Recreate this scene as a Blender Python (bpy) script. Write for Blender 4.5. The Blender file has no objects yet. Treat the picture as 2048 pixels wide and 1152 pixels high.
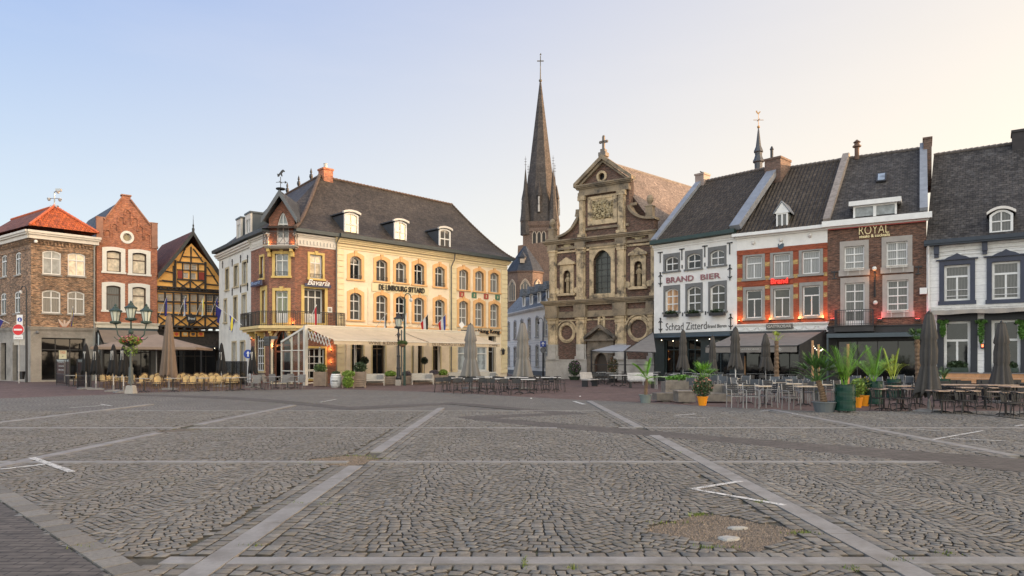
import bpy, math, random
import numpy as np
from mathutils import Matrix, Vector
from mathutils.geometry import tessellate_polygon
random.seed(7)
R = math.radians
scn = bpy.context.scene
C = scn.collection
# ------------------------------------------------------------------ camera, sky, sun, exposure
FPX, CXP, HYP, EYE = 1365.0, 1024.0, 720.0, 1.7      # focal length in pixels of a 2048 wide frame, horizon, eye height
cam_d = bpy.data.cameras.new('camera')
cam = bpy.data.objects.new('camera', cam_d); C.objects.link(cam)
cam.location = (0, 0, EYE); cam.rotation_euler = (R(90), 0, 0)
cam_d.sensor_width = 36; cam_d.lens = 36 * FPX / 2048
cam_d.shift_y = (HYP - 576) / 2048
cam_d.clip_start = .1; cam_d.clip_end = 2500
scn.camera = cam
SUN_EL, SUN_AZ = 5.0, 78.0                           # azimuth clockwise from the view direction (+Y)
w = bpy.data.worlds.new('World'); scn.world = w; w.use_nodes = True
nt = w.node_tree; nt.nodes.clear()
out = nt.nodes.new('ShaderNodeOutputWorld'); bg = nt.nodes.new('ShaderNodeBackground')
sky = nt.nodes.new('ShaderNodeTexSky'); sky.sky_type = 'NISHITA'; sky.sun_disc = False
sky.sun_elevation = R(SUN_EL); sky.sun_rotation = R(SUN_AZ)
sky.air_density = 1.0; sky.dust_density = 1.4; sky.ozone_density = 2.0; sky.altitude = 50
bg.inputs[1].default_value = .15
# thin evening veil: evens the sky out towards pale blue on the left and cream on the sun's side
geo = nt.nodes.new('ShaderNodeTexCoord'); sep = nt.nodes.new('ShaderNodeSeparateXYZ')
nt.links.new(geo.outputs['Generated'], sep.inputs[0])
def wm(op, a, b, clamp=False):
    n = nt.nodes.new('ShaderNodeMath'); n.operation = op; n.use_clamp = clamp
    for i, v in enumerate((a, b)):
        if isinstance(v, (int, float)): n.inputs[i].default_value = v
        else: nt.links.new(v, n.inputs[i])
    return n.outputs[0]
def wmix(f, a, b):
    n = nt.nodes.new('ShaderNodeMix'); n.data_type = 'RGBA'
    for k, v in (('Factor', f), ('A', a), ('B', b)):
        s = [i for i in n.inputs if i.name == k and (k == 'Factor' and i.type == 'VALUE' or k != 'Factor' and i.type == 'RGBA')][0]
        if isinstance(v, (int, float, tuple)): s.default_value = v
        else: nt.links.new(v, s)
    return [o for o in n.outputs if o.type == 'RGBA'][0]
side = wm('MULTIPLY_ADD', sep.outputs[0], .78, True); side.node.inputs[2].default_value = .46
upz = wm('MULTIPLY', sep.outputs[2], 1.75, True)
lowc = wmix(side, (3.6, 3.9, 3.75, 1), (5.1, 4.25, 3.1, 1))
highc = wmix(side, (.66, 1.36, 3.2, 1), (3.4, 3.2, 3.0, 1))
up2 = wm('POWER', upz, 1.1)
cn = nt.nodes.new('ShaderNodeTexNoise'); cn.inputs['Scale'].default_value = 2.2; cn.inputs['Detail'].default_value = 6; cn.inputs['Roughness'].default_value = .6
cm_ = nt.nodes.new('ShaderNodeMapping'); cm_.inputs['Scale'].default_value = (1, 1, 5); nt.links.new(geo.outputs['Generated'], cm_.inputs[0]); nt.links.new(cm_.outputs[0], cn.inputs['Vector'])
thin = wm('MULTIPLY', wm('SUBTRACT', cn.outputs['Fac'], .5, True), .25, True)      # very thin high haze
veil = wmix(thin, wmix(up2, lowc, highc), (4.4, 4.0, 3.7, 1))
vdot = nt.nodes.new('ShaderNodeVectorMath'); vdot.operation = 'DOT_PRODUCT'; nt.links.new(geo.outputs['Generated'], vdot.inputs[0])
vdot.inputs[1].default_value = (math.sin(R(SUN_AZ+14)), math.cos(R(SUN_AZ+14)), .12)
glow = wm('POWER', wm('MAXIMUM', vdot.outputs['Value'], 0.0), 12.0)          # the bright sky round the low sun, right of the frame
vadd = nt.nodes.new('ShaderNodeVectorMath'); vadd.operation = 'MULTIPLY_ADD'
gcol = wmix(glow, (0, 0, 0, 1), (52, 36, 22, 1)); nt.links.new(gcol, vadd.inputs[0]); vadd.inputs[1].default_value = (1, 1, 1); nt.links.new(veil, vadd.inputs[2])
back = wm('MULTIPLY', sep.outputs[1], -1.6, True)                          # unseen sky brightening behind the camera, added to fill the facades
vb = nt.nodes.new('ShaderNodeVectorMath'); vb.operation = 'MULTIPLY_ADD'; nt.links.new(wmix(back, (0, 0, 0, 1), (4.9, 4.7, 3.9, 1)), vb.inputs[0]); vb.inputs[1].default_value = (1, 1, 1); nt.links.new(vadd.outputs[0], vb.inputs[2])
skyc = wmix(.9, sky.outputs[0], vb.outputs[0])
nt.links.new(skyc, bg.inputs[0]); nt.links.new(bg.outputs[0], out.inputs[0])
sun_d = bpy.data.lights.new('sun', 'SUN'); sun_d.energy = 4.2; sun_d.angle = R(.6); sun_d.color = (1, .58, .30)
sun = bpy.data.objects.new('sun', sun_d); C.objects.link(sun)
sdir = Vector((math.sin(R(SUN_AZ)) * math.cos(R(SUN_EL)), math.cos(R(SUN_AZ)) * math.cos(R(SUN_EL)), math.sin(R(SUN_EL))))
sun.rotation_euler = (-sdir).to_track_quat('-Z', 'Y').to_euler(); sun.location = (60, 20, 40)
scn.view_settings.view_transform = 'Standard'; scn.view_settings.look = 'None'
scn.view_settings.exposure = .88; scn.view_settings.gamma = 1
scn.cycles.max_bounces = 5; scn.cycles.diffuse_bounces = 2; scn.cycles.glossy_bounces = 3
scn.cycles.transparent_max_bounces = 6; scn.cycles.use_denoising = True
# ------------------------------------------------------------------ geometry helpers
def ground_at(px, py, z=0.0):
    d = FPX * (EYE - z) / (py - HYP); return ((px - CXP) / FPX * d, d)
def at_scale(px, s):
    """ground point under pixel column px where one metre measures s pixels"""
    d = FPX / s; return ((px - CXP) / FPX * d, d)
class Fac:
    """a facade plane: local x along it, local y inwards, z up"""
    def __init__(self, a, b):
        self.a = Vector((a[0], a[1], 0)); self.b = Vector((b[0], b[1], 0))
        self.u = (self.b - self.a).normalized(); self.n = Vector((-self.u.y, self.u.x, 0))
        self.L = (self.b - self.a).length
        self.ang = math.atan2(self.u.y, self.u.x)
        self.M = Matrix.Translation(self.a) @ Matrix.Rotation(self.ang, 4, 'Z')
    def loc(self, px, py=None, yo=0.0):
        d = Vector(((px - CXP) / FPX, 1.0)); o = self.a + self.n * yo
        # o + t u = k d
        det = self.u.x * (-d.y) - self.u.y * (-d.x)
        t = ((-o.x) * (-d.y) - (-o.y) * (-d.x)) / det
        k = o.y + t * self.u.y
        if py is None: return t
        return t, EYE + (HYP - py) / FPX * k
    def w(self, x, y, z): return self.M @ Vector((x, y, z))
class MB:
    def __init__(self): self.v = []; self.f = []; self.m = []; self.mi = 0
    def add(self, vs, fs):
        o = len(self.v); self.v += [tuple(p) for p in vs]
        for f in fs: self.f.append(tuple(i + o for i in f)); self.m.append(self.mi)
        return self
    def box(self, x0, x1, y0, y1, z0, z1):
        if x0 > x1: x0, x1 = x1, x0
        if y0 > y1: y0, y1 = y1, y0
        if z0 > z1: z0, z1 = z1, z0
        return self.add([(x0,y0,z0),(x1,y0,z0),(x1,y1,z0),(x0,y1,z0),(x0,y0,z1),(x1,y0,z1),(x1,y1,z1),(x0,y1,z1)],
                        [(0,3,2,1),(4,5,6,7),(0,1,5,4),(1,2,6,5),(2,3,7,6),(3,0,4,7)])
    def cbox(self, x, y, z, sx, sy, sz): return self.box(x-sx/2, x+sx/2, y-sy/2, y+sy/2, z-sz/2, z+sz/2)
    def poly(self, pts): return self.add(pts, [tuple(range(len(pts)))])
    def slab(self, pts, off):
        """closed plate: polygon pts thickened by the vector off"""
        n = len(pts); off = Vector(off); q = [Vector(p) + off for p in pts]
        fs = [tuple(range(n)), tuple(range(2*n-1, n-1, -1))] + [(i, n+i, n+(i+1) % n, (i+1) % n) for i in range(n)]
        return self.add([tuple(p) for p in pts] + [tuple(p) for p in q], fs)
    def prism(self, out2, y0, y1):
        """outline in xz extruded along y"""
        n = len(out2)
        tri = tessellate_polygon([[Vector((p[0], p[1], 0)) for p in out2]])
        vs = [(p[0], y0, p[1]) for p in out2] + [(p[0], y1, p[1]) for p in out2]
        fs = [tuple(t) for t in tri] + [tuple(i+n for i in reversed(t)) for t in tri]
        fs += [(i, n+i, n+(i+1) % n, (i+1) % n) for i in range(n)]
        return self.add(vs, fs)
    def ring(self, outer, inner, y0, y1, back=False):
        n = len(outer)
        vs = [(p[0], y0, p[1]) for p in outer] + [(p[0], y0, p[1]) for p in inner] + \
             [(p[0], y1, p[1]) for p in outer] + [(p[0], y1, p[1]) for p in inner]
        fs = []
        for i in range(n):
            j = (i+1) % n
            fs += [(i, j, n+j, n+i), (i, 2*n+i, 2*n+j, j), (n+i, n+j, 3*n+j, 3*n+i)]
            if back: fs.append((2*n+i, 3*n+i, 3*n+j, 2*n+j))
        return self.add(vs, fs)
    def tube(self, pts, r, n=6, cap=True):
        pts = [Vector(p) for p in pts]; rs = r if isinstance(r, (list, tuple)) else [r]*len(pts)
        o = len(self.v); up = Vector((0,0,1)); prev = None
        for i, p in enumerate(pts):
            d = (pts[min(i+1, len(pts)-1)] - pts[max(i-1, 0)]).normalized()
            if prev is None:
                a = up if abs(d.z) < .9 else Vector((1,0,0)); s = d.cross(a).normalized()
            else: s = (prev - d * prev.dot(d)).normalized()
            prev = s; t = d.cross(s)
            for k in range(n):
                an = 2*math.pi*k/n; self.v.append(tuple(p + (s*math.cos(an) + t*math.sin(an))*rs[i]))
        for i in range(len(pts)-1):
            for k in range(n):
                a = o+i*n+k; b = o+i*n+(k+1) % n; self.f.append((a, b, b+n, a+n)); self.m.append(self.mi)
        if cap:
            self.f.append(tuple(range(o+n-1, o-1, -1))); self.m.append(self.mi)
            e = o+(len(pts)-1)*n; self.f.append(tuple(range(e, e+n))); self.m.append(self.mi)
        return self
    def lathe(self, prof, cx=0, cy=0, n=10, ell=1.0, rot=0):
        o = len(self.v)
        for (r, z) in prof:
            for k in range(n):
                an = 2*math.pi*k/n + rot; self.v.append((cx+r*math.cos(an), cy+r*ell*math.sin(an), z))
        for i in range(len(prof)-1):
            for k in range(n):
                a = o+i*n+k; b = o+i*n+(k+1) % n; self.f.append((a, b, b+n, a+n)); self.m.append(self.mi)
        self.f.append(tuple(range(o+n-1, o-1, -1))); self.m.append(self.mi)
        e = o+(len(prof)-1)*n; self.f.append(tuple(range(e, e+n))); self.m.append(self.mi)
        return self
    def bar(self, a, b, w, h=None):
        """rectangular bar between two points"""
        a = Vector(a); b = Vector(b); h = h or w; d = (b-a).normalized()
        up = Vector((0,0,1)) if abs(d.z) < .95 else Vector((0,1,0))
        s = d.cross(up).normalized()*w/2; t = s.cross(d).normalized()*h/2
        vs = [a-s-t, a+s-t, a+s+t, a-s+t, b-s-t, b+s-t, b+s+t, b-s+t]
        return self.add(vs, [(0,1,2,3),(7,6,5,4),(0,4,5,1),(1,5,6,2),(2,6,7,3),(3,7,4,0)])
    def ball(self, c, r, sz=1, n=8):
        pr = [(max(.001, math.sin(math.pi*i/6))*r, c[2]-math.cos(math.pi*i/6)*r*sz) for i in range(7)]
        return self.lathe(pr, c[0], c[1], n)
MESHN = 0
def mk_mesh(name, mb, mats, smooth=False):
    me = bpy.data.meshes.new(name); me.from_pydata(mb.v, [], mb.f)
    mats = mats if isinstance(mats, (list, tuple)) else [mats]
    for m in mats: me.materials.append(m)
    if len(mats) > 1: me.polygons.foreach_set('material_index', mb.m)
    uv = me.uv_layers.new(name='UVMap'); dat = np.zeros(len(me.loops)*2, dtype=np.float32)
    nf = len(me.polygons); nor = np.zeros(nf*3, dtype=np.float32); me.polygons.foreach_get('normal', nor); nor = nor.reshape(-1, 3)
    li = np.zeros(len(me.loops), dtype=np.int32); me.loops.foreach_get('vertex_index', li)
    lt = np.zeros(nf, dtype=np.int32); me.polygons.foreach_get('loop_total', lt)
    co = np.zeros(len(me.vertices)*3, dtype=np.float32); me.vertices.foreach_get('co', co); co = co.reshape(-1, 3)
    t = np.stack([-nor[:,1], nor[:,0], np.zeros(nf)], 1); ln = np.linalg.norm(t, axis=1)
    flat = ln < .05; t[flat] = (1, 0, 0); ln[flat] = 1; t /= ln[:,None]
    b = np.cross(nor, t); fi = np.repeat(np.arange(nf), lt); p = co[li]
    dat = np.stack([(p*t[fi]).sum(1), (p*b[fi]).sum(1)], 1).astype(np.float32).ravel()
    uv.data.foreach_set('uv', dat)
    if smooth: me.polygons.foreach_set('use_smooth', [True]*nf)
    me.update(); return me
RM = {}
def meta(o, label=None, cat=None, group=None, kind=None):
    if label: o['label'] = label
    if cat: o['category'] = cat
    if group: o['group'] = group
    if kind: o['kind'] = kind
    return o
def root(name, label, cat, at=None, rz=0.0, group=None):
    o = bpy.data.objects.new(name, None); C.objects.link(o); o.empty_display_size = .2
    if isinstance(at, Fac): m = at.M.copy()
    else:
        at = at or (0,0,0); at = (at[0], at[1], at[2] if len(at) > 2 else 0)
        m = Matrix.Translation(at) @ Matrix.Rotation(rz, 4, 'Z')
    o.matrix_basis = m; RM[o.name] = m
    return meta(o, label, cat, group)
def part(name, mb, mats, parent=None, fac=None, smooth=False, label=None):
    me = mb if isinstance(mb, bpy.types.Mesh) else mk_mesh(name, mb, mats, smooth)
    o = bpy.data.objects.new(name, me); C.objects.link(o)
    if parent is not None:
        o.parent = parent
        if fac is not None and parent.name in RM: o.matrix_basis = RM[parent.name].inverted() @ fac.M
    elif fac is not None: o.matrix_basis = fac.M.copy()
    if label: o['label'] = label
    return o
def struct(name, mb, mats, kind='structure'):
    o = part(name, mb, mats); o['kind'] = kind; return o
KIDS = {}
def kids(o):
    return [c for c in o.children]
def dup(src, at, rz=0.0, label=None, group=None, scale=1.0):
    def cp(o, par):
        c = o.copy(); C.objects.link(c)
        if par is not None: c.parent = par
        for ch in kids(o): cp(ch, c)
        return c
    c = cp(src, None)
    c.matrix_basis = Matrix.Translation((at[0], at[1], at[2] if len(at) > 2 else 0)) @ Matrix.Rotation(rz, 4, 'Z') @ Matrix.Scale(scale, 4)
    if label: c['label'] = label
    if group: c['group'] = group
    return c
def move(o, at, rz=0.0):
    m = Matrix.Translation((at[0], at[1], at[2] if len(at) > 2 else 0)) @ Matrix.Rotation(rz, 4, 'Z')
    o.matrix_basis = m; RM[o.name] = m; return o
ORD = 'first second third fourth fifth sixth seventh eighth ninth tenth eleventh twelfth thirteenth fourteenth fifteenth sixteenth seventeenth eighteenth nineteenth twentieth'.split()
# ------------------------------------------------------------------ materials
MC = {}
def _nodes(name):
    m = bpy.data.materials.new(name); m.use_nodes = True; t = m.node_tree; p = t.nodes['Principled BSDF']; return m, t, p
def nd(t, typ, **kw):
    n = t.nodes.new(typ)
    for k, v in kw.items():
        if k in n.inputs: n.inputs[k].default_value = v
        else: setattr(n, k, v)
    return n
def mixc(t, f, a, b, blend='MIX'):
    n = t.nodes.new('ShaderNodeMix'); n.data_type = 'RGBA'; n.blend_type = blend
    for idx, v in ((0, f), (6, a), (7, b)):
        if isinstance(v, (int, float)): n.inputs[idx].default_value = v
        elif isinstance(v, tuple): n.inputs[idx].default_value = (*v[:3], 1)
        else: t.links.new(v, n.inputs[idx])
    return n.outputs[2]
def math_(t, op, a, b=0.0, c=None, clamp=False):
    n = t.nodes.new('ShaderNodeMath'); n.operation = op; n.use_clamp = clamp
    for i, v in enumerate((a, b) if c is None else (a, b, c)):
        if isinstance(v, (int, float)): n.inputs[i].default_value = v
        else: t.links.new(v, n.inputs[i])
    return n.outputs[0]
def noise(t, vec, scale, detail=4, rough=.55):
    n = nd(t, 'ShaderNodeTexNoise', Scale=scale, Detail=detail, Roughness=rough)
    if vec is not None: t.links.new(vec, n.inputs['Vector'])
    return n.outputs['Fac']
def ramp(t, f, lo, hi, a=0.0, b=1.0):
    n = nd(t, 'ShaderNodeMapRange'); t.links.new(f, n.inputs[0])
    n.inputs[1].default_value = lo; n.inputs[2].default_value = hi; n.inputs[3].default_value = a; n.inputs[4].default_value = b
    return n.outputs[0]
def bump(t, p, h, strength=.4, dist=.01):
    n = nd(t, 'ShaderNodeBump', Strength=strength, Distance=dist); t.links.new(h, n.inputs['Height']); t.links.new(n.outputs[0], p.inputs['Normal'])
def objvec(t): return nd(t, 'ShaderNodeTexCoord').outputs['Object']
def uvvec(t): return nd(t, 'ShaderNodeTexCoord').outputs['UV']
def sc(c, k): return tuple(min(1, x*k) for x in c)
def M(name, col, rough=.75, var=.18, scale=2.5, metal=0.0, bs=0.0, bscale=30, emit=None, es=1.0, stain=None, stain_amt=.35, stain_scale=.7, trans=0):
    """plain painted, woven, stone or metal surface with real wear: two noises and optional stains"""
    if name in MC: return MC[name]
    m, t, p = _nodes(name); v = objvec(t)
    n1 = ramp(t, noise(t, v, scale), .3, .7, 1-var, 1+var); n2 = ramp(t, noise(t, v, scale*9, 3), .3, .7, 1-var*.5, 1+var*.5)
    k = math_(t, 'MULTIPLY', n1, n2)
    vm = nd(t, 'ShaderNodeVectorMath', operation='SCALE'); vm.inputs[0].default_value = col[:3]; t.links.new(k, vm.inputs['Scale'])
    colr = vm.outputs[0]
    if stain:
        st = ramp(t, noise(t, v, stain_scale, 6, .7), .48, .66, 0, stain_amt)
        colr = mixc(t, st, colr, stain)
    t.links.new(colr, p.inputs['Base Color'])
    p.inputs['Roughness'].default_value = rough; p.inputs['Metallic'].default_value = metal
    if bs: bump(t, p, noise(t, v, bscale, 4), bs, .01)
    if emit: p.inputs['Emission Color'].default_value = (*emit, 1); p.inputs['Emission Strength'].default_value = es
    if trans:
        try: p.inputs['Transmission Weight'].default_value = trans
        except KeyError: pass
    MC[name] = m; return m
def BR(name, c1, c2, mortar, bw=.22, bh=.075, ms=.010, patch=.25, dark=(.05,.045,.04), dark_amt=.3, bs=.5, off=.5):
    """brickwork from the surface's metre UVs"""
    if name in MC: return MC[name]
    m, t, p = _nodes(name); v = uvvec(t); ov = objvec(t)
    b = nd(t, 'ShaderNodeTexBrick'); t.links.new(v, b.inputs['Vector']); b.offset = off
    b.inputs['Color1'].default_value = (*c1, 1); b.inputs['Color2'].default_value = (*c2, 1); b.inputs['Mortar'].default_value = (*mortar, 1)
    b.inputs['Scale'].default_value = 1; b.inputs['Brick Width'].default_value = bw; b.inputs['Row Height'].default_value = bh
    b.inputs['Mortar Size'].default_value = ms; b.inputs['Mortar Smooth'].default_value = .3; b.inputs['Bias'].default_value = 0
    n1 = ramp(t, noise(t, ov, .6, 6, .65), .3, .7, 1-patch, 1+patch)
    mp = nd(t, 'ShaderNodeMapping'); mp.inputs['Scale'].default_value = (3.2, 9.5, 1); t.links.new(v, mp.inputs[0])
    n0 = ramp(t, noise(t, mp.outputs[0], 1.0, 2, .8), .32, .68, 1-min(.75, patch*1.9), 1+min(.75, patch*1.9))
    n1 = math_(t, 'MULTIPLY', n1, n0)
    vm = nd(t, 'ShaderNodeVectorMath', operation='SCALE'); t.links.new(b.outputs['Color'], vm.inputs[0]); t.links.new(n1, vm.inputs['Scale'])
    st = ramp(t, noise(t, ov, 1.7, 8, .7), .5, .72, 0, dark_amt)
    t.links.new(mixc(t, st, vm.outputs[0], dark), p.inputs['Base Color'])
    p.inputs['Roughness'].default_value = .85
    bump(t, p, b.outputs['Fac'], -bs, .008)
    MC[name] = m; return m
def TILE(name, c1, c2, w=.26, h=.32, wave=.5, patch=.25, lich=None, lich_amt=.4, rough=.7, dist=.035):
    """roof tiles or slates: courses run along the metre UVs"""
    if name in MC: return MC[name]
    m, t, p = _nodes(name); v = uvvec(t); ov = objvec(t)
    b = nd(t, 'ShaderNodeTexBrick'); t.links.new(v, b.inputs['Vector']); b.offset = .5
    b.inputs['Color1'].default_value = (*c1, 1); b.inputs['Color2'].default_value = (*c2, 1); b.inputs['Mortar'].default_value = (*sc(c1, .25), 1)
    b.inputs['Scale'].default_value = 1; b.inputs['Brick Width'].default_value = w; b.inputs['Row Height'].default_value = h
    b.inputs['Mortar Size'].default_value = .02 if h > .22 else .012; b.inputs['Mortar Smooth'].default_value = .5
    n1 = ramp(t, noise(t, ov, .5, 6, .65), .3, .7, 1-patch, 1+patch)
    vm = nd(t, 'ShaderNodeVectorMath', operation='SCALE'); t.links.new(b.outputs['Color'], vm.inputs[0]); t.links.new(n1, vm.inputs['Scale'])
    mp = nd(t, 'ShaderNodeMapping'); mp.inputs['Scale'].default_value = (1/w, 1/h, 1); t.links.new(v, mp.inputs[0])
    wn_ = nd(t, 'ShaderNodeTexNoise', Scale=.8, Detail=2, Roughness=.9); t.links.new(mp.outputs[0], wn_.inputs['Vector'])
    v2 = nd(t, 'ShaderNodeVectorMath', operation='SCALE'); t.links.new(vm.outputs[0], v2.inputs[0]); t.links.new(ramp(t, wn_.outputs['Fac'], .3, .7, .55, 1.5), v2.inputs['Scale']); colr = v2.outputs[0]
    if lich:
        st = ramp(t, noise(t, ov, 2.3, 8, .75), .52, .68, 0, lich_amt); colr = mixc(t, st, colr, lich)
    t.links.new(colr, p.inputs['Base Color']); p.inputs['Roughness'].default_value = rough; p.inputs['Specular IOR Level'].default_value = .22
    s = nd(t, 'ShaderNodeSeparateXYZ'); t.links.new(v, s.inputs[0])
    saw = math_(t, 'FRACT', math_(t, 'DIVIDE', s.outputs[1], -h))
    wv = math_(t, 'SINE', math_(t, 'MULTIPLY', s.outputs[0], 2*math.pi/w))
    bump(t, p, math_(t, 'ADD', saw, math_(t, 'MULTIPLY', wv, wave)), .9, dist)
    MC[name] = m; return m
def GLASS(name, base=(.012,.014,.016), rough=.04, ior=1.5, folds=None, curt_or_sky=(.5,.48,.43), amt=1.0, seed=0.0):
    """window pane; with folds: a curtain or blind behind it, or a sky reflection painted into its colour"""
    if name in MC: return MC[name]
    m, t, p = _nodes(name); ov = objvec(t); uv = uvvec(t)
    s = nd(t, 'ShaderNodeSeparateXYZ'); t.links.new(ov, s.inputs[0])
    n = ramp(t, noise(t, ov, 1.3, 2), .35, .65, .6, 1.4)
    vm = nd(t, 'ShaderNodeVectorMath', operation='SCALE'); vm.inputs[0].default_value = base; t.links.new(n, vm.inputs['Scale'])
    colr = vm.outputs[0]
    if folds:
        f = math_(t, 'SINE', math_(t, 'ADD', math_(t, 'MULTIPLY', s.outputs[0], folds), math_(t, 'MULTIPLY', noise(t, ov, 3, 2), 6)))
        f = ramp(t, f, -1, 1, .55, 1.05)
        vc = nd(t, 'ShaderNodeVectorMath', operation='SCALE'); vc.inputs[0].default_value = curt_or_sky; t.links.new(f, vc.inputs['Scale'])
        colr = mixc(t, amt, colr, vc.outputs[0])
    t.links.new(colr, p.inputs['Base Color']); p.inputs['Roughness'].default_value = .5 if folds else rough
    p.inputs['IOR'].default_value = ior
    if folds: p.inputs['Coat Weight'].default_value = 1; p.inputs['Coat Roughness'].default_value = .04; p.inputs['Coat IOR'].default_value = ior; p.inputs['IOR'].default_value = 1.3
    nb = nd(t, 'ShaderNodeBump', Strength=.05, Distance=.05); t.links.new(noise(t, ov, 1.1, 2), nb.inputs['Height'])
    t.links.new(nb.outputs[0], p.inputs['Coat Normal' if folds else 'Normal'])
    MC[name] = m; return m
def CLEAR(name='clear_glass', a=.82, tint=(.8,.86,.84)):
    if name in MC: return MC[name]
    m = bpy.data.materials.new(name); m.use_nodes = True; t = m.node_tree; t.nodes.clear()
    o = t.nodes.new('ShaderNodeOutputMaterial'); g = nd(t, 'ShaderNodeBsdfGlossy', Roughness=.03); tr = nd(t, 'ShaderNodeBsdfTransparent', Color=(*tint, 1))
    lw = nd(t, 'ShaderNodeLayerWeight', Blend=.5); fr = math_(t, 'MULTIPLY_ADD', math_(t, 'POWER', lw.outputs['Facing'], 4.0), .8, .04); mx = t.nodes.new('ShaderNodeMixShader')
    t.links.new(fr, mx.inputs[0]); t.links.new(tr.outputs[0], mx.inputs[1]); t.links.new(g.outputs[0], mx.inputs[2]); t.links.new(mx.outputs[0], o.inputs[0])
    MC[name] = m; return m
def EM(name, col, s):
    if name in MC: return MC[name]
    m, t, p = _nodes(name); p.inputs['Base Color'].default_value = (*col, 1); p.inputs['Emission Color'].default_value = (*col, 1); p.inputs['Emission Strength'].default_value = s
    MC[name] = m; return m
g_dark = GLASS('window_glass'); g_open = GLASS('dark_interior', base=(.006,.006,.006), ior=1.45)
g_curt = GLASS('pane_net_curtain', folds=55, curt_or_sky=(.27,.27,.26)); g_sunset = GLASS('pane_painted_sunset', folds=.01, curt_or_sky=(.80,.66,.47))  # cream panes: the sunset sky's reflection is painted into their colour
g_grey = GLASS('pane_grey_blind', folds=.01, curt_or_sky=(.26,.28,.28)); g_half = GLASS('pane_dim_curtain', folds=40, curt_or_sky=(.085,.083,.078))
g_warm = GLASS('pane_warm_sky', folds=.01, curt_or_sky=(.75,.60,.38), ior=1.7); g_yel = GLASS('pane_lit_yellow', folds=.01, curt_or_sky=(.78,.62,.30), ior=1.9)
white = M('white_paint', (.72,.71,.68), .55, .06); cream = M('cream_paint', (.74,.66,.50), .6, .07)
dark = M('black_metal', (.022,.022,.024), .5, .2); zinc = M('zinc_sheet', (.27,.285,.31), .5, .15, metal=.25)
steel = M('brushed_steel', (.38,.38,.38), .35, .12, metal=.8); gutter = M('dark_gutter', (.035,.05,.055), .5, .2)

def parts(name, mb, mats, parent=None, fac=None, gap=.02):
    """split a mesh into its separate pieces (touching boxes stay together) and link each as a part of its own"""
    n = len(mb.v); p = list(range(n))
    def f(i):
        while p[i] != i: p[i] = p[p[i]]; i = p[i]
        return i
    for fc in mb.f:
        for k in fc[1:]: p[f(k)] = f(fc[0])
    bb = {}
    for i, v in enumerate(mb.v):
        r = f(i); b = bb.get(r)
        if b is None: bb[r] = [list(v), list(v)]
        else:
            for k in range(3): b[0][k] = min(b[0][k], v[k]); b[1][k] = max(b[1][k], v[k])
    ks = list(bb)
    for i, a in enumerate(ks):
        for b in ks[:i]:
            if f(a) != f(b) and all(bb[a][0][k] <= bb[b][1][k]+gap and bb[b][0][k] <= bb[a][1][k]+gap for k in range(3)): p[f(a)] = f(b)
    gr = {}
    for fi, fc in enumerate(mb.f): gr.setdefault(f(fc[0]), []).append(fc)
    for g in gr.values():
        q = MB(); mp = {}
        for fc in g:
            for k in fc:
                if k not in mp: mp[k] = len(q.v); q.v.append(mb.v[k])
            q.f.append(tuple(mp[k] for k in fc)); q.m.append(0)
        part(name, q, mats, parent, fac)
# ------------------------------------------------------------------ building kit
def outline(x0, x1, z0, z1, rise=0.0, n=8, kind='seg'):
    """closed outline, bottom-left first, arch over the top"""
    xc = (x0+x1)/2; hw = (x1-x0)/2; pts = [(x0, z0), (x1, z0)]
    if kind == 'round':
        hz = (z1-z0)/2; zc = (z0+z1)/2
        return [(xc+hw*math.cos(a), zc+hz*math.sin(a)) for a in [2*math.pi*i/20 for i in range(20)]]
    for i in range(n+1):
        t = 1-2*i/n
        if kind == 'gothic': z = z1-rise + rise*(1-abs(t)**1.7)
        elif kind == 'half': z = z1-rise + rise*math.sqrt(max(0, 1-t*t))
        else: z = z1-rise + rise*(1-t*t)
        pts.append((xc+hw*t, z))
    return pts
def topz(x, x0, x1, z1, rise, kind='seg'):
    t = (2*x-x0-x1)/(x1-x0)
    if kind == 'gothic': return z1-rise*abs(t)**1.7
    if kind == 'half': return z1-rise+rise*math.sqrt(max(0, 1-t*t))
    return z1-rise*t*t
def wall(parent, fac, outer, holes, mat, depth=6.0, reveal=.3, name='wall', reveal_mat=None, y0=0.0, back=True):
    mb = MB(); loops = [outer] + holes
    tri = tessellate_polygon([[Vector((p[0], p[1], 0)) for p in lp] for lp in loops])
    vs = [(p[0], y0, p[1]) for lp in loops for p in lp]
    mb.add(vs, [tuple(t) for t in tri])
    n = len(outer)
    mb.add([(p[0], y0, p[1]) for p in outer] + [(p[0], y0+depth, p[1]) for p in outer],
           [(i, n+i, n+(i+1) % n, (i+1) % n) for i in range(n)] + ([tuple(range(2*n-1, n-1, -1))] if back else []))
    for h in holes:
        k = len(h); mb.mi = 1 if reveal_mat else 0
        mb.add([(p[0], y0, p[1]) for p in h] + [(p[0], y0+reveal, p[1]) for p in h], [(i, (i+1) % k, k+(i+1) % k, k+i) for i in range(k)])
        mb.mi = 0
    return part(name, mb, [mat, reveal_mat] if reveal_mat else mat, parent, fac)
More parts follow.
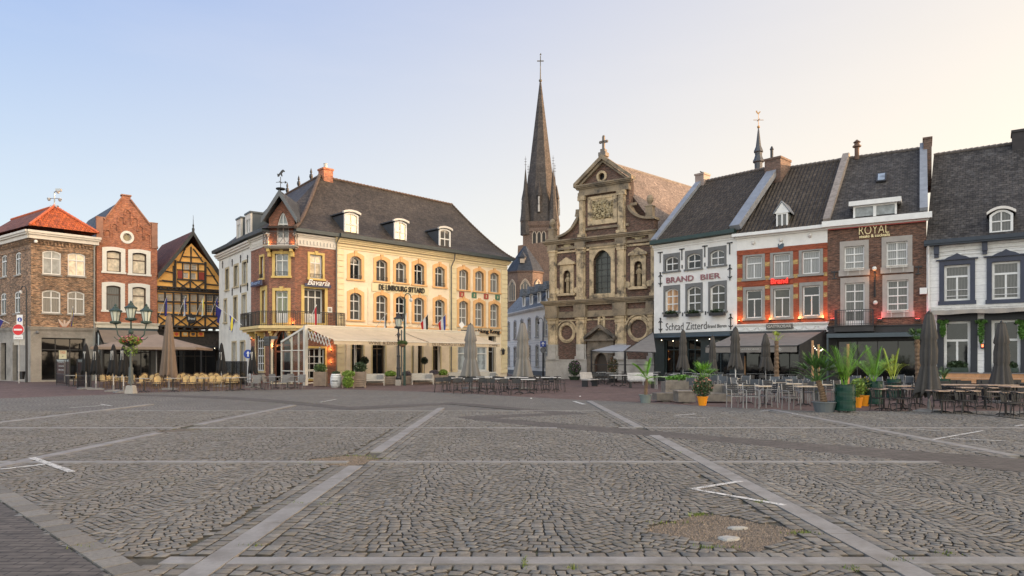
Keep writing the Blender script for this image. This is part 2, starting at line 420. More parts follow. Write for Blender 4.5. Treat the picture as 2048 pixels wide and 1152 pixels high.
def window(parent, fac, x0, x1, z0, z1, rise=0.0, kind='seg', rec=.2, cols=2, rows=(.36,), topcols=None, fw=.07, fmat=None, gmat=None,
           sur=0.0, smat=None, proud=.05, surtop=None, sill=0.0, sillmat=None, y0=0.0, name='window', guard=False, square=False, key=False, door=0.0):
    """window frame with its pane, surround and sill; returns the opening's outline"""
    fmat = fmat or white; gmat = gmat or g_dark; h = z1-z0
    a = outline(x0, x1, z0, z1, rise, kind=kind); b = outline(x0+fw, x1-fw, z0+fw, z1-fw, rise*.9, kind=kind)
    mb = MB(); ya, yb = y0+rec-.07, y0+rec; mb.ring(a, b, ya, yb)
    if kind != 'round':
        zs = [z1-h*r for r in rows]
        for z in zs: mb.box(x0+fw*.5, x1-fw*.5, ya-.012, yb, z-fw*.45, z+fw*.45)
        lv = [z0] + sorted(zs) + [None]
        for i in range(len(lv)-1):
            c = cols if lv[i+1] is not None or topcols is None else topcols
            if not zs: c = cols
            for k in range(1, c):
                x = x0+(x1-x0)*k/c; zt = lv[i+1] if lv[i+1] is not None else topz(x, x0, x1, z1, rise, kind)-fw*.4
                mb.box(x-fw*.38, x+fw*.38, ya+.008, yb, lv[i], zt)
        if door: mb.box(x0+fw, x1-fw, ya+.02, yb, z0+fw, z0+door)
    wn = part(name, mb, fmat, parent, fac)
    pm = MB(); pm.v = [(p[0], yb-.02, p[1]) for p in a]
    tri = tessellate_polygon([[Vector((p[0], p[1], 0)) for p in a]]); pm.f = [tuple(t) for t in tri]; pm.m = [0]*len(tri)
    # a slightly out-of-true pane, as old glazing is
    k = random.uniform(-.015, .015); pm.v = [(x, y+k*(z-z0)/max(.1, h), z) for x, y, z in pm.v]
    pane = part('pane', pm, gmat, wn)
    if sur:
        st = surtop if surtop is not None else sur
        if kind == 'round': o = outline(x0-sur, x1+sur, z0-sur, z1+sur, kind='round')
        else: o = outline(x0-sur, x1+sur, z0-(0 if sill else sur), z1+st, 0 if square else rise, kind=kind)
        sm = MB(); sm.ring(o, a, y0-proud, y0+rec-.05)
        if key: xc = (x0+x1)/2; sm.prism([(xc-.09, z1-.02), (xc+.09, z1-.02), (xc+.13, z1+st+.1), (xc-.13, z1+st+.1)], y0-proud-.05, y0+.0)
        part('surround', sm, smat or white, wn)
    if sill: part('sill', MB().box(x0-sur-.06, x1+sur+.06, y0-.12, y0+rec-.06, z0-sill, z0), sillmat or smat or white, wn)
    if guard:
        gm = MB(); gm.box(x0, x1, y0-.11, y0-.085, z0+.28, z0+.31); gm.box(x0, x1, y0-.11, y0-.085, z0+.04, z0+.06)
        for k in range(9): x = x0+(x1-x0)*k/8; gm.box(x-.008, x+.008, y0-.105, y0-.09, z0+.05, z0+.29)
        part('guard_rail', gm, dark, wn)
    return a
def rbox(fac, zf, x0, x1, y0, y1, rec):
    """opening of a recessed window: visible edges read at the wall face and at the recessed frame"""
    a = pxbox(fac, zf, x0, x1, y0, y1); b = pxbox(fac, zf, x0, x1, y0, y1, rec)
    return min(a[0], b[0]), max(a[1], b[1]), min(a[2], b[2]), max(a[3], b[3])
def pxbox(fac, zf, x0, x1, y0, y1, yo=0.0):
    """pixel box in a zoomed crop -> x0,x1,z0,z1 on the facade"""
    ax, ay = zf(x0, y0); bx, by = zf(x1, y1); mx = (ax+bx)/2
    return fac.loc(ax, None, yo), fac.loc(bx, None, yo), fac.loc(mx, by, yo)[1], fac.loc(mx, ay, yo)[1]
def Z(ox, oy, s): return lambda x, y: (ox+x/s, oy+y/s)
z1_ = Z(0, 360, 2.619); z2_ = Z(180, 360, 2.619); z3_ = Z(430, 330, 2.504); z4_ = Z(660, 400, 2.954)
z5_ = Z(980, 100, 1.694); z6_ = Z(1080, 270, 2.259); zr1 = Z(1290, 330, 3.113); zr2 = Z(1640, 270, 2.679); P_ = Z(0, 0, 1)
def pt(fac, zf, x, y, yo=0.0): a = zf(x, y); return fac.loc(a[0], a[1], yo)
def lettering(txt, fac, box, parent, mat, y=-.05, ext=.03, shear=0.0, name='lettering', bold=0.0, slope=0.0):
    cu = bpy.data.curves.new('lettering', 'FONT'); cu.body = txt; cu.extrude = .02; cu.shear = shear; cu.offset = bold; cu.resolution_u = 3
    ob = bpy.data.objects.new('tmp', cu); C.objects.link(ob); bpy.context.view_layer.update()
    me0 = bpy.data.meshes.new_from_object(ob); n = len(me0.vertices); co = np.zeros(n*3); me0.vertices.foreach_get('co', co); co = co.reshape(-1, 3)
    mn, mx = co.min(0), co.max(0); x0, x1, z0, z1 = box; mb = MB()
    for c in co:
        fx = (c[0]-mn[0])/(mx[0]-mn[0]); fz = (c[1]-mn[1])/(mx[1]-mn[1])
        mb.v.append((x0+fx*(x1-x0), y-(ext if c[2] > 0 else 0), z0+fz*(z1-z0)+slope*fx))
    mb.f = [tuple(p.vertices) for p in me0.polygons]; mb.m = [0]*len(mb.f)
    bpy.data.objects.remove(ob); bpy.data.curves.remove(cu); bpy.data.meshes.remove(me0)
    return part(name, mb, mat, parent, fac)
def cornice(mb, x0, x1, z, prof, y0=0.0):
    """stack of projecting courses: prof = [(height, projection), ...] upwards from z"""
    for h, p in prof:
        mb.box(x0-p*.6, x1+p*.6, y0-p, y0+.02+p*.01, z, z+h); z += h
    return z
def warm_lamp(x, fac, z, col, watts, y=-.35, size=.12, down=False):
    p = fac.w(x, y, z); d = bpy.data.lights.new('lamp_light', 'POINT'); d.energy = watts; d.color = col; d.shadow_soft_size = size
    o = bpy.data.objects.new('lamp_light', d); C.objects.link(o); o.location = p; return o
# ================================================================== ground
brick_pave = BR('klinker_paving', (.105,.062,.052), (.15,.092,.075), (.05,.04,.036), .2, .1, .008, patch=.3, dark=(.05,.04,.036), dark_amt=.4, bs=.4)
g = MB(); g.poly([(-700,-120,0),(700,-120,0),(700,1200,0),(-700,1200,0)]); struct('ground', g, brick_pave)

# ================================================================== corner house with the red tiled hip roof
FA = Fac(at_scale(62, 25.9), at_scale(191, 24.4))
fa_far = FA.a + (Vector((*at_scale(0, 24.2), 0)) - FA.a).normalized()*9.0
FA2 = Fac((fa_far.x, fa_far.y), (FA.a.x, FA.a.y))
br_a = BR('mixed_brown_brick', (.36,.19,.10), (.11,.062,.042), (.30,.24,.17), .23, .08, .012, patch=.4, dark=(.06,.045,.04), dark_amt=.5)
stone = M('grey_limestone', (.33,.30,.26), .8, .12, 1.2, bs=.3, stain=(.12,.11,.1), stain_amt=.5)
A = root('corner_house', 'brown brick corner house with orange tiled hip roof and glass shop front', 'house', FA)
hA = 12.0-.55; zc = FA.loc(62, 660)[1]
def brick_windows(par, fac, zf, specs, y0=0, **kw):
    hs = []
    for i, s in enumerate(specs):
        b = pxbox(fac, zf, *s[:4]); k = dict(kw); k.update(s[4] if len(s) > 4 else {})
        hs.append(window(par, fac, *b, y0=y0, **k))
    return hs
hs = brick_windows(A, FA, z1_, [(222,320,370,495,{'gmat':g_grey}),(355,447,382,503,{'gmat':g_sunset}),(220,317,577,697,{'gmat':g_half}),(353,443,583,703,{'gmat':g_half})],
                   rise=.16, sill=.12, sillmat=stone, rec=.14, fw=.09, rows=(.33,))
LA = FA.L; wall(A, FA, [(0,zc),(LA,zc),(LA,hA),(0,hA)], hs, br_a, 7.5)
hs = brick_windows(A, FA2, z1_, [(8,35,393,508),(80,108,378,497),(3,32,592,705),(75,105,583,698)], rise=.12, sill=.12, sillmat=stone, rec=.12, fw=.1, rows=(.3,))
hs += brick_windows(A, FA2, z1_, [(-66,-38,405,518),(-70,-40,604,714)], rise=.12, sill=.12, sillmat=stone, rec=.12, fw=.1, rows=(.3,))
wall(A, FA2, [(0,zc),(FA2.L,zc),(FA2.L,hA),(0,hA)], hs, br_a, .5)
bx = pxbox(FA, z1_, 217, 447, 828, 1047)
gf = [(0,0),(LA,0),(LA,zc),(0,zc)]
wall(A, FA, gf, [[(bx[0],.12),(bx[1],.12),(bx[1],bx[3]),(bx[0],bx[3])]], stone, 7.4, .5, 'ground_floor_wall', y0=-.05)
window(A, FA, bx[0], bx[1], .12, bx[3], cols=3, rows=(.28,), fw=.09, rec=.45, fmat=dark, gmat=g_open, name='shop_window', y0=-.05)
dh = [outline(*FA2_b) for FA2_b in [(FA2.loc(z1_(8,0)[0]), FA2.loc(z1_(36,0)[0]), .05, 3.1), (FA2.loc(z1_(70,0)[0]), FA2.loc(z1_(96,0)[0]), .05, 3.1)]]
wall(A, FA2, [(0,0),(FA2.L+.05,0),(FA2.L+.05,zc),(0,zc)], dh, stone, .5, .4, 'ground_floor_wall', y0=-.05)
for a, b in ((8,36),(70,96)):
    window(A, FA2, FA2.loc(z1_(a,0)[0]), FA2.loc(z1_(b,0)[0]), .05, 3.1, cols=1, rows=(.2,), fw=.1, rec=.35, fmat=dark, gmat=g_open, name='door', y0=-.05)
m = MB(); cornice(m, 0, LA, zc, [(.1,.1),(.12,.16),(.05,.2)]); part('stone_band', m, stone, A, FA)
m = MB(); cornice(m, 0, FA2.L, zc, [(.1,.1),(.12,.16),(.05,.2)]); part('stone_band', m, stone, A, FA2)
for f_, L_ in ((FA, LA), (FA2, FA2.L)):
    m = MB(); x = .1
    while x < L_-.1: m.box(x, x+.1, -.1, .02, hA-.75, hA-.5); x += .24
    m.box(0, L_, -.12, .02, hA-.5, hA-.36); m.box(0, L_, -.05, .02, hA-1.15, hA-1.05)
    part('brick_frieze', m, br_a, A, f_)
    m = MB(); cornice(m, 0, L_, hA-.36, [(.3,.3),(.14,.42),(.18,.5)]); part('cornice', m, M('offwhite_gutter', (.62,.57,.50), .6, .08), A, f_)
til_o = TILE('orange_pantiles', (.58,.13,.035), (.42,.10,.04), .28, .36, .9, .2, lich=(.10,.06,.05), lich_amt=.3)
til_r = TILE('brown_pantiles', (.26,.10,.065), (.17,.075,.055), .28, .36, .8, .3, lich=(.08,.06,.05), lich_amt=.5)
W = lambda f, x, y, z: tuple(RM_inv @ f.w(x, y, z))
RM_inv = RM[A.name].inverted()
e = .45; zr = 12.05
c0 = W(FA,-e*.4,-e,zr); c1 = W(FA,LA+.1,-e,zr); back = W(FA2,-.3,-e,zr)
px, py = z1_(285,140); s_ap = 24.3
ax, ay = at_scale(px, s_ap); apex = tuple(RM_inv @ Vector((ax, ay, EYE+(HYP-py)/s_ap)))
u2 = (FA2.a-FA2.b).normalized(); q = Vector((ax, ay, EYE+(HYP-py)/s_ap))+u2*9.2; apb = tuple(RM_inv @ q)
c1b = W(FA,LA+.1,7.6,zr); bb = tuple(Vector(back)+(Vector(c1b)-Vector(c1))*.9)
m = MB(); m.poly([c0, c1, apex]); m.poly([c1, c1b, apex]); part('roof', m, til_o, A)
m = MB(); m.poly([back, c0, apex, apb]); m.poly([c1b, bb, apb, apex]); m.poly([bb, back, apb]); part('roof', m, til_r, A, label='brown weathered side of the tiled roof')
m = MB(); 
for a, b in ((c0,apex),(c1,apex)):
    a = Vector(a); b = Vector(b); k = int((b-a).length/.3)
    for i in range(k): m.tube([a.lerp(b,i/k)+Vector((0,0,.03)), a.lerp(b,(i+1)/k+.02)+Vector((0,0,.08))], .1, 6)
m.tube([Vector(apex)+Vector((0,0,.05)), Vector(apb)+Vector((0,0,.05))], .1, 6)
part('ridge_tile', m, M('orange_ridge', (.55,.13,.05), .7, .25, 5), A)
# drain pipe, plaque, cameras on the wall
m = MB(); xx = LA-.12; m.tube([(xx,-.25,hA-.3),(xx,-.12,hA-.7),(xx,-.1,.1)], .05, 8); parts('drain_pipe', m, M('grey_pipe', (.30,.30,.28), .5, .1), A, FA)
b = pxbox(FA, z1_, 316, 354, 735, 775); m = MB(); m.prism([(b[0],b[2]),(b[1],b[2]),(b[1]+.12,b[3]-.1),((b[0]+b[1])/2,b[3]-.25),(b[0]-.12,b[3]-.1)], -.1, 0)
part('eagle_relief', m, M('terracotta_relief', (.42,.16,.09), .8, .3, 8), A, FA)
m = MB(); xc = (b[0]+b[1])/2
for sg in (-1,1): m.prism([(xc,b[2]+.25),(xc+sg*.42,b[3]+.1),(xc+sg*.36,b[2]+.42),(xc+sg*.1,b[2]+.05)][::sg], -.14, -.09)
m.box(xc-.06,xc+.06,-.16,-.09,b[2]+.1,b[3]); m.box(b[0]-.15,b[1]+.15,-.12,0,b[2]-.12,b[2]-.04); part('eagle_wing', m, M('pale_relief', (.6,.45,.36), .8, .15), A, FA)
b = pxbox(FA, z1_, 315, 355, 887, 940); part('poster', MB().box(b[0],b[1],.34,.35,b[2],b[3]), M('poster_paper', (.62,.6,.42), .7, .1), A, FA)
lettering('TE HUUR', FA, (b[0]+.08,b[1]-.08,b[3]-.35,b[3]-.12), A, M('poster_ink', (.55,.1,.02), .7, .1), y=.335, ext=.003)
lettering('4E', FA, (b[0]+.2,b[1]-.2,b[2]+.2,b[3]-.5), A, dark, y=.335, ext=.003)
for px_, py_ in ((69.5,484),(73,665)):
    x, z = FA.loc(px_, py_); m = MB(); m.box(x-.05,x+.05,-.35,0,z+.02,z+.12); m.ball((x,-.35,z),.13,1); part('wall_camera', m, white if py_ < 600 else M('grey_alarm', (.16,.16,.16), .5, .1), A, FA)
# camera mast on the roof ridge
def cam_mast(at, h):
    r = root('camera_mast', 'steel mast with a cluster of dome cameras on the orange roof', 'security camera', at)
    m = MB(); m.tube([(0,0,-.2),(0,0,h)], .045, 8); m.tube([(-.45,0,h*.55),(.45,0,h*.55)], .03); m.tube([(0,0,h*.95),(.3,-.1,h*1.05)], .03); part('mast', m, steel, r)
    for x, z in ((-.45,h*.52),(.45,h*.48),(.3,h*1.0)):
        m = MB(); m.lathe([(.02,z+.1),(.13,z+.08),(.15,z),(.13,z-.02),(.1,z-.12),(.02,z-.18)], x, 0, 10); part('dome_camera', m, M('camera_grey', (.35,.35,.36), .4, .1), r)
    m = MB(); m.box(.15,.55,-.12,.12,h*1.02,h*1.02+.2); m.box(-.3,.3,-.12,.12,-.15,.1); part('camera_housing', m, steel, r)
qq = Vector((ax, ay, EYE+(HYP-py)/s_ap)); cam_mast((qq.x, qq.y, qq.z), 1.25)

# ================================================================== stepped gable house
FB = Fac(at_scale(193, 24.35), at_scale(314.5, 23.2)); LB = FB.L
B = root('gabled_house', 'red brick house with a stepped gable, round attic window and thick white window frames', 'house', FB)
br_b = BR('red_brick', (.44,.14,.055), (.29,.08,.04), (.33,.23,.17), .22, .078, .010, patch=.22, dark=(.10,.05,.04), dark_amt=.35)
P = lambda x, y, yo=0: pt(FB, z2_, x, y, yo)
zb = FB.loc(193, 644)[1]
sh = P(32,195)[1]; shr = P(350,232)[1]; sh = (sh+shr)/2
g1 = P(75,208); g2 = P(167,92); tp = P(167,80); tp2 = P(213,82); g3 = P(213,104); g4 = P(317,238)
outer = [(0,zb),(LB,zb),(LB,sh),(g4[0],sh),(g4[0],g4[1]),(g3[0],g3[1]),(tp2[0],tp2[1]),(tp[0],tp[1]),(g2[0],g2[1]),(g1[0],g1[1]),(g1[0],sh),(0,sh)]
wm_ = M('thick_white_frame', (.74,.70,.62), .55, .06)
hs = []
for s in ((87,162,370,480,g_sunset),(222,295,382,492,g_sunset),(85,160,553,682,g_half),(222,292,560,690,g_sunset)):
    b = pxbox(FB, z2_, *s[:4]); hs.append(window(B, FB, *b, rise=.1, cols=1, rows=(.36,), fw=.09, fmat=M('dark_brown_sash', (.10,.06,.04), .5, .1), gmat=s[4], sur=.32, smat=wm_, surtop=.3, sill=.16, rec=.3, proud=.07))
cx, cz = P(194.5,300); hs.append(window(B, FB, cx-.32, cx+.32, cz-.34, cz+.34, kind='round', sur=.2, smat=wm_, rec=.25, gmat=GLASS('pane_ochre', folds=.01, curt_or_sky=(.40,.30,.14)), fw=.05))
wall(B, FB, outer, hs, br_b, .45)
m = MB(); m.box(0,LB,.45,10,zb,sh-1.9); part('side_wall', m, br_b, B, FB)
m = MB()
for (x, y, h1) in ((92,268,22),(128,235,22),(163,200,22),(199,165,60),(236,205,56),(264,250,56),(300,290,56)):
    c = P(x, y); w_ = .26
    pts = [(c[0]+math.cos(a)*w_*.9, c[1]-.12+math.sin(a)*w_) for a in [math.pi*i/6 for i in range(7)]]
    for i in range(6): m.bar((pts[i][0],-.03,pts[i][1]), (pts[i+1][0],-.03,pts[i+1][1]), .1, .12)
    m.box(pts[0][0]-.05,pts[0][0]+.05,-.09,0,c[1]-.12-h1/2.6/24*1.0,c[1]-.1); m.box(pts[-1][0]-.05,pts[-1][0]+.05,-.09,0,c[1]-.35,c[1]-.1)
part('blind_arch', m, br_b, B, FB)
m = MB()
for (a, c) in ((g1,g2),(g3,g4)): m.bar((a[0],.2,a[1]+.02),(c[0],.2,c[1]+.02),.62,.1)
for (a, c, z) in ((-.04,g1[0]+.04,sh),(g4[0]-.04,LB+.04,sh),(tp[0]-.06,tp2[0]+.06,tp[1])): m.box(a,c,-.09,.5,z,z+.1)
m.box(-.02,g1[0]-.08,-.08,0,sh-2.1,sh); m.box(g4[0]+.08,LB+.02,-.08,0,sh-2.1,sh)
part('coping', m, M('brick_coping', (.30,.15,.10), .8, .2), B, FB)
slate = TILE('dark_slates', (.085,.088,.092), (.055,.057,.062), .26, .2, .05, .25, rough=.55, dist=.015)
zrg = tp[1]-.12; xm = (tp[0]+tp2[0])/2; ze = sh-1.9
m = MB(); m.slab([(-.15,.4,ze),(xm,.4,zrg),(xm-1.3,13.2,zrg),(-1.5,13.2,ze)],(0,0,-.15)); m.slab([(LB+.15,.4,ze),(LB-1.1,13.2,ze),(xm-1.3,13.2,zrg),(xm,.4,zrg)],(0,0,-.15)); part('roof', m, slate, B, FB)
m = MB(); cornice(m, 0, LB, zb-.45, [(.28,.12),(.1,.2),(.08,.28)]); part('fascia', m, M('cream_fascia', (.68,.61,.49), .6, .1), B, FB)
hs = [outline(.5, LB-.5, .1, 3.3)]
wall(B, FB, [(0,0),(LB,0),(LB,zb-.45),(0,zb-.45)], hs, M('dark_timber_front', (.06,.055,.05), .6, .2), 5, .4, 'shop_front')
window(B, FB, .5, LB-.5, .1, 3.3, cols=5, rows=(.3,), rec=.35, fw=.1, fmat=dark, gmat=g_open, name='shop_window')

# ================================================================== half-timbered house
FC = Fac(at_scale(314.5, 23.1), at_scale(446, 21.75)); LC = FC.L
Ch = root('half_timbered_house', 'half-timbered house with ochre panels, dark beams and a steep gable', 'house', FC)
plaster = M('ochre_plaster', (1.0,.52,.14), .8, .10, 2, bs=.2, stain=(.45,.26,.10), stain_amt=.4)
beam = M('dark_oak_beam', (.045,.036,.03), .75, .3, 6, bs=.4)
P = lambda x, y, yo=0: pt(FC, z2_, x, y, yo)
zj1 = P(518,768)[1]; zj2 = P(518,700)[1]; zj3 = P(518,585)[1]
pk = P(532,300); el = P(352,500); er = P(712,548); ev = (el[1]+er[1])/2+.05
outer = [(0,zj1),(LC,zj1),(LC,ev+.25),(LC-.0,ev+.3),(pk[0],pk[1]-.55),(0,ev+.3)]
hs = []; gl = GLASS('leaded_pane', folds=.01, curt_or_sky=(.70,.56,.42), ior=1.6)
for (x0,x1,y0,y1) in ((492,520,440,475),(531,559,442,477),(489,514,486,514),(528,554,488,519)):
    b = pxbox(FC, z2_, x0,x1,y0,y1); hs.append(window(Ch, FC, *b, cols=3, rows=(.33,.66), fw=.03, rec=.12, gmat=gl))
for i, (x0,x1) in enumerate(((352,388),(397,430),(441,474),(482,512),(528,558),(568,600),(610,642),(650,680))):
    for (y0,y1) in ((596,632),(648,690)):
        dy = (x0-352)/330*8; b = pxbox(FC, z2_, x0,x1,y0+dy,y1+dy*.5)
        hs.append(window(Ch, FC, *b, cols=4, rows=(.25,.5,.75), fw=.03, rec=.12, fmat=M('lead_white', (.5,.46,.4), .6, .1), gmat=gl if i < 6 and (i+int(y0)) % 4 != 3 else g_half))
wall(Ch, FC, outer, hs, plaster, 9, .2)
def tb(lines, zf=z2_, fac=FC, w=.2, y=-.03, mb=None):
    mb = mb or MB()
    for l in lines:
        a = pt(fac, zf, l[0], l[1]); b = pt(fac, zf, l[2], l[3]); ww = (l[4] if len(l) > 4 else w)*.66
        mb.bar((a[0], y, a[1]), (b[0], y, b[1]), .12 if abs(a[0]-b[0]) > 3*abs(a[1]-b[1]) else .12, ww) if False else \
            bar2(mb, a, b, ww, y)
    return mb
def bar2(mb, a, b, w, y, t=.1):
    """flat timber on the facade: width w in the facade plane, thickness t"""
    a = Vector(a); b = Vector(b); d = (b-a).normalized(); s = Vector((-d.y, d.x))*w/2
    mb.prism([tuple(a-s), tuple(b-s), tuple(b+s), tuple(a+s)], y-t+random.uniform(-.008,.008), y+.04)
L = [(352,572,690,590,.3),(352,585,690,603,.16),(352,702,690,716,.26),(352,764,690,776,.34),(352,783,690,795,.2),
 (352,636,690,646,.22),
 (455,430,598,440,.2),(455,470,598,478,.1),(455,520,598,528,.18),(395,478,440,487,.14),(375,525,440,533,.14),(355,530,455,546,.0) if 0 else (362,528,440,536,.12),
 (608,546,672,552,.16),(608,500,652,504,.12),
 (446,420,446,578,.22),(603,430,603,590,.24),(484,436,484,522,.12),(524,438,524,526,.12),(565,440,565,525,.12),(528,350,528,440,.16),(524,528,524,582,.16),
 (455,578,522,530,.13),(455,530,522,582,.13),(530,582,600,534,.13),(530,532,600,588,.13),
 (490,372,524,380,.0) if 0 else (484,400,584,408,.12),(540,360,590,430,.14),(612,455,670,545,.14),(498,360,470,425,.1),
 (436,450,436,575,.14),
 (352,702,352,768,.2),(435,708,435,770,.18),(518,708,518,772,.18),(602,712,602,774,.18),(684,715,684,776,.2),
 (356,762,430,712,.14),(356,712,430,764,.14),(440,766,512,712,.14),(440,714,512,768,.14),(526,768,596,716,.14),(526,716,596,770,.14),(608,772,678,720,.14),(608,718,678,772,.14)]
for x in (346,392,436,478,520,563,606,646,686): dy = (x-352)/330*10; L.append((x,588+dy,x,702+dy*.9,.2))
m = tb(L); part('timber_frame', m, beam, Ch, FC)
# red shutters and corbels
sm_ = M('red_shutter', (.30,.045,.025), .6, .15)
for (x0,x1,y0,y1) in ((458,486,476,516),(566,596,484,524)): b = pxbox(FC, z2_, x0,x1,y0,y1); part('shutter', MB().box(b[0],b[1],-.11,0,b[2],b[3]), sm_, Ch, FC)
m = MB()
for i in range(9): x = .2+(LC-.4)*i/8; m.box(x-.09,x+.09,-.34,0,zj1-.3,zj1-.08); m.box(x-.09,x+.09,-.3,0,zj3+.05,zj3+.22)
m.box(-.05,LC+.05,-.42,0,zj1-.09,zj1-.0); m.box(-.05,LC+.05,-.36,0,zj3+.22,zj3+.32); parts('corbel', m, beam, Ch, FC)
# bargeboards and roof
m = MB(); T = Vector
def barge(x0, z0, x1, z1, sag):
    n = 8; pts = []
    for i in range(n+1):
        t = i/n; pts.append((x0+(x1-x0)*t, z0+(z1-z0)*t-sag*math.sin(math.pi*t)))
    lo = [(p[0], p[1]-.42-.08*(1-i/n)) for i, p in enumerate(pts)]
    m.prism(pts+lo[::-1], -.55, -.42)
barge(el[0]-.05, el[1]+.15, pk[0], pk[1]+.55, .12); barge(er[0]+.1, er[1]-.1, pk[0], pk[1]+.55, .12)
m.lathe([(.09,pk[1]+.2),(.12,pk[1]+.7),(.05,pk[1]+.8),(.08,pk[1]+1.0),(.03,pk[1]+1.1),(.01,pk[1]+1.9)], pk[0], -.48, 6)
part('bargeboard', m, M('dark_grey_board', (.05,.05,.047), .65, .2), Ch, FC)
til_d = TILE('dark_red_tiles', (.20,.075,.045), (.13,.055,.038), .2, .26, .25, .3, lich=(.06,.05,.045), lich_amt=.5)
m = MB(); zt = pk[1]+.5
m.slab([(el[0]-.1,-.5,el[1]),(pk[0],-.5,zt),(pk[0],9.5,zt),(el[0]-.1,9.5,el[1])],(0,0,-.16)); m.slab([(er[0]+.1,-.5,er[1]-.05),(er[0]+.1,9.5,er[1]-.05),(pk[0],9.5,zt),(pk[0],-.5,zt)],(0,0,-.16)); part('roof', m, til_d, Ch, FC)
# small ground floor behind the terraces, shield panels, brackets
wall(Ch, FC, [(0,0),(LC,0),(LC,zj1-.3),(0,zj1-.3)], [outline(.4, LC-.4, .1, 2.7)], beam, 8, .4, 'shop_front', y0=.2)
window(Ch, FC, .4, LC-.4, .1, 2.7, cols=5, rows=(.25,), rec=.35, fmat=M('brown_frame', (.06,.05,.04), .6, .1), gmat=g_open, name='shop_window', y0=.2)
shc = [(.62,.25,.05),(.7,.3,.04),(.62,.22,.03),(.6,.3,.06),(.55,.06,.03)]
for i, x in enumerate((398,437,482,524,565)):
    if i == 0: continue
    b = pxbox(FC, z2_, x+2, x+34, 796, 820); s_ = part('shield_panel', MB().box(b[0],b[1],.1,.2,b[2],b[3]), M('ochre_shield_field', (.70,.30,.05), .7, .1), Ch, FC)
    xc = (b[0]+b[1])/2; zz = (b[2]+b[3])/2; w_ = (b[1]-b[0])*.28; h_ = (b[3]-b[2])*.36
    part('heraldic_shield', MB().prism([(xc-w_,zz+h_),(xc-w_,zz-h_*.3),(xc,zz-h_),(xc+w_,zz-h_*.3),(xc+w_,zz+h_)][::-1], .085, .1), M('shield_ink_%d' % (i % 3), ((.08,.06,.05),(.55,.08,.04),(.6,.5,.3))[i % 3], .7, .1), s_)
m = MB(); b1 = P(640,842); b2 = P(676,800); bar2(m, (LC-.9,zj1-1.6), (LC+.05,zj1-.4), .18, -.15); part('bracket', m, beam, Ch, FC)
x, z = P(522,729); m = MB(); m.v = []; m.lathe([(.38,-.05),(.42,-.02),(.42,.03),(.38,.05)], 0, 0, 20)
m.v = [(x+a, -.5+c, z+b) for a, b, c in m.v]; sg = root('round_pub_sign', 'round black pub sign on the half-timbered front', 'sign', FC)
part('disc', m, dark, sg, FC)
lettering('Brand', FC, (x-.3,x+.3,z-.08,z+.16), sg, white, y=-.555, ext=.01, shear=.2, bold=.01)
m = MB(); m.box(x-.05,x+.05,-.5,0,z+.42,z+.5); part('bracket', m, dark, sg, FC)
m = MB(); m.lathe([(.12,zj3+3),(.12,zj3+4.3),(.2,zj3+4.35),(.2,zj3+4.5),(.05,zj3+4.6)], .35, 5.5, 8); part('flue', m, steel, Ch, FC)
# ================================================================== corner hotel: white wing, brick corner, long yellow front
FY = Fac(at_scale(673, 27.0), at_scale(1014, 21.7)); LY = FY.L
hb2a = at_scale(590, 28.2); FB2 = Fac(hb2a, (FY.a.x, FY.a.y))
hca = at_scale(538, 28.2); FCH = Fac(hca, hb2a)
hb1 = at_scale(502, 26.6); FB1 = Fac(hb1, hca)
hw = at_scale(438, 23.35); FW = Fac(hw, hb1)
Hh = root('corner_hotel', 'long yellow hotel with a dark brick corner, white side wing and steep slate roof', 'hotel', FY)
rmh = RM[Hh.name].inverted(); HL = lambda v: tuple(rmh @ Vector(v))
EV = 10.95
yel = M('yellow_render', (.88,.73,.53), .8, .07, 1.2, bs=.1, stain=(.50,.38,.20), stain_amt=.3)
ora = M('orange_surround', (.80,.46,.20), .75, .08, 2); och = M('ochre_stone', (.62,.44,.15), .75, .1, 2)
br_h = BR('speckled_brick', (.27,.085,.045), (.12,.048,.032), (.33,.20,.14), .2, .07, .010, patch=.2, dark=(.08,.045,.04), dark_amt=.3)
wht = M('white_render', (.70,.68,.62), .8, .07, 1.0, bs=.15, stain=(.36,.36,.35), stain_amt=.4)
# ---- yellow front
hs = []
ups = [(117,173,335,468),(272,326,355,480),(388,437,368,488),(497,543,378,500),(620,664,396,513),(762,803,413,530),(857,895,422,539),(946,983,432,546)]
los = [(117,173,550,708),(272,326,563,713),(388,437,570,717),(497,543,578,722),(620,664,590,732),(762,803,598,742),(857,895,606,747),(946,983,614,752)]
for row, lst in enumerate((ups, los)):
    for i, s in enumerate(lst):
        b = rbox(FY, z4_, *s, .27); gm_ = g_curt if i > 4 else (g_half if (i+row) % 3 else g_dark)
        hs.append(window(Hh, FY, *b, rise=.22, cols=2, rows=(.34,) if row == 0 else (.3,.66), fw=.08, rec=.32, gmat=gm_, sur=.24, smat=ora, surtop=.28, proud=.05, key=True, sill=.12, sillmat=ora, guard=(row == 0 and i < 5)))
EW = EV-.35
dh = []
gfz = FY.loc(673, 655)[1]-.0
for (a, b_) in ((128,196),(250,326),(486,544),(608,652)):
    dh.append(outline(FY.loc(z4_(a,0)[0], None), FY.loc(z4_(b_,0)[0], None), .12, 3.2, .0))
b = (FY.loc(916), FY.loc(975)); dh.append(outline(b[0], b[1], .75, 2.9))
b2_ = (FY.loc(977), FY.loc(992.5)); dh.append(outline(b2_[0], b2_[1], .1, 3.9))
wall(Hh, FY, [(0,0),(LY,0),(LY,EW),(0,EW)], hs+dh, yel, 12, .34)
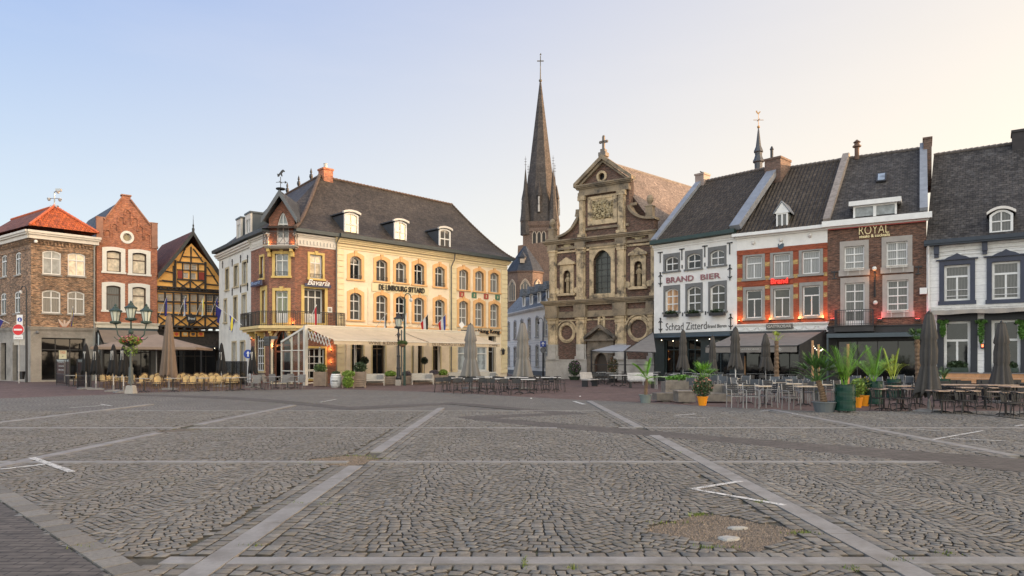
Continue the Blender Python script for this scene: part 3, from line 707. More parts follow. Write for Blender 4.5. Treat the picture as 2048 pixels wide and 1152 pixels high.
for k, (a, b_) in enumerate(((128,196),(250,326),(486,544),(608,652))):
    window(Hh, FY, FY.loc(z4_(a,0)[0]), FY.loc(z4_(b_,0)[0]), .12, 3.2, cols=2, rows=(.2,), fw=.08, rec=.3, fmat=M('brown_door', (.10,.065,.035), .5, .15), gmat=g_open, name='door', sur=.12, smat=M('pale_surround', (.66,.52,.28), .7, .05), proud=.03)
window(Hh, FY, b[0], b[1], .75, 2.9, cols=3, rows=(.3,), fw=.1, rec=.2, gmat=GLASS('pane_swag_curtain', folds=9, curt_or_sky=(.45,.5,.52)), name='shop_window', sill=.1)
window(Hh, FY, b2_[0], b2_[1], .1, 3.9, cols=1, rows=(.38,), fw=.09, rec=.5, fmat=M('grey_door_frame', (.3,.3,.3), .5, .05), gmat=g_open, name='door')
m = MB()
for xa in (690, 741, 858):   # wall piers between the terrace doors
    pass
for t0 in (.75, 5.2, 7.0): m.box(t0, t0+.3, -.22, 0, 0, 3.3)
parts('pier', m, yel, Hh, FY)
m = MB(); q = [(0.0,.62),(FY.loc(900)-.35,.7),(LY-.62,.62)]
for x0, wd in ((.0,.6),(FY.loc(z4_(705,0)[0]),.75),(LY-.75,.75)):
    z = .5
    while z < EW-1.0:
        m.box(x0, x0+wd, -.07, 0, z, z+.38); z += .43
parts('quoin', m, M('pale_quoin', (.82,.68,.42), .8, .06), Hh, FY, .06)
m = MB()
for (za, pr) in ((EW-.6, .05), (EW-.42, .1)): m.box(0, LY, -pr, 0, za, za+.13)
cornice(m, 0, LY, EW-.2, [(.12,.2),(.12,.3),(.1,.4)]); part('cornice', m, M('pale_cornice', (.80,.66,.40), .75, .06), Hh, FY)
m = MB(); m.box(-.02, LY+.2, -.66, .0, EV-.18, EV+.02); m.box(-.02,LY+.2,-.7,-.6,EV-.2,EV+.08); part('gutter', m, gutter, Hh, FY)
zs = FY.loc(673, z4_(0,726)[1])[1]
m = MB(); m.box(.8, FY.loc(z4_(700,0)[0]), -.08, 0, zs-.28, zs-.1); m.box(FY.loc(z4_(752,0)[0]), LY-.8, -.08, 0, zs-.36, zs-.14); parts('string_course', m, ora, Hh, FY)
zp = zs-.1
m = MB()
for xa in (232, 362, 470, 583): x = FY.loc(z4_(xa,0)[0]); m.box(x-.16, x+.16, -.05, 0, zp+.1, zp+2.9); m.box(x-.1,x+.1,-.075,0,zp+.3,zp+2.7)
for xa in (832, 925): x = FY.loc(z4_(xa,0)[0]); m.box(x-.16, x+.16, -.05, 0, zp, zp+2.7); m.box(x-.1,x+.1,-.075,0,zp+.2,zp+2.5)
parts('panel', m, yel, Hh, FY)
b = pxbox(FY, z4_, 246, 580, 497, 560); m = MB(); m.box(b[0],b[1],-.07,0,b[2]+.1,b[3]-.1); part('sign_panel', m, M('pale_quoin', (.8,.7,.5)), Hh, FY)
b = pxbox(FY, z4_, 284, 553, 506, 544); letm = M('dark_letters', (.03,.028,.025), .5, .1)
lettering('DE LIMBOURG SITTARD', FY, (b[0],b[1],b[2]+.02,b[3]-.05), Hh, letm, y=-.09, ext=.08, bold=.012)
b = pxbox(FY, z4_, 872, 998, 764, 797); part('sign_panel', MB().box(b[0]-2.6,b[1]+.1,-.06,0,b[2]-.1,b[3]+.08), M('beige_sign_board', (.62,.50,.34), .7, .06), Hh, FY)
lettering('Hong Kong', FY, (b[0],b[1],b[2]+.03,b[3]), Hh, letm, y=-.08, ext=.06, bold=.03)
lettering('CAFE', FY, (FY.loc(z4_(618,0)[0]), FY.loc(z4_(686,0)[0]), zs-.75, zs-.48), Hh, letm, y=-.03, ext=.08, bold=.02)
b = pxbox(FY, z4_, 770, 866, 768, 792); lettering('RESTAURANT', FY, (b[0],b[1],b[2],b[3]), Hh, letm, y=-.08, ext=.06, bold=.02)
for i, (x, y, c) in enumerate(((777,558,(.42,.08,.06)),(850,563,(.08,.20,.12)),(921,570,(.42,.08,.06)),(988,576,(.12,.24,.15)))):
    c0, z0 = pt(FY, z4_, x, y); tl = part('wall_tile', MB().box(c0-.26,c0+.26,-.07,0,z0-.24,z0+.24), M('glazed_tile_%d' % (i % 2), c, .3, .4, 9), Hh, FY)
    m = MB(); m.prism([(c0+.15*math.cos(a*1.257+.3)*(1 if a % 2 else .5), z0+.17*math.sin(a*1.257+.3)) for a in range(5)], -.085, -.065); part('tile_figure', m, M('tile_figure', (.55,.42,.25), .5, .3, 9), tl)
# ---- lantern by the door, pipes
x, z = pt(FY, z4_, 1008, 898)
m = MB(); m.lathe([(.05,z-.25),(.12,z-.2),(.16,z+.12),(.2,z+.15),(.02,z+.32)], x, -.35, 6); m.tube([(x,0,z+.1),(x,-.2,z+.38),(x,-.35,z+.32)], .02); part('wall_lantern', m, dark, Hh, FY)
m = MB(); xp = FY.loc(z4_(712,0)[0]); m.tube([(xp+.1,-.5,EV-.2),(xp+.1,-.42,EV-.7),(xp,-.12,EV-1.3),(xp,-.1,.1)], .055, 8); m.tube([(-.06,-.5,EV-.2),(-.06,-.12,EV-.6),(-.06,-.1,.1)], .055, 8); parts('drain_pipe', m, M('hotel_pipe', (.16,.15,.13), .5, .1), Hh, FY)
# ---- brick right face
sash = white
b1 = rbox(FB2, z3_, 475, 531, 452, 568, .2); b2 = rbox(FB2, z3_, 446, 538, 622, 790, .35)
gw = GLASS('pane_amber_reflection', folds=.01, curt_or_sky=(.55,.42,.25), ior=1.9)
hs = [window(Hh, FB2, *b1, cols=2, rows=(.34,), fw=.08, sur=.17, smat=och, sill=.14, key=True, gmat=g_sunset, guard=True, rec=.22),
      window(Hh, FB2, *b2, cols=3, rows=(.24,), fw=.1, sur=.22, smat=och, key=True, gmat=g_half, rec=.5, door=.7, name='balcony_door')]
b3 = pxbox(FB2, z3_, 455, 550, 918, 1075); hs.append(window(Hh, FB2, b3[0],b3[1],.35,b3[3], cols=4, rows=(.27,.5,.75), fw=.07, sur=.15, smat=och, gmat=g_open, rec=.25))
L2 = FB2.L; wall(Hh, FB2, [(0,0),(L2,0),(L2,EW),(0,EW)], hs, br_h, .5, .5)
# ---- chamfered face
b1 = pxbox(FCH, z3_, 301, 367, 445, 556); b2 = pxbox(FCH, z3_, 302, 365, 630, 790)
g_door = GLASS('pane_green_curtain', folds=30, curt_or_sky=(.22,.24,.14))
hs = [window(Hh, FCH, *b1, cols=2, rows=(.3,), fw=.09, sur=.2, smat=och, sill=.14, key=True, gmat=g_grey, guard=True, rec=.2),
      window(Hh, FCH, *b2, cols=2, rows=(.2,), fw=.1, sur=.2, smat=och, key=True, gmat=g_door, rec=.25, door=.7, name='balcony_door')]
L3 = FCH.L; xc = L3/2
hs.append(window(Hh, FCH, xc-.62, xc+.62, .1, 3.9, rise=1.0, kind='gothic', cols=2, rows=(.3,.42), fw=.13, sur=.16, smat=M('pale_stone_arch', (.62,.52,.36)), rec=.35, gmat=g_open, fmat=M('brown_oak_door', (.16,.06,.03), .6, .2), name='entrance_door'))
ga = FCH.loc(z3_(270,0)[0]); gb = FCH.loc(z3_(398,0)[0]); gz = FCH.loc(564, z3_(0,178)[1])[1]; gs = FCH.loc(564, z3_(0,268)[1])[1]
b0 = pxbox(FCH, z3_, 307, 370, 235, 400)
hs.append(window(Hh, FCH, *b0, rise=1.15, kind='gothic', cols=2, rows=(.36,), fw=.09, rec=.2, gmat=g_grey, door=.55, name='gothic_window'))
wall(Hh, FCH, [(0,0),(L3,0),(L3,EW+.2),(gb,EW+.2),(gb,gs),(xc,gz),(ga,gs),(ga,EW+.2),(0,EW+.2)], hs, br_h, .5, .3)
m = MB(); m.box(ga, ga+.02, .5, 3.2, EW, gs); m.box(gb-.02, gb, .5, 3.2, EW, gs); part('dormer_cheek', m, br_h, Hh, FCH)
m = MB(); k = .55
for sg, xe in ((-1, ga-.25), (1, gb+.25)):
    m.slab([(xe,-k,gs-.25),(xc,-k,gz+.45),(xc,4.5,gz+.45),(xe,4.5,gs-.25)][::sg], (0,0,.16))
part('dormer_roof', m, slate, Hh, FCH)
m = MB()
for sg, xe in ((-1, ga-.35), (1, gb+.35)): m.prism([(xe,gs-.45),(xe,gs-.1),(xc,gz+.65),(xc,gz+.2)][::sg], -k-.06, -k+.02)
part('bargeboard', m, M('slate_grey_board', (.10,.11,.12), .6, .1), Hh, FCH)
# arches over the dormer, dentil frieze
m = MB(); zb_ = FCH.loc(564, z3_(0,408)[1])[1]
m.box(ga-.2, gb+.3, -.75, 0, zb_-.12, zb_); m.box(ga-.1, gb+.2, -.6, 0, zb_-.22, zb_-.12)
part('small_balcony', m, stone, Hh, FCH)
m = MB()
for x in (ga+.1, gb-.1): m.prism([(x-.1,zb_-.22),(x+.1,zb_-.22),(x+.1,zb_-.75),(x-.1,zb_-.75)][::-1], -.3, 0); m.box(x-.1,x+.1,-.55,0,zb_-.42,zb_-.22)
parts('balcony_bracket', m, och, Hh, FCH)
def railing(mb, pts, z, h=.95, step=.14, cross=False):
    for i in range(len(pts)-1):
        a = Vector((*pts[i],0)); c = Vector((*pts[i+1],0)); n = max(1, int((c-a).length/step))
        for zz, r in ((z+h,.03),(z+.08,.02),(z+h-.12,.015)): mb.bar((a.x,a.y,zz),(c.x,c.y,zz), r*1.6)
        for j in range(n+1):
            p = a.lerp(c, j/n); mb.bar((p.x,p.y,z),(p.x,p.y,z+h), .022 if j % 6 else .045)
        if cross:
            k = max(1, round((c-a).length/.62))
            for j in range(k):
                p = a.lerp(c, j/k); q_ = a.lerp(c, (j+1)/k)
                mb.bar((p.x,p.y,z+.1),(q_.x,q_.y,z+h-.1),.02); mb.bar((p.x,p.y,z+h-.1),(q_.x,q_.y,z+.1),.02)
m = MB(); railing(m, [(ga-.15,-.1),(ga-.15,-.7),(gb+.25,-.7),(gb+.25,-.1)], zb_, .95, .62, True); part('railing', m, dark, Hh, FCH)
# ---- left brick face
b1 = pxbox(FB1, z3_, 228, 244, 460, 568); b2 = pxbox(FB1, z3_, 236, 254, 628, 790)
hs = [window(Hh, FB1, *b1, cols=1, rows=(.34,), fw=.08, sur=.16, smat=och, sill=.14, gmat=g_half, guard=True, rec=.2),
      window(Hh, FB1, *b2, cols=1, rows=(.2,), fw=.1, sur=.3, smat=och, gmat=g_door, rec=.2, door=.7, name='balcony_door')]
a_ = FB1.loc(z3_(206,0)[0]); c_ = FB1.loc(z3_(248,0)[0])
hs.append(window(Hh, FB1, a_, c_, .9, FB1.loc(521, z3_(0,842)[1])[1], cols=4, rows=(.2,.4,.6,.8), fw=.08, sur=.12, smat=M('pale_surround', (.66,.52,.28)), gmat=g_open, rec=.2, sill=.12))
L1 = FB1.L; wall(Hh, FB1, [(0,0),(L1,0),(L1,EW),(0,EW)], hs, br_h, .5, .3)
# ---- white wing
hs = []
for (x0,x1,y0,y1) in ((52,70,522,625),(95,117,505,608),(137,160,487,596),(45,60,677,788),(93,112,662,778),(135,157,650,763)):
    b = pxbox(FW, z3_, x0+3, x1-1, y0, y1); hs.append(window(Hh, FW, *b, cols=2, rows=(.34,), fw=.08, sur=.16, smat=M('sand_surround', (.46,.38,.24), .75, .1), sill=.12, gmat=g_dark, rec=.25))
LW = FW.L
for x0, x1 in ((88,106),(130,150)): a_, c_ = FW.loc(z3_(x0,0)[0]), FW.loc(z3_(x1,0)[0]); hs.append(window(Hh, FW, a_, c_, .1, 3.1, cols=1, rows=(.25,), fw=.1, sur=.14, smat=M('sand_surround', (.46,.38,.24)), gmat=g_open, rec=.25, name='door'))
wall(Hh, FW, [(0,0),(LW,0),(LW,EW),(0,EW)], hs, wht, 6, .3)
m = MB()
for (x, y) in ((40,500),(88,490),(130,470),(165,470),(88,635),(130,620),(165,610)):
    x_, z_ = pt(FW, z3_, x, y); m.box(x_-.04,x_+.04,-.06,0,z_-.3,z_+.3); m.box(x_-.12,x_+.12,-.06,0,z_+.1,z_+.16)
parts('wall_anchor', m, dark, Hh, FW)
# ---- cornices and gutters of the brick and white faces
fr = M('white_frieze', (.70,.66,.60), .7, .06)
for f_, nm in ((FW,0),(FB1,1),(FB2,1)):
    m = MB(); L_ = f_.L
    if nm:
        m.box(0,L_,-.06,0,EW-.75,EW-.05); cornice(m, 0, L_, EW-.12, [(.1,.14),(.12,.26)])
        x = .1
        while x < L_-.1: m.box(x,x+.09,-.14,0,EW-.62,EW-.35); x += .26
    else: cornice(m, 0, L_, EW-.4, [(.15,.12),(.15,.25),(.14,.36)])
    part('frieze', m, fr, Hh, f_)
    m = MB(); m.box(-.15,L_+.12,-.5,-.0,EV-.2,EV+.0); m.box(-.15,L_+.12,-.56,-.46,EV-.2,EV+.06); part('gutter', m, gutter, Hh, f_)
# ---- big balcony round the corner
zb2 = FCH.loc(564, 652)[1]
def off(fac, t, d): p = fac.a + fac.u*t - fac.n*d; return (p.x, p.y)
D = .88
def corner(f1, f2, d):   # offset corner of two meeting faces
    p1 = f1.b - f1.n*d; p2 = f2.a - f2.n*d; k = ((p2-p1).x*f2.u.y-(p2-p1).y*f2.u.x)/(f1.u.x*f2.u.y-f1.u.y*f2.u.x); p = p1+f1.u*k; return (p.x, p.y)
o1 = off(FB1, .1, D); o2 = corner(FB1, FCH, D); o3 = corner(FCH, FB2, D); o4 = off(FB2, L2+.3, D)
i1 = off(FB1, .1, -.1); i2 = (FCH.a.x, FCH.a.y+.1); i3 = (FB2.a.x, FB2.a.y+.1); i4 = off(FB2, L2+.3, 0.0)
lp = [o1,o2,o3,o4,i4,i3,i2,i1]
m = MB(); m.slab([HL((p[0],p[1],zb2-.2)) for p in lp], (0,0,.2)); 
D2 = .7; o1b = off(FB1,.2,D2); o2b = corner(FB1,FCH,D2); o3b = corner(FCH,FB2,D2); o4b = off(FB2,L2+.2,D2)
m.slab([HL((p[0],p[1],zb2-.36)) for p in (o1b,o2b,o3b,o4b,i4,i3,i2,i1)], (0,0,.17)); part('balcony', m, M('ochre_balcony', (.66,.50,.24), .75, .1), Hh)
m = MB(); ra = off(FB1,.15,D-.08); rb = corner(FB1,FCH,D-.08); rc = corner(FCH,FB2,D-.08); rd = off(FB2,L2+.25,D-.08)
railing(m, [HL((*p,0))[:2] for p in (off(FB1,.15,.05),ra,rb,rc,rd,off(FB2,L2+.25,.05))], zb2, 1.0, .13); part('railing', m, dark, Hh)
m = MB()
for f_, ts in ((FB1,(.9,2.6)),(FCH,(.25,L3-.25)),(FB2,(1.2,L2-.6))):
    for t in ts:
        for k in range(3):
            pa = [f_.w(t-.09,.0,zb2-.36-.16*k), f_.w(t+.09,.0,zb2-.36-.16*k), f_.w(t+.09,-.6+.2*k,zb2-.36-.16*k), f_.w(t-.09,-.6+.2*k,zb2-.36-.16*k)]
            m.slab([HL(p) for p in pa], (0,0,-.16))
parts('balcony_bracket', m, och, Hh)
# ---- roof: yellow wing, white wing, hips with a bell-cast foot
sl_h = TILE('grey_brown_slates', (.085,.068,.054), (.050,.041,.034), .24, .19, .05, .3, lich=(.16,.13,.10), lich_amt=.35, rough=.6, dist=.018)
Hr = 16.8; dr = 6.0; OV = .55
def bell(t):   # height fraction against run fraction: flatter at the eaves
    return t**1.22
yc = lambda t, d, h: FY.w(t, d, h)
RA = yc(1.9, dr, Hr); RB = yc(16.0, dr, Hr-.1)
wdir = (FW.a-FW.b).normalized(); RC = RA + wdir*11.5
def eave(p): return Vector((p[0], p[1], EV))
oF = FY.b - FY.n*OV + FY.u*OV; oFb = FY.b + FY.n*12.3 + FY.u*OV
oB2 = Vector((*corner(FCH, FB2, OV), 0)); oB1 = Vector((*corner(FB1, FCH, OV), 0))
oW = FW.a - FW.n*OV + wdir*OV; oWb = FW.a + FW.n*8 + wdir*OV
def roof_face(m, e0, e1, r0, r1, n=6, fn=bell):
    e0 = eave(e0); e1 = eave(e1)
    rows = []
    for i in range(n+1):
        t = i/n; k = fn(t)
        a = e0.lerp(r0, t); b = e1.lerp(r1, t); a.z = EV+(r0.z-EV)*k; b.z = EV+(r1.z-EV)*k; rows.append((a, b))
    for i in range(n):
        (a, b), (c, d) = rows[i], rows[i+1]
        m.poly([HL(a), HL(b), HL(d), HL(c)] if (c-d).length > .05 else [HL(a), HL(b), HL(c)])
m = MB()
roof_face(m, oB2, oF, RA, RB); roof_face(m, oF, oFb, RB, RB); roof_face(m, oB1, oB2, RA, RA)
roof_face(m, oW, oB1, RC, RA); roof_face(m, oWb, oW, RC, RC)
inner = FY.a + FY.n*12.3 + FY.u*4
roof_face(m, oFb, inner, RB, RA); roof_face(m, inner, oWb, RA, RC)
part('roof', m, sl_h, Hh)
m = MB()
def ridge(m, a, b, r=.09, n=None, lift=.05, fn=None):
    n = n or int((b-a).length/.33)
    for i in range(n):
        p = a.lerp(b, i/n); q_ = a.lerp(b, (i+.95)/n)
        if fn: p.z = a.z+(b.z-a.z)*fn(i/n); q_.z = a.z+(b.z-a.z)*fn((i+1)/n)
        m.tube([HL(p+Vector((0,0,lift))), HL(q_+Vector((0,0,lift+.05)))], r, 6)
ridge(m, RA, RB); ridge(m, RA, RC); ridge(m, eave(oB2), RA, .14, fn=bell, n=34, lift=.06); ridge(m, eave(oF), RB, .07, fn=bell, n=30)
part('ridge_tile', m, M('clay_ridge', (.11,.075,.058), .8, .3, 6), Hh)
ch = RA + Vector((.15,.3,0)); cl = HL(ch)
m = MB(); m.box(cl[0]-.1,cl[0]+.75,cl[1]-.45,cl[1]+.45,Hr-1.2,Hr+.75); m.box(cl[0]-.16,cl[0]+.81,cl[1]-.51,cl[1]+.51,Hr+.6,Hr+.75); part('chimney', m, br_b, Hh)
m = MB(); m.lathe([(.14,Hr+.75),(.14,Hr+1.15),(.17,Hr+1.2)], cl[0]+.3, cl[1], 8); part('chimney_pot', m, M('pot_grey', (.5,.48,.44), .7), Hh)
# roof finials near the hip top
for k, (px_, py_) in enumerate(((581,367),(591,361),(604,352))):
    t = 7.6-k*2.9; p = RA + wdir*t; q_ = HL(p); m = MB()
    m.lathe([(.05,Hr-.1),(.07,Hr+.1),(.16,Hr+.35),(.13,Hr+.55),(.05,Hr+.62),(.10,Hr+.75),(.07,Hr+.9),(.01,Hr+1.1)], q_[0], q_[1], 7); part('roof_finial', m, dark, Hh)
# front dormers with arched heads
gd = M('dormer_slate_cheek', (.055,.06,.068), .55, .15)
def dormer(fac, x0, x1, z0, z1, y_, depth, rise, parent, gmat, kind='arch', cheek=None, capm=None):
    w_ = .13; mb = MB(); mb.ring(outline(x0,x1,z0,z1,rise), outline(x0+w_,x1-w_,z0+w_,z1-w_,rise*.8), y_-.02, y_+.14)
    fr_ = part('dormer', mb, white, parent, fac)
    window_in = MB(); oi = outline(x0+w_,x1-w_,z0+w_,z1-w_,rise*.8); window_in.v = [(p[0],y_+.06,p[1]) for p in oi]
    window_in.f = [tuple(t) for t in tessellate_polygon([[Vector((p[0],p[1],0)) for p in oi]])]; window_in.m = [0]*len(window_in.f); part('pane', window_in, gmat, fr_)
    bm_ = MB(); xc_ = (x0+x1)/2; bm_.box(xc_-.03,xc_+.03,y_+.0,y_+.07,z0,z1-.1); bm_.box(x0+.1,x1-.1,y_+.0,y_+.07,z0+(z1-z0)*.48,z0+(z1-z0)*.53); part('glazing_bar', bm_, white, fr_)
    ck = MB(); ck.box(x0-.02,x0+.06,y_+.1,y_+depth,z0-.3,z1-rise-.02); ck.box(x1-.06,x1+.02,y_+.1,y_+depth,z0-.3,z1-rise-.02); part('dormer_cheek', ck, cheek or gd, fr_)
    tp_ = MB(); o = outline(x0-.14,x1+.14,z1-rise-.06,z1+.04,rise); arc = o[2:]; lo = [(p[0], p[1]+.16) for p in arc]
    tp_.prism(arc+lo[::-1], y_-.18, y_+.02); part('dormer_head', tp_, capm or M('white_zinc_head', (.66,.62,.56), .5, .05), fr_)
    tr_ = MB(); lo = [(p[0], p[1]+.1) for p in arc]; tr_.prism(arc+lo[::-1], y_+.02, y_+depth); part('dormer_roof', tr_, cheek or gd, fr_)
for (x0,x1,y0,y1) in ((85,168,75,215),(380,453,125,258),(645,712,170,292)):
    b = pxbox(FY, z4_, x0, x1, y0, y1, .25); dormer(FY, b[0], b[1], b[2], b[3], .25, 2.6, .16, Hh, g_yel if x0 < 600 else g_half)
# white wing dormers (box shaped)
for (x0,x1,y0,y1) in ((108,131,270,387),(152,179,244,362)):
    b = pxbox(FW, z3_, x0, x1, y0, y1, .3); mb = MB(); mb.ring(outline(b[0],b[1],b[2],b[3],0), outline(b[0]+.3,b[1]-.22,b[2]+.35,b[3]-.45,0), .28, .42)
    fr_ = part('box_dormer', mb, M('offwhite_gutter', (.62,.57,.50)), Hh, FW)
    part('pane', MB().box(b[0]+.3,b[1]-.22,.36,.37,b[2]+.35,b[3]-.45), g_grey, fr_)
    mm = MB(); xm_ = (b[0]+b[1])/2; mm.box(xm_-.03,xm_+.09,.3,.36,b[2]+.3,b[3]-.4); part('glazing_bar', mm, white, fr_)
    part('dormer_cheek', MB().box(b[0]+.02,b[1]-.02,.4,4.2,b[2],b[3]-.03), M('blue_grey_cladding', (.075,.09,.10), .55, .1), fr_)
    part('dormer_roof', MB().box(b[0]-.06,b[1]+.06,.22,4.2,b[3]-.03,b[3]+.1), M('blue_grey_cladding', (.075,.09,.10)), fr_)
# weather vane over the corner gable
gx = FCH.w(xc, -.3, gz+.6); wv = root('weather_vane', 'iron weather vane with a rearing horse above the brick corner gable', 'weather vane', gx)
m = MB(); m.tube([(0,0,-.2),(0,0,1.0)], .025, 6); m.lathe([(.3,.1),(.34,.16),(.3,.2)], 0, 0, 10); parts('post', m, dark, wv)
m = MB(); m.bar((-.32,0,.62),(.32,0,.62),.03); m.bar((0,-.32,.62),(0,.32,.62),.03); m.prism([(.3,.52),(.46,.62),(.3,.72)],-.015,.015); part('cross_arm', m, dark, wv)
m = MB(); m.prism([(-.2,1.0),(-.1,1.02),(-.02,1.18),(.08,1.02),(.14,1.05),(.1,1.24),(.2,1.36),(.3,1.34),(.3,1.42),(.18,1.52),(.06,1.44),(-.12,1.2),(-.24,1.22)], -.02, .02); part('horse', m, dark, wv)
# Bavaria signs
navy = M('navy_sign', (.02,.03,.09), .4, .1)
b = pxbox(FB2, z3_, 442, 566, 580, 606); sg = root('script_sign', 'white script sign on a dark board above the right balcony door', 'sign', FB2)
part('board', MB().box(b[0],b[1]+.1,-.3,-.22,b[2]-.1,b[2]+.12), navy, sg, FB2); lettering('Bavaria', FB2, (b[0]+.15,b[1]-.05,b[2]+.0,b[3]+.05), sg, white, y=-.32, ext=.06, shear=.45, bold=.01)
b = pxbox(FB1, z3_, 206, 252, 583, 606); sg = root('script_sign', 'blue script sign on the left brick face of the hotel corner', 'sign', FB1)
part('board', MB().box(b[0],b[1]+.2,-.4,-.28,b[2]-.05,b[3]), navy, sg, FB1); lettering('Bavaria', FB1, (b[0]+.1,b[1]+.1,b[2]+.05,b[3]-.02), sg, M('pale_blue_letters', (.3,.4,.6), .5), y=-.41, ext=.03, shear=.45)
b = pxbox(FB2, z3_, 562, 585, 712, 738); part('plaque', MB().box(b[0],b[1],-.06,0,b[2],b[3]), white, Hh, FB2)
b_ = MB().box(b[0]+.07,b[1]-.07,-.075,-.05,b[2]+.07,b[3]-.07); part('plaque_face', b_, stone, Hh, FB2)
for f_, x_, z_ in ((FCH, .12, zb2+.15), (FCH, L3-.12, zb2+.15), (FB2, L2-.5, 2.2), (FB2, L2-.5, 1.2), (FCH, ga+.05, zb_+.2), (FCH, gb-.05, zb_+.2)):
    pass
amber = (1,.38,.10)
def uplight(f_, x_, z_, e=7):
    m = MB(); m.lathe([(.05,z_-.1),(.06,z_),(.04,z_+.02)], x_, -.16, 8); s_ = part('wall_lamp', m, dark, Hh, f_)
    m = MB(); m.lathe([(.04,z_+.022),(.035,z_+.03)], x_, -.16, 8); part('bulb', m, EM('amber_bulb', (1,.45,.14), 4), s_)
    warm_lamp(x_, f_, z_+.12, amber, e, y=-.16, size=.04)
uplight(FCH, L3-.1, zb2+.15); uplight(FCH, ga-.02+.1, zb_+.1, 4); uplight(FCH, gb-.05, zb_+.1, 4); uplight(FB1, .5, 3.3); uplight(FCH, .3, 2.6, 5); uplight(FB2, L2-.5, 2.4, 9); uplight(FB2, L2-.5, 1.5, 6)

# ================================================================== white townhouse at the end of the street
FT = Fac(at_scale(1011, 16.3), at_scale(1101, 20.0)); Tn = root('white_townhouse', 'long white townhouse with a slate mansard roof behind the church corner', 'house', FT)
ET = 7.2; LT = FT.L; hs = []; gs_ = M('grey_stone_frame', (.36,.36,.36), .8, .1)
for k in range(6):
    x = LT*(.06+.165*k)
    for (z0_, z1__) in ((1.0,3.15),(4.15,6.15)):
        hs.append(window(Tn, FT, x, x+.85, z0_, z1__, cols=2, rows=(.33,.66), fw=.07, sur=.13, smat=gs_, sill=.1, rec=.16, gmat=g_half, key=True))
wall(Tn, FT, [(0,0),(LT,0),(LT,ET),(0,ET)], hs, M('cool_white_render', (.74,.73,.69), .8, .05, 1.0), 8, .2)
m = MB(); m.box(0,LT,-.04,0,.05,.55); parts('plinth', m, M('dark_plinth', (.12,.13,.14), .8), Tn, FT)
m = MB()
for z in (.95,1.55,2.15,2.75,3.5,3.75): m.box(0,LT,-.012,0,z,z+.03)
part('render_groove', m, gs_, Tn, FT)
m = MB(); cornice(m, 0, LT, ET-.25, [(.1,.1),(.12,.25),(.1,.35)]); part('cornice', m, M('pale_cornice_white', (.6,.6,.6), .7), Tn, FT)
sl_b = TILE('blue_slates', (.13,.145,.165), (.085,.10,.12), .26, .2, .05, .25, rough=.5, dist=.015)
m = MB(); m.slab([(-.1,-.3,ET+.05),(LT+.3,-.3,ET+.05),(LT+.3,2.2,ET+2.7),(-.1,2.2,ET+2.7)],(0,.1,-.12)); m.slab([(-.1,2.2,ET+2.7),(LT+.3,2.2,ET+2.7),(LT+.3,6,ET+3.6),(-.1,6,ET+3.6)],(0,0,-.1)); m.poly([(-.1,-.3,ET+.05),(-.1,2.2,ET+2.7),(-.1,6,ET+3.6),(-.1,8,ET)]); part('roof', m, sl_b, Tn)
for k in range(4):
    x = LT*(.40+.165*k); fr_ = part('dormer', MB().ring(outline(x,x+.8,ET+.5,ET+1.75), outline(x+.14,x+.66,ET+.64,ET+1.6), .1, .25), white, Tn, FT)
    part('pane', MB().box(x+.1,x+.7,.2,.21,ET+.6,ET+1.7), g_dark, fr_)
    m = MB(); m.prism([(x-.25,ET+1.7),(x+1.05,ET+1.7),(x+.8,ET+2.5),(x,ET+2.5)], -.15, 2.2); m.lathe([(.04,ET+2.5),(.05,ET+2.9),(.01,ET+3.2)], x+.4, .6, 6); part('dormer_roof', m, sl_b, fr_)
# ================================================================== baroque church
FK = Fac(at_scale(1096, 21.8), at_scale(1309, 24.0)); LK = FK.L
K = root('baroque_church', 'baroque brick church with yellow stone pilasters, scrolled gable and carved relief', 'church', FK)
br_k = BR('dark_plum_brick', (.11,.042,.030), (.045,.026,.022), (.18,.13,.095), .24, .07, .012, patch=.3, dark=(.05,.04,.035), dark_amt=.4)
marl = M('weathered_marlstone', (.50,.385,.24), .85, .25, 1.6, bs=.5, bscale=12, stain=(.06,.05,.04), stain_amt=.95, stain_scale=1.2)
marl2 = M('sooty_cornice_stone', (.27,.21,.14), .85, .3, 2.2, bs=.6, bscale=10, stain=(.05,.045,.04), stain_amt=.9, stain_scale=1.1)
blue_st = M('pale_base_stone', (.42,.39,.35), .85, .15, 1.5, bs=.3, stain=(.15,.14,.13), stain_amt=.5)
Q = lambda x, y, yo=0: pt(FK, z6_, x, y, yo)
X = lambda x, y=600: Q(x, y)[0]
zpl = 1.75; z_e1 = Q(280, 740)[1]; z_e0 = z_e1-1.55; z_e2 = Q(290, 452)[1]   # lower entablature top, its foot, upper cornice top
z_e2b = z_e2-.95; apz = Q(276, 118)[1]; shz = Q(290,215)[1]
ca, cb = X(182, 350), X(402, 350)
def pb(*a): return pxbox(FK, z6_, *a)
hs = []
bw_ = pb(243,322,520,716); gk = GLASS('leaded_church_window', base=(.035,.038,.032), rough=.25)
hs.append(window(K, FK, *bw_, rise=.75, cols=3, rows=(.16,.3,.44,.58,.72,.86), fw=.05, fmat=M('window_lead', (.05,.05,.048), .6), gmat=gk, sur=.38, smat=marl, square=True, surtop=.5, rec=.45, proud=.1, name='great_window'))
nich = []
for (a, b, c, d) in ((107,140,612,714),(427,464,570,684)):
    bb_ = pb(a,b,c,d); nich.append(bb_); hs.append(outline(*bb_, rise=(bb_[1]-bb_[0])*.48, kind='half'))
ocs = []
for (x, y, r, w_) in ((122,893,27,40),(446,876,33,43)):
    c = Q(x, y); rr = r/2.259/23*1.15; ocs.append((c, rr)); hs.append([(c[0]+rr*math.cos(2*math.pi*i/20), c[1]+rr*1.08*math.sin(2*math.pi*i/20)) for i in range(20)])
sn = pb(271,288,822,866); hs.append(outline(*sn, rise=.3, kind='half'))
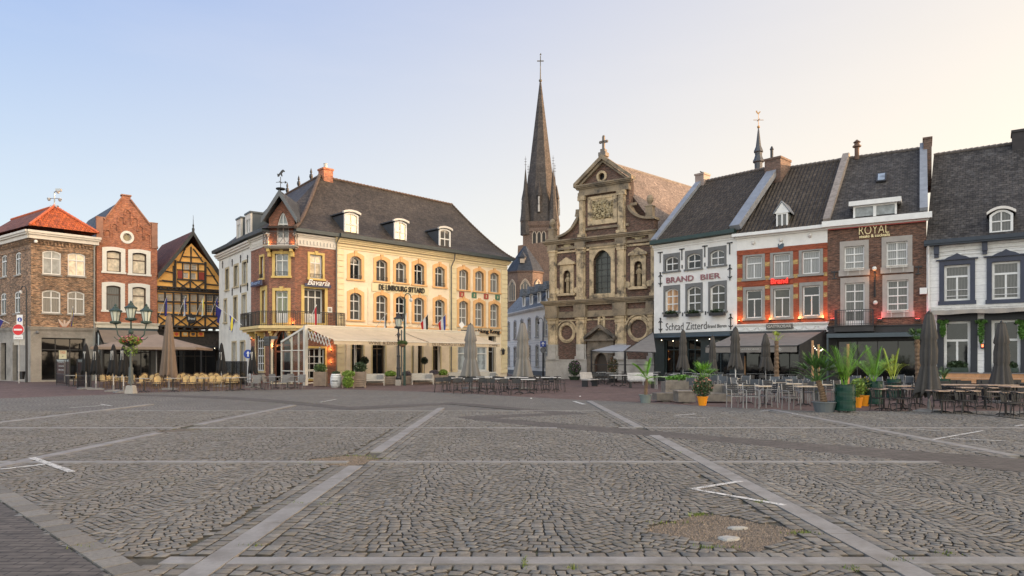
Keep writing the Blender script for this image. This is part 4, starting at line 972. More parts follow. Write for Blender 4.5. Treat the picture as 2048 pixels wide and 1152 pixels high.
pd_ = pb(250,308,985,1078); pd_ = (pd_[0], pd_[1], .12, pd_[3]); hs.append(outline(*pd_, rise=.9, kind='half'))
cc = Q(279,188); hs.append([(cc[0]+.3*math.cos(2*math.pi*i/20), cc[1]+.32*math.sin(2*math.pi*i/20)) for i in range(20)])
# outline with the concave volutes
lv = []; n = 10
l0 = (X(75,455), z_e2); l1 = (ca, Q(180,335)[1])
for i in range(n+1):
    t = i/n; a = t*math.pi/2; lv.append((l0[0]+(l1[0]-l0[0])*math.sin(a), l0[1]+.25+(l1[1]-l0[1]-.25)*(1-math.cos(a))))
r1 = (cb, Q(392,310)[1]); r0 = (X(512,375), Q(512,378)[1]+.05); rv = []
for i in range(n+1):
    t = i/n; a = (1-t)*math.pi/2; rv.append((r0[0]+(r1[0]-r0[0])*math.sin(a), r0[1]+(r1[1]-r0[1])*(1-math.cos(a))))
outer = [(0,0),(LK,0),(LK,z_e2),(r0[0],z_e2),(r0[0],r0[1])] + rv[::-1][1:-1][::-1][::-1] if 0 else None
outer = [(0,0),(LK,0),(LK,z_e2)] + [(r0[0], z_e2)] + rv[::-1] + [(cb, shz), ((ca+cb)/2, apz), (ca, shz)] + lv[::-1]
wall(K, FK, outer, hs, br_k, 1.0, .45)
part('side_wall', MB().box(0,.8,1.0,22,0,z_e2b-1.2), br_k, K, FK)
part('side_wall', MB().box(LK-.8,LK,1.0,16,0,z_e2b-.5), br_k, K, FK)
# plinth
m = MB(); 
for x0, x1 in ((-.08, pd_[0]-.6), (pd_[1]+.6, LK+.08)): m.box(x0, x1, -.3, 0, 0, zpl-.1); m.box(x0, x1, -.36, 0, zpl-.1, zpl)
parts('plinth', m, blue_st, K, FK)
# pilasters
lowp = ((40,82),(168,210),(343,391),(493,516)); 
lm = []
for i, (a, b) in enumerate(lowp):
    x0, x1 = X(a,880), X(b,880)
    for (u0, u1, pr) in ((x0, x1, .16), (x0+(x1-x0)*.25, x1-(x1-x0)*.12, .3)):
        m = MB(); m.box(u0,u1,-pr,0,zpl+1.35,z_e0-.55); m.box(u0-.06,u1+.06,-pr-.06,0,z_e0-.55,z_e0-.42); m.box(u0-.03,u1+.03,-pr-.03,0,z_e0-.42,z_e0-.18); m.box(u0-.1,u1+.1,-pr-.12,0,z_e0-.18,z_e0); pl_ = part('pilaster', m, marl, K, FK)
        m = MB(); m.box(u0-.02,u1+.02,-pr-.02,0,zpl+.3,zpl+1.35); m.box(u0-.1,u1+.1,-pr-.14,0,zpl,zpl+.3); part('base', m, blue_st, pl_)
upp = ((45,77),(168,206),(350,389),(503,530))
for i, (a, b) in enumerate(upp):
    x0, x1 = X(a,590), X(b,590)
    for (u0, u1, pr) in ((x0, x1, .14), (x0+(x1-x0)*.25, x1-(x1-x0)*.12, .26)):
        m = MB(); m.box(u0,u1,-pr,0,z_e1+.3,z_e2b-.5); m.box(u0-.1,u1+.1,-pr-.1,0,z_e1,z_e1+.3); m.box(u0-.05,u1+.05,-pr-.05,0,z_e2b-.5,z_e2b-.15); m.box(u0-.1,u1+.1,-pr-.12,0,z_e2b-.15,z_e2b); part('pilaster', m, marl, K, FK)
# entablatures
m = MB(); m.box(-.1,LK+.1,-.2,0,z_e0,z_e0+.3); m.box(-.08,LK+.08,-.14,0,z_e0+.3,z_e0+.55); cornice(m,-.1,LK+.1,z_e0+1.05,[(.16,.3),(.12,.42),(.12,.55),(.1,.62)])
for (a, b) in lowp: m.box(X(a,740)-.12,X(b,740)+.12,-.5,0,z_e0+.0,z_e0+1.1)
parts('entablature', m, marl2, K, FK)
m = MB(); m.box(-.05,LK+.05,-.16,0,z_e2b,z_e2b+.22); cornice(m,-.05,LK+.05,z_e2b+.5,[(.14,.26),(.12,.38),(.12,.5)])
for (a, b) in upp: m.box(X(a,470)-.1,X(b,470)+.1,-.36,0,z_e2b,z_e2b+.5)
parts('entablature', m, marl2, K, FK)
m = MB()
for (a, b) in ((upp[0][1],upp[1][0]),(upp[1][1],upp[2][0]),(upp[2][1],upp[3][0])): m.box(X(a,480)+.02,X(b,480)-.02,-.1,0,z_e2b-.28,z_e2b-.12)
for (a, b) in ((lowp[0][1],lowp[1][0]),(lowp[1][1],lowp[2][0]),(lowp[2][1],lowp[3][0])): m.box(X(a,780)+.06,X(b,780)-.06,-.06,0,z_e0-.3,z_e0-.18)
parts('string_course', m, marl, K, FK)
# central gable: pilasters, frame, relief, pediment
zg0 = z_e2; zg1 = shz-.85
for (a, b) in ((181,206),(355,388)):
    x0, x1 = X(a,350), X(b,350); m = MB(); m.box(x0,x1,-.2,.2,zg0+.1,zg1-.5); m.box(x0+.12,x1-.1,-.32,0,zg0+.1,zg1-.5); m.box(x0-.08,x1+.08,-.36,.2,zg1-.5,zg1-.1); m.box(x0-.1,x1+.1,-.36,.2,zg0,zg0+.25); part('pilaster', m, marl, K, FK)
m = MB(); m.box(ca-.1,cb+.1,-.3,.2,zg1-.1,zg1+.2); m.box(ca-.05,cb+.05,-.2,0,zg1+.2,zg1+.5); cornice(m,ca-.1,cb+.1,zg1+.5,[(.12,.3),(.12,.42),(.12,.5)])
m.box(ca,cb,-.16,0,zg0+.55,zg0+.75); parts('entablature', m, marl2, K, FK)
m = MB(); x0, x1 = X(218,350), X(350,350); m.ring(outline(x0,x1,zg0+.95,zg1-.25,0), outline(x0+.32,x1-.32,zg0+1.3,zg1-.5,.0), -.12, 0); m.ring(outline(x0+.3,x1-.3,zg0+1.28,zg1-.5,0), outline(x0+.42,x1-.42,zg0+1.4,zg1-.62,.5), -.06, .02)
part('relief_frame', m, marl, K, FK)
rx0, rx1, rz0, rz1 = x0+.4, x1-.4, zg0+1.4, zg1-.62
rel_m = M('carved_relief_stone', (.42,.34,.20), .9, .4, 5, bs=1.0, bscale=9, stain=(.08,.065,.05), stain_amt=.9, stain_scale=2.5)
rel = part('carved_relief', MB().box(rx0,rx1,-.02,.05,rz0,rz1), rel_m, K, FK)
m = MB(); rr_ = random.Random(4)
for k in range(150):
    x = rr_.uniform(rx0+.1,rx1-.1); z = rr_.uniform(rz0+.1,rz1-.25); r_ = rr_.uniform(.05,.17)
    if rr_.random() < .5: m.ball((x,-.05,z), r_*.8, rr_.uniform(.8,1.8), 6)
    else: m.tube([(x,-.06,z),(x+rr_.uniform(-.3,.3),-.13,z+rr_.uniform(-.1,.3)),(x+rr_.uniform(-.4,.4),-.06,z+rr_.uniform(-.3,.3))],[r_*.5,r_*.6,r_*.2],5)
m.v = [(min(max(x, rx0), rx1), y, min(max(z, rz0), rz1)) for x, y, z in m.v]
part('carved_figures', m, rel_m, rel, smooth=True)
m = MB(); xm = (ca+cb)/2
for sg, xe in ((1, ca-.45), (-1, cb+.45)):
    m.prism([(xe,shz-.15),(xe,shz+.18),(xm,apz+.45),(xm,apz+.05)][::-1] if sg > 0 else [(xe,shz-.15),(xe,shz+.18),(xm,apz+.45),(xm,apz+.05)], -.5, .3)
    m.prism([(xe+.5*sg,shz-.1),(xe+.5*sg,shz+.12),(xm,apz+.05),(xm,apz-.2)][::-1] if sg > 0 else [(xe+.5*sg,shz-.1),(xe+.5*sg,shz+.12),(xm,apz+.05),(xm,apz-.2)], -.3, .0)
part('pediment', m, marl2, K, FK)
m = MB(); m.ring([(cc[0]+.5*math.cos(a), cc[1]+.52*math.sin(a)) for a in [2*math.pi*i/16 for i in range(16)]], [(cc[0]+.3*math.cos(a), cc[1]+.32*math.sin(a)) for a in [2*math.pi*i/16 for i in range(16)]], -.08, .2); part('oculus_ring', m, marl, K, FK)
# dark backing inside niches and oculus
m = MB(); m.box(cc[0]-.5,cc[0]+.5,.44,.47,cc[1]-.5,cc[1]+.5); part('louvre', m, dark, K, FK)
zt_ = apz+.4; m = MB(); m.box(xm-.35,xm+.35,-.45,.25,zt_-.1,zt_+.25); m.box(xm-.22,xm+.22,-.32,.12,zt_+.25,zt_+.55); m.box(xm-.1,xm+.1,-.2,0,zt_+.5,zt_+1.65); m.box(xm-.3,xm+.3,-.2,0,zt_+1.12,zt_+1.3)
for (x, z) in ((xm-.32,zt_+1.21),(xm+.32,zt_+1.21),(xm,zt_+1.66)): m.ball((x,-.1,z),.13,1,6)
part('stone_cross', m, M('dark_cross_stone', (.16,.14,.12), .8, .2), K, FK)
# volute copings
m = MB()
for lst in (lv, rv):
    for i in range(len(lst)-1):
        a, b = lst[i], lst[i+1]; m.bar((a[0],.25,a[1]+.02),(b[0],.25,b[1]+.02),1.1,.2)
m.box(-.1,l0[0]+.3,-.3,.9,z_e2,z_e2+.16); m.box(r0[0]-.1,LK+.1,-.3,.9,r0[1]-.1,r0[1]+.12)
parts('volute_coping', m, marl2, K, FK)
m = MB(); m.box(r0[0]+.0,LK-.02,-.1,.8,z_e2,r0[1]); part('gable_shoulder', m, br_k, K, FK)
for x_, z_ in ((LK-.45, r0[1]+.1), (.4, z_e2+.1)):
    m = MB(); m.box(x_-.3,x_+.3,-.15,.45,z_,z_+.9); m.box(x_-.36,x_+.36,-.2,.5,z_+.9,z_+1.0); m.lathe([(.12,z_+1.0),(.12,z_+1.15),(.28,z_+1.4),(.3,z_+1.6),(.2,z_+1.85),(.04,z_+1.95)], x_, .15, 10); part('stone_finial', m, marl2, K, FK)
# niches with statues
def statue(x, z, h, fac, par, y=.12):
    m = MB(); m.lathe([(.17,z),(.2,z+h*.1),(.17,z+h*.45),(.2,z+h*.68),(.22,z+h*.78),(.08,z+h*.84),(.07,z+h*.86)], x, y, 10, .8)
    m.ball((x,y-.02,z+h*.93), h*.068, 1.2, 8); m.tube([(x-.2,y,z+h*.76),(x-.24,y-.08,z+h*.6),(x-.05,y-.2,z+h*.6)],[.07,.06,.04],6); m.tube([(x+.2,y,z+h*.76),(x+.24,y-.08,z+h*.58),(x+.05,y-.2,z+h*.66)],[.07,.06,.04],6)
    part('statue', m, M('statue_stone', (.30,.23,.14), .85, .3, 4, bs=.5), par, fac, smooth=True)
for i, b in enumerate(nich):
    w_ = b[1]-b[0]; o = outline(*b, rise=w_*.48, kind='half'); m = MB()
    m.ring(outline(b[0]-.32,b[1]+.32,b[2]-.05,b[3]+.5,0), o, -.14, 0); m.prism([(b[0]-.5,b[3]+.5),(b[1]+.5,b[3]+.5),(b[1]+.45,b[3]+.68),((b[0]+b[1])/2,b[3]+1.15),(b[0]-.45,b[3]+.68)], -.28, 0)
    m.box(b[0]-.5,b[1]+.5,-.3,0,b[2]-.25,b[2]-.05)
    for sg in (b[0]-.62, b[1]+.62): m.lathe([(.28,-.12),(.28,0)],0,0,10); m.v[-20:] = [(sg+x, y_, b[2]+.2+z_) for (x, z_, y_) in m.v[-20:]]
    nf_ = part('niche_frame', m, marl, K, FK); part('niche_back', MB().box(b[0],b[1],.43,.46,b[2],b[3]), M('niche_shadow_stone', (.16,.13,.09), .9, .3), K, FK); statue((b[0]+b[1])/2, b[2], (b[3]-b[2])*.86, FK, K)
    x_, z_ = (b[0]+b[1])/2, b[3]+2.1; m = MB(); m.lathe([(.1,-.0),(.3,.03),(.42,.05),(.3,.12)],0,0,8); m.v = [(x_+x, -y_, z_+z2) for (x, z2, y_) in m.v]; m.box(x_-.6,x_+.6,-.07,0,z_-.12,z_+.08); part('stone_rosette', m, rel_m, K, FK)
for (c, rr) in ocs:
    cir = lambda r, k=1.08: [(c[0]+r*math.cos(2*math.pi*i/20), c[1]+r*k*math.sin(2*math.pi*i/20)) for i in range(20)]
    m = MB(); m.ring(cir(rr+.28), cir(rr), -.08, .1); m.ring(cir(rr+.17), cir(rr+.05), -.14, 0)
    up = [(c[0]+(rr+.42)*math.cos(a), c[1]+(rr+.42)*1.06*math.sin(a)) for a in [math.pi*(i/12) for i in range(13)]]
    for i in range(12): m.bar((up[i][0],-.06,up[i][1]),(up[i+1][0],-.06,up[i+1][1]),.22,.13)
    part('oculus_ring', m, marl, K, FK); part('oculus_infill', MB().box(c[0]-rr-.1,c[0]+rr+.1,.12,.2,c[1]-rr-.2,c[1]+rr+.2), br_k, K, FK)
m = MB(); m.ring(outline(sn[0]-.16,sn[1]+.16,sn[2]-.2,sn[3]+.3,.3,kind='half'), outline(*sn,rise=.3,kind='half'), -.12, 0); m.box(sn[0]-.3,sn[1]+.3,-.25,0,sn[2]-.3,sn[2]-.15); part('niche_frame', m, marl, K, FK)
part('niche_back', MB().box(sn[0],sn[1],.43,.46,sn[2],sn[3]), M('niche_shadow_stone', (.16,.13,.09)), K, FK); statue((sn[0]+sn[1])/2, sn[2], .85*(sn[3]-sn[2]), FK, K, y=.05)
# portal
pst = M('portal_stone', (.16,.13,.10), .85, .3, 2, bs=.5, stain=(.03,.03,.028), stain_amt=.8, stain_scale=.9)
pz = Q(278,925)[1]; m = MB(); pa, pb2 = X(215,950), X(341,950)
m.box(pa+.1,pb2-.1,-.25,0,pz-.9,pz-.1); m.box(pa-.1,pb2+.1,-.5,0,pz-.1,pz+.05)
xm2 = (pa+pb2)/2; pz2 = Q(278,872)[1]
for sg, xe in ((1,pa-.15),(-1,pb2+.15)):
    q_ = [(xe,pz+.05),(xe,pz+.28),(xm2,pz2+.3),(xm2,pz2)]; m.prism(q_[::-1] if sg > 0 else q_, -.55, 0)
m.prism([(pa+.2,pz+.05),(pb2-.2,pz+.05),(xm2,pz2)], -.12, 0)
m.ring(outline(pa+.55,pb2-.55,.1,pz-.9,0), outline(*pd_, rise=.9, kind='half'), -.2, 0); part('portal', m, pst, K, FK)
for x_ in (pa+.3, pb2-.3): m = MB(); m.lathe([(.26,0),(.26,.5),(.2,.55),(.19,pz-1.3),(.24,pz-1.25),(.26,pz-.9)], x_, -.3, 10); part('portal_column', m, pst, K, FK)
m = MB(); m.box(pd_[0],pd_[1],.3,.36,.1,pd_[3]); part('door', m, M('dark_church_door', (.05,.035,.025), .6, .2), K, FK)
m = MB(); m.box(pd_[0]-.9,pd_[1]+.9,-.9,0,0,.11); part('door_step', m, blue_st, K, FK)
# roof: the ridge runs back from the gable; right slope catches the last sun
kin = RM[K.name].inverted(); kl = lambda v: tuple(kin @ Vector(v))
g0 = FK.w(xm, .8, 0); ax_ = Vector((.74,.67,0)); HR = 19.1
rA = g0 + ax_*0; rB = g0 + ax_*24; hwid = 5.3; nr = FK.u
ez = z_e2-.9
def P3(p, z): return (p.x, p.y, z)
til_k = TILE('pinkish_grey_slates', (.22,.175,.15), (.15,.122,.108), .24, .18, .05, .25, lich=(.12,.10,.09), lich_amt=.4, rough=.7, dist=.015)
m = MB(); m.slab([kl(P3(rA+nr*hwid,ez)), kl(P3(rB+nr*hwid,ez)), kl(P3(rB,HR)), kl(P3(rA,HR))], (0,0,-.15))
m.slab([kl(P3(rA-nr*hwid,ez)), kl(P3(rA,HR)), kl(P3(rB,HR)), kl(P3(rB-nr*hwid,ez))], (0,0,-.15))
m.poly([kl(P3(rB+nr*hwid,ez)), kl(P3(rB-nr*hwid,ez)), kl(P3(rB,HR))]); part('roof', m, til_k, K); m = MB(); m.slab([kl(P3(rA+nr*hwid,ez)), kl(P3(rA,HR-.1)), kl(P3(rA-nr*hwid,ez))], (0,0,-.01)); part('gable_backing', m, br_k, K)
m = MB(); m.tube([kl(P3(rA,HR+.02)), kl(P3(rB,HR+.02))], .1, 6); part('ridge_tile', m, M('lead_ridge', (.20,.18,.17), .6), K)
m = MB(); m.poly([kl(P3(rA+nr*hwid,0)), kl(P3(rB+nr*hwid,0)), kl(P3(rB+nr*hwid,ez)), kl(P3(rA+nr*hwid,ez))]); part('nave_wall', m, br_k, K)
def pigeon(at, rz, label):
    r = root('pigeon', label, 'bird', at, rz); m = MB()
    m.tube([(-.2,0,.1),(-.1,0,.13),(.02,0,.16),(.1,0,.2),(.13,0,.26),(.17,0,.27),(.21,0,.26)],[.015,.05,.075,.06,.04,.035,.006],8); m.tube([(0,.02,.1),(0,.02,0)],.008,4); m.tube([(0,-.02,.1),(0,-.02,0)],.008,4)
    part('body', m, M('pigeon_grey', (.05,.05,.055), .7), r, smooth=True)
p = rA.lerp(rB,.62); pigeon((p.x,p.y,HR+.1), .6, 'dark pigeon perched on the church ridge, further one of two')
p = rA.lerp(rB,.58); pigeon((p.x,p.y,HR+.1), 2.6, 'dark pigeon perched on the church ridge, nearer one of two')

# ================================================================== gothic church with the tall spire, far behind
S = root('spire_church', 'distant gothic brick church with a very tall slate spire and four corner pinnacles', 'church', (7.7,185,0))
br_s = BR('old_gothic_brick', (.12,.072,.055), (.08,.052,.042), (.2,.15,.12), .3, .12, .015, patch=.3)
sl_s = TILE('brown_spire_slates', (.078,.066,.06), (.05,.045,.043), .5, .4, .02, .25, lich=(.16,.12,.09), lich_amt=.4, dist=.03)
sp = 1365/185.; ZS = lambda y: EYE+(720-y)/sp; XS = lambda x: (x-1024)/1365*185-7.7
tr = 6.1; th = R(38); zt0 = ZS(449); ztip = ZS(165)
def sq(cx_, cy_, r, z, rot=0, n=4): return [(cx_+r*math.cos(rot+2*math.pi*i/n), cy_+r*math.sin(rot+2*math.pi*i/n), z) for i in range(n)]
m = MB(); m.lathe([(tr,0),(tr,ZS(470)),(tr+.35,ZS(468)),(tr+.35,ZS(463)),(tr,ZS(462)),(tr,zt0-1.6),(tr+.45,zt0-1.0),(tr+.6,zt0)], 0, 0, 4, rot=th); part('tower', m, br_s, S)
m = MB(); m.lathe([(5.1,zt0),(4.9,zt0+2),(.25,ztip)], 0, 0, 8, rot=R(22)); part('spire', m, sl_s, S)
m = MB(); m.tube([(0,0,ztip-1),(0,0,ZS(107))], [.22,.05], 6)
m.ball((0,0,ztip+.5),.45); zc_ = ZS(122); m.bar((-.9,0,zc_),(.9,0,zc_),.22); m.bar((0,0,ZS(132)),(0,0,ZS(112)),.22); m.prism([(-.25,ZS(110)),(.3,ZS(110)),(.1,ZS(106))],-.06,.06); part('spire_cross', m, M('gilded_iron', (.10,.085,.06), .5, .2), S)
for i in range(4):
    a = th+i*math.pi/2; x, y = (tr-.9)*math.cos(a), (tr-.9)*math.sin(a)
    m = MB(); m.lathe([(1.35,zt0-3.5),(1.35,zt0),(1.5,zt0+.2),(1.15,zt0+2.5),(.08,zt0+14.2)], x, y, 8); m.tube([(x,y,zt0+14),(x,y,zt0+17.5)],[.08,.03],5)
    for zz in (15.3,16.1,16.8): m.bar((x-.3,y,zt0+zz),(x+.3,y,zt0+zz),.08)
    part('pinnacle', m, sl_s, S)
for i in range(4):
    a = th+math.pi/4+i*math.pi/2; d_ = 4.4; x, y = d_*math.cos(a), d_*math.sin(a)
    m = MB(); m.lathe([(.62,zt0+2.2),(.62,zt0+6.6),(.8,zt0+6.8),(.05,zt0+10.6)], x, y, 6); lu = part('lucarne', m, sl_s, S)
    m = MB(); x2, y2 = (d_+.66)*math.cos(a), (d_+.66)*math.sin(a); m.bar((x2,y2,zt0+2.4),(x2,y2,zt0+4.3),.5); m.bar((x2,y2,zt0+4.5),(x2,y2,zt0+6.4),.35); part('louvre', m, M('pale_dormer_stone', (.38,.36,.34), .7), lu)
pale = M('pale_tracery', (.36,.30,.24), .8, .15)
for i in range(4):
    fa_ = th+math.pi/4+i*math.pi/2; c_, s_ = math.cos(fa_), math.sin(fa_); d_ = tr*math.cos(math.pi/4)
    tx, ty = -s_, c_
    def fp(t, o, z): return (c_*(d_+o)+tx*t, s_*(d_+o)+ty*t, z)
    for k, t in enumerate((-1.25,0,1.25)):
        m = MB(); m.poly([fp(t-.42,.04,zt0-7.2),fp(t+.42,.04,zt0-7.2),fp(t+.42,.04,zt0-3.4),fp(t,.04,zt0-2.5),fp(t-.42,.04,zt0-3.4)]); part('belfry_opening', m, M('belfry_dark', (.03,.027,.025), .8), S)
        m = MB()
        for sg in (-1,1): m.bar(fp(t+sg*.52,.1,zt0-7.3),fp(t+sg*.52,.1,zt0-3.4),.2); m.bar(fp(t+sg*.52,.1,zt0-3.4),fp(t,.1,zt0-2.3),.2)
        part('belfry_frame', m, pale, S)
    m = MB(); m.poly([fp(-1.2,.04,zt0-17),fp(1.2,.04,zt0-17),fp(1.2,.04,zt0-12),fp(0,.04,zt0-9.8),fp(-1.2,.04,zt0-12)]); part('tower_window', m, M('belfry_dark', (.03,.027,.025)), S)
# choir and nave in front of the tower (nearer to the square)
yn = -45; s2 = 1365/(185+yn)
X2 = lambda x: (x-1024)/s2-7.7; Z2 = lambda y: EYE+(720-y)/s2
m = MB(); cx2 = X2(1050); ra_ = (1086-1012)/2/s2*1.02; m.lathe([(ra_,0),(ra_,Z2(549)),(ra_+.25,Z2(548)),(ra_+.25,Z2(545))], cx2, yn, 8, rot=R(22)); part('choir_wall', m, br_s, S)
m = MB(); m.lathe([(ra_+.3,Z2(546)),(ra_*.78,Z2(528)),(.25,Z2(492))], cx2, yn, 8, rot=R(22)); m.lathe([(.9,Z2(528)),(.9,Z2(519)),(1.0,Z2(518)),(.05,Z2(505))], cx2-.6, yn-ra_*.55, 6); part('choir_roof', m, TILE('blue_choir_slate', (.045,.051,.062), (.035,.04,.05), .4, .3, .02, .2, rough=.5), S)
m = MB(); m.box(cx2-.6-.45,cx2-.6+.45,yn-ra_*.55-1.05,yn-ra_*.55,Z2(530),Z2(522)); part('roof_dormer', m, pale, S)
m = MB(); m.box(cx2-ra_-.3,cx2+ra_+.3,yn-ra_-.3,yn-ra_-.29,0,.1)
for k in (-2,-1,0,1):
    a = R(-90+45*k+22); 
for k in range(8):
    a = R(22+22.5+45*k); dd = ra_*math.cos(R(22.5)); c_, s_ = math.cos(a), math.sin(a); tx, ty = -s_, c_
    if s_ > .2: continue
    fp2 = lambda t, o, z: (cx2+c_*(dd+o)+tx*t, yn+s_*(dd+o)+ty*t, z)
    zb0, zt2 = Z2(604), Z2(562)
    m = MB(); pr = [(-.95,zb0),(.95,zb0),(.95,zt2-1.3),(.5,zt2-.45),(0,zt2),(-.5,zt2-.45),(-.95,zt2-1.3)]; m.poly([fp2(t,.05,z) for t, z in pr]); wn_ = part('choir_window', m, M('choir_glass', (.10,.10,.095), .4), S)
    m = MB()
    for j in range(len(pr)): a0, a1 = pr[j], pr[(j+1) % len(pr)]; m.bar(fp2(a0[0],.12,a0[1]), fp2(a1[0],.12,a1[1]), .2)
    for t in (-.32,.32): m.bar(fp2(t,.12,zb0), fp2(t,.12,zt2-1), .12)
    m.bar(fp2(-.9,.12,zt2-1.3), fp2(0,.12,zt2-.3), .12); m.bar(fp2(.9,.12,zt2-1.3), fp2(0,.12,zt2-.3), .12)
    part('tracery', m, pale, wn_)
# nave body with stepped gable between choir and tower
s3 = 1365/170.; X3 = lambda x: (x-1024)/s3-7.7; Z3 = lambda y: EYE+(720-y)/s3
m = MB(); m.prism([(X3(1036),0),(X3(1118),0),(X3(1118),Z3(520)),(X3(1112),Z3(520)),(X3(1112),Z3(506)),(X3(1104),Z3(506)),(X3(1104),Z3(494)),(X3(1096),Z3(494)),(X3(1096),Z3(483)),(X3(1036),Z3(491))], -15, -2); part('nave', m, br_s, S)
m = MB(); m.box(X3(1008),X3(1040),-14,-6,0,Z3(560)); part('side_chapel', m, br_s, S); m = MB(); m.lathe([(2.6,Z3(560)),(2.7,Z3(558)),(.1,Z3(536))], X3(1018), -10, 6); part('chapel_roof', m, sl_s, S)

# slate turret with a weathercock, seen over the roofs on the right
s4 = 1365/75.; tx_, ty_ = (1517-1024)/s4, 75; Z4 = lambda y: EYE+(720-y)/s4
Tt = root('roof_turret', 'small onion shaped slate turret with a golden weathercock behind the brick chimney', 'turret', (tx_, ty_, 0))
m = MB(); m.lathe([(.42,Z4(420)),(.42,Z4(342)),(.45,Z4(326)),(.62,Z4(324)),(.62,Z4(322)),(.5,Z4(318)),(.38,Z4(311)),(.40,Z4(309)),(.40,Z4(306)),(.52,Z4(304)),(.5,Z4(302)),(.3,Z4(293)),(.1,Z4(262)),(.04,Z4(255))], 0, 0, 8); part('turret_roof', m, gd, Tt)
m = MB(); m.box(-1.4,1.4,-1.2,1.2,0,Z4(350)); part('turret_base', m, br_b, Tt)
m = MB(); m.tube([(0,0,Z4(258)),(0,0,Z4(226))],.03,6); m.ball((0,0,Z4(254)),.16); m.bar((-.55,0,Z4(240)),(.55,0,Z4(240)),.05); m.bar((0,-.4,Z4(240)),(0,.4,Z4(240)),.05); part('vane', m, M('dull_gold', (.35,.20,.08), .4, .1, metal=.6), Tt)
m = MB(); z_ = Z4(228); m.prism([(-.1,z_),(.06,z_),(.12,z_+.12),(.22,z_+.2),(.2,z_+.3),(.1,z_+.26),(0,z_+.15),(-.12,z_+.2),(-.16,z_+.36),(-.26,z_+.38),(-.3,z_+.26),(-.18,z_+.1)],-.02,.02); part('weathercock', m, M('dull_gold', (.35,.20,.08)), Tt)
# ================================================================== row of houses on the right
F1 = Fac(at_scale(1308, 24.7), at_scale(1474, 27.3)); F2 = Fac((F1.b.x, F1.b.y), at_scale(1655, 29.4)); F3 = Fac((F2.b.x, F2.b.y), at_scale(1853, 31.4))
F4a = Fac((F3.b.x, F3.b.y), at_scale(2048, 33.6)); F4b = F4a.a + F4a.u*9.2; F4 = Fac((F4a.a.x, F4a.a.y), (F4b.x, F4b.y))
til_g = TILE('brown_grey_pantiles', (.085,.067,.05), (.055,.043,.034), .27, .33, .9, .2, lich=(.07,.065,.06), lich_amt=.4, dist=.06)
til_s = TILE('dark_shingles', (.075,.066,.058), (.036,.032,.03), .30, .24, .15, .3, lich=(.22,.21,.20), lich_amt=.35, dist=.03)
grst = M('grey_bluestone', (.26,.25,.23), .8, .12, 2, bs=.2)
def simple_roof(par, fac, L, zE, zR, d, mat, ov=.35, dback=None):
    m = MB(); m.slab([(0,-ov,zE),(L,-ov,zE),(L,d,zR),(0,d,zR)],(0,0,-.16)); m.slab([(0,d,zR),(L,d,zR),(L,(dback or 2*d),zE+.8),(0,(dback or 2*d),zE+.8)],(0,0,-.16)); part('roof', m, mat, par, fac)
    m = MB(); x = 0
    while x < L-.1: m.tube([(x,d,zR+.03),(min(L,x+.36),d,zR+.08)],.11,6); x += .33
    part('ridge_tile', m, M('grey_ridge', (.13,.11,.10), .8, .3, 6), par, fac)
# ---- white beer cafe
B1 = root('white_cafe_house', 'white painted cafe house with grey window frames and dark pantile roof', 'house', F1)
L1_ = F1.L; E1 = 11.1; lime = M('white_lime_wall', (.74,.72,.68), .85, .06, 1.5, bs=.35, bscale=16, stain=(.5,.48,.44), stain_amt=.3)
hs = []; zg = F1.loc(1390, zr1(0,1040)[1])[1]
g_lead = GLASS('pane_leaded_dark', base=(.05,.045,.035)); g_gold = GLASS('pane_gold_light', folds=14, curt_or_sky=(.60,.36,.20), ior=1.7)
for (x0,x1,y0,y1,sx0,sx1,sy0,sy1,gm_) in ((133,206,572,660,118,215,548,668,g_half),(269,346,552,645,255,355,530,655,g_dark),(412,494,530,625,397,507,508,640,g_half),
                    (134,207,770,915,118,216,750,950,g_gold),(271,347,757,910,255,358,738,943,g_lead),(414,497,745,910,398,510,722,935,g_lead)):
    b = rbox(F1, zr1, x0,x1,y0,y1,.15); low = y0 > 700
    hs.append(window(B1, F1, *b, rise=.2, cols=2, rows=(.33,.66) if low else (.5,), fw=.09, sur=.18, surtop=.26, smat=M('grey_window_frame', (.15,.15,.145), .7, .1), square=True, gmat=gm_, rec=.2, proud=.03, sill=.12))
top1 = E1-.1
wall(B1, F1, [(0,zg),(L1_,zg),(L1_,top1),(0,top1)], hs, lime, 9, .3)
m = MB(); cornice(m, 0, L1_, top1-.42, [(.06,.05),(.1,.02),(.06,.09),(.12,.14)]); part('cornice', m, lime, B1, F1)
m = MB(); m.box(-.1,L1_+.02,-.45,0,top1-.02,top1+.2); m.box(-.1,L1_+.02,-.5,-.4,top1,top1+.28); part('gutter', m, M('dark_green_gutter', (.02,.045,.04), .4, .1), B1, F1)
simple_roof(B1, F1, L1_, E1+.12, 17.25, 6.8, til_g)
def zinc_verge(par, fac, t, zE, zR, d, nm='zinc_verge', mat=None, w_=.55, h=.28):
    m = MB(); m.bar((t,-.3,zE+h*.5+.05),(t,d,zR+h*.5+.1),w_,h); n = 8
    for k in range(1,n): f = k/n; m.bar((t-w_/2,-.3+(d+.3)*f,zE+(zR-zE)*f+h+.08),(t+w_/2,-.3+(d+.3)*f,zE+(zR-zE)*f+h+.08),.05,.03)
    m.bar((t,d,zR+h*.5+.1),(t,2*d,zE+h),w_,h)
    part(nm, m, mat or zinc, par, fac)
zinc_verge(B1, F1, .2, E1, 17.25, 6.8); zinc_verge(B1, F1, L1_, E1, 17.25, 6.8, w_=.8, h=.42)
m = MB(); m.box(0,.25,.2,13.5,0,E1); m.prism([(0,0),(1,0)],0,0) if 0 else None
m.slab([(.02,0,E1),(.02,6.8,17.15),(.02,13.6,E1)],(.16,0,0)); part('gable_wall', m, br_k, B1, F1)
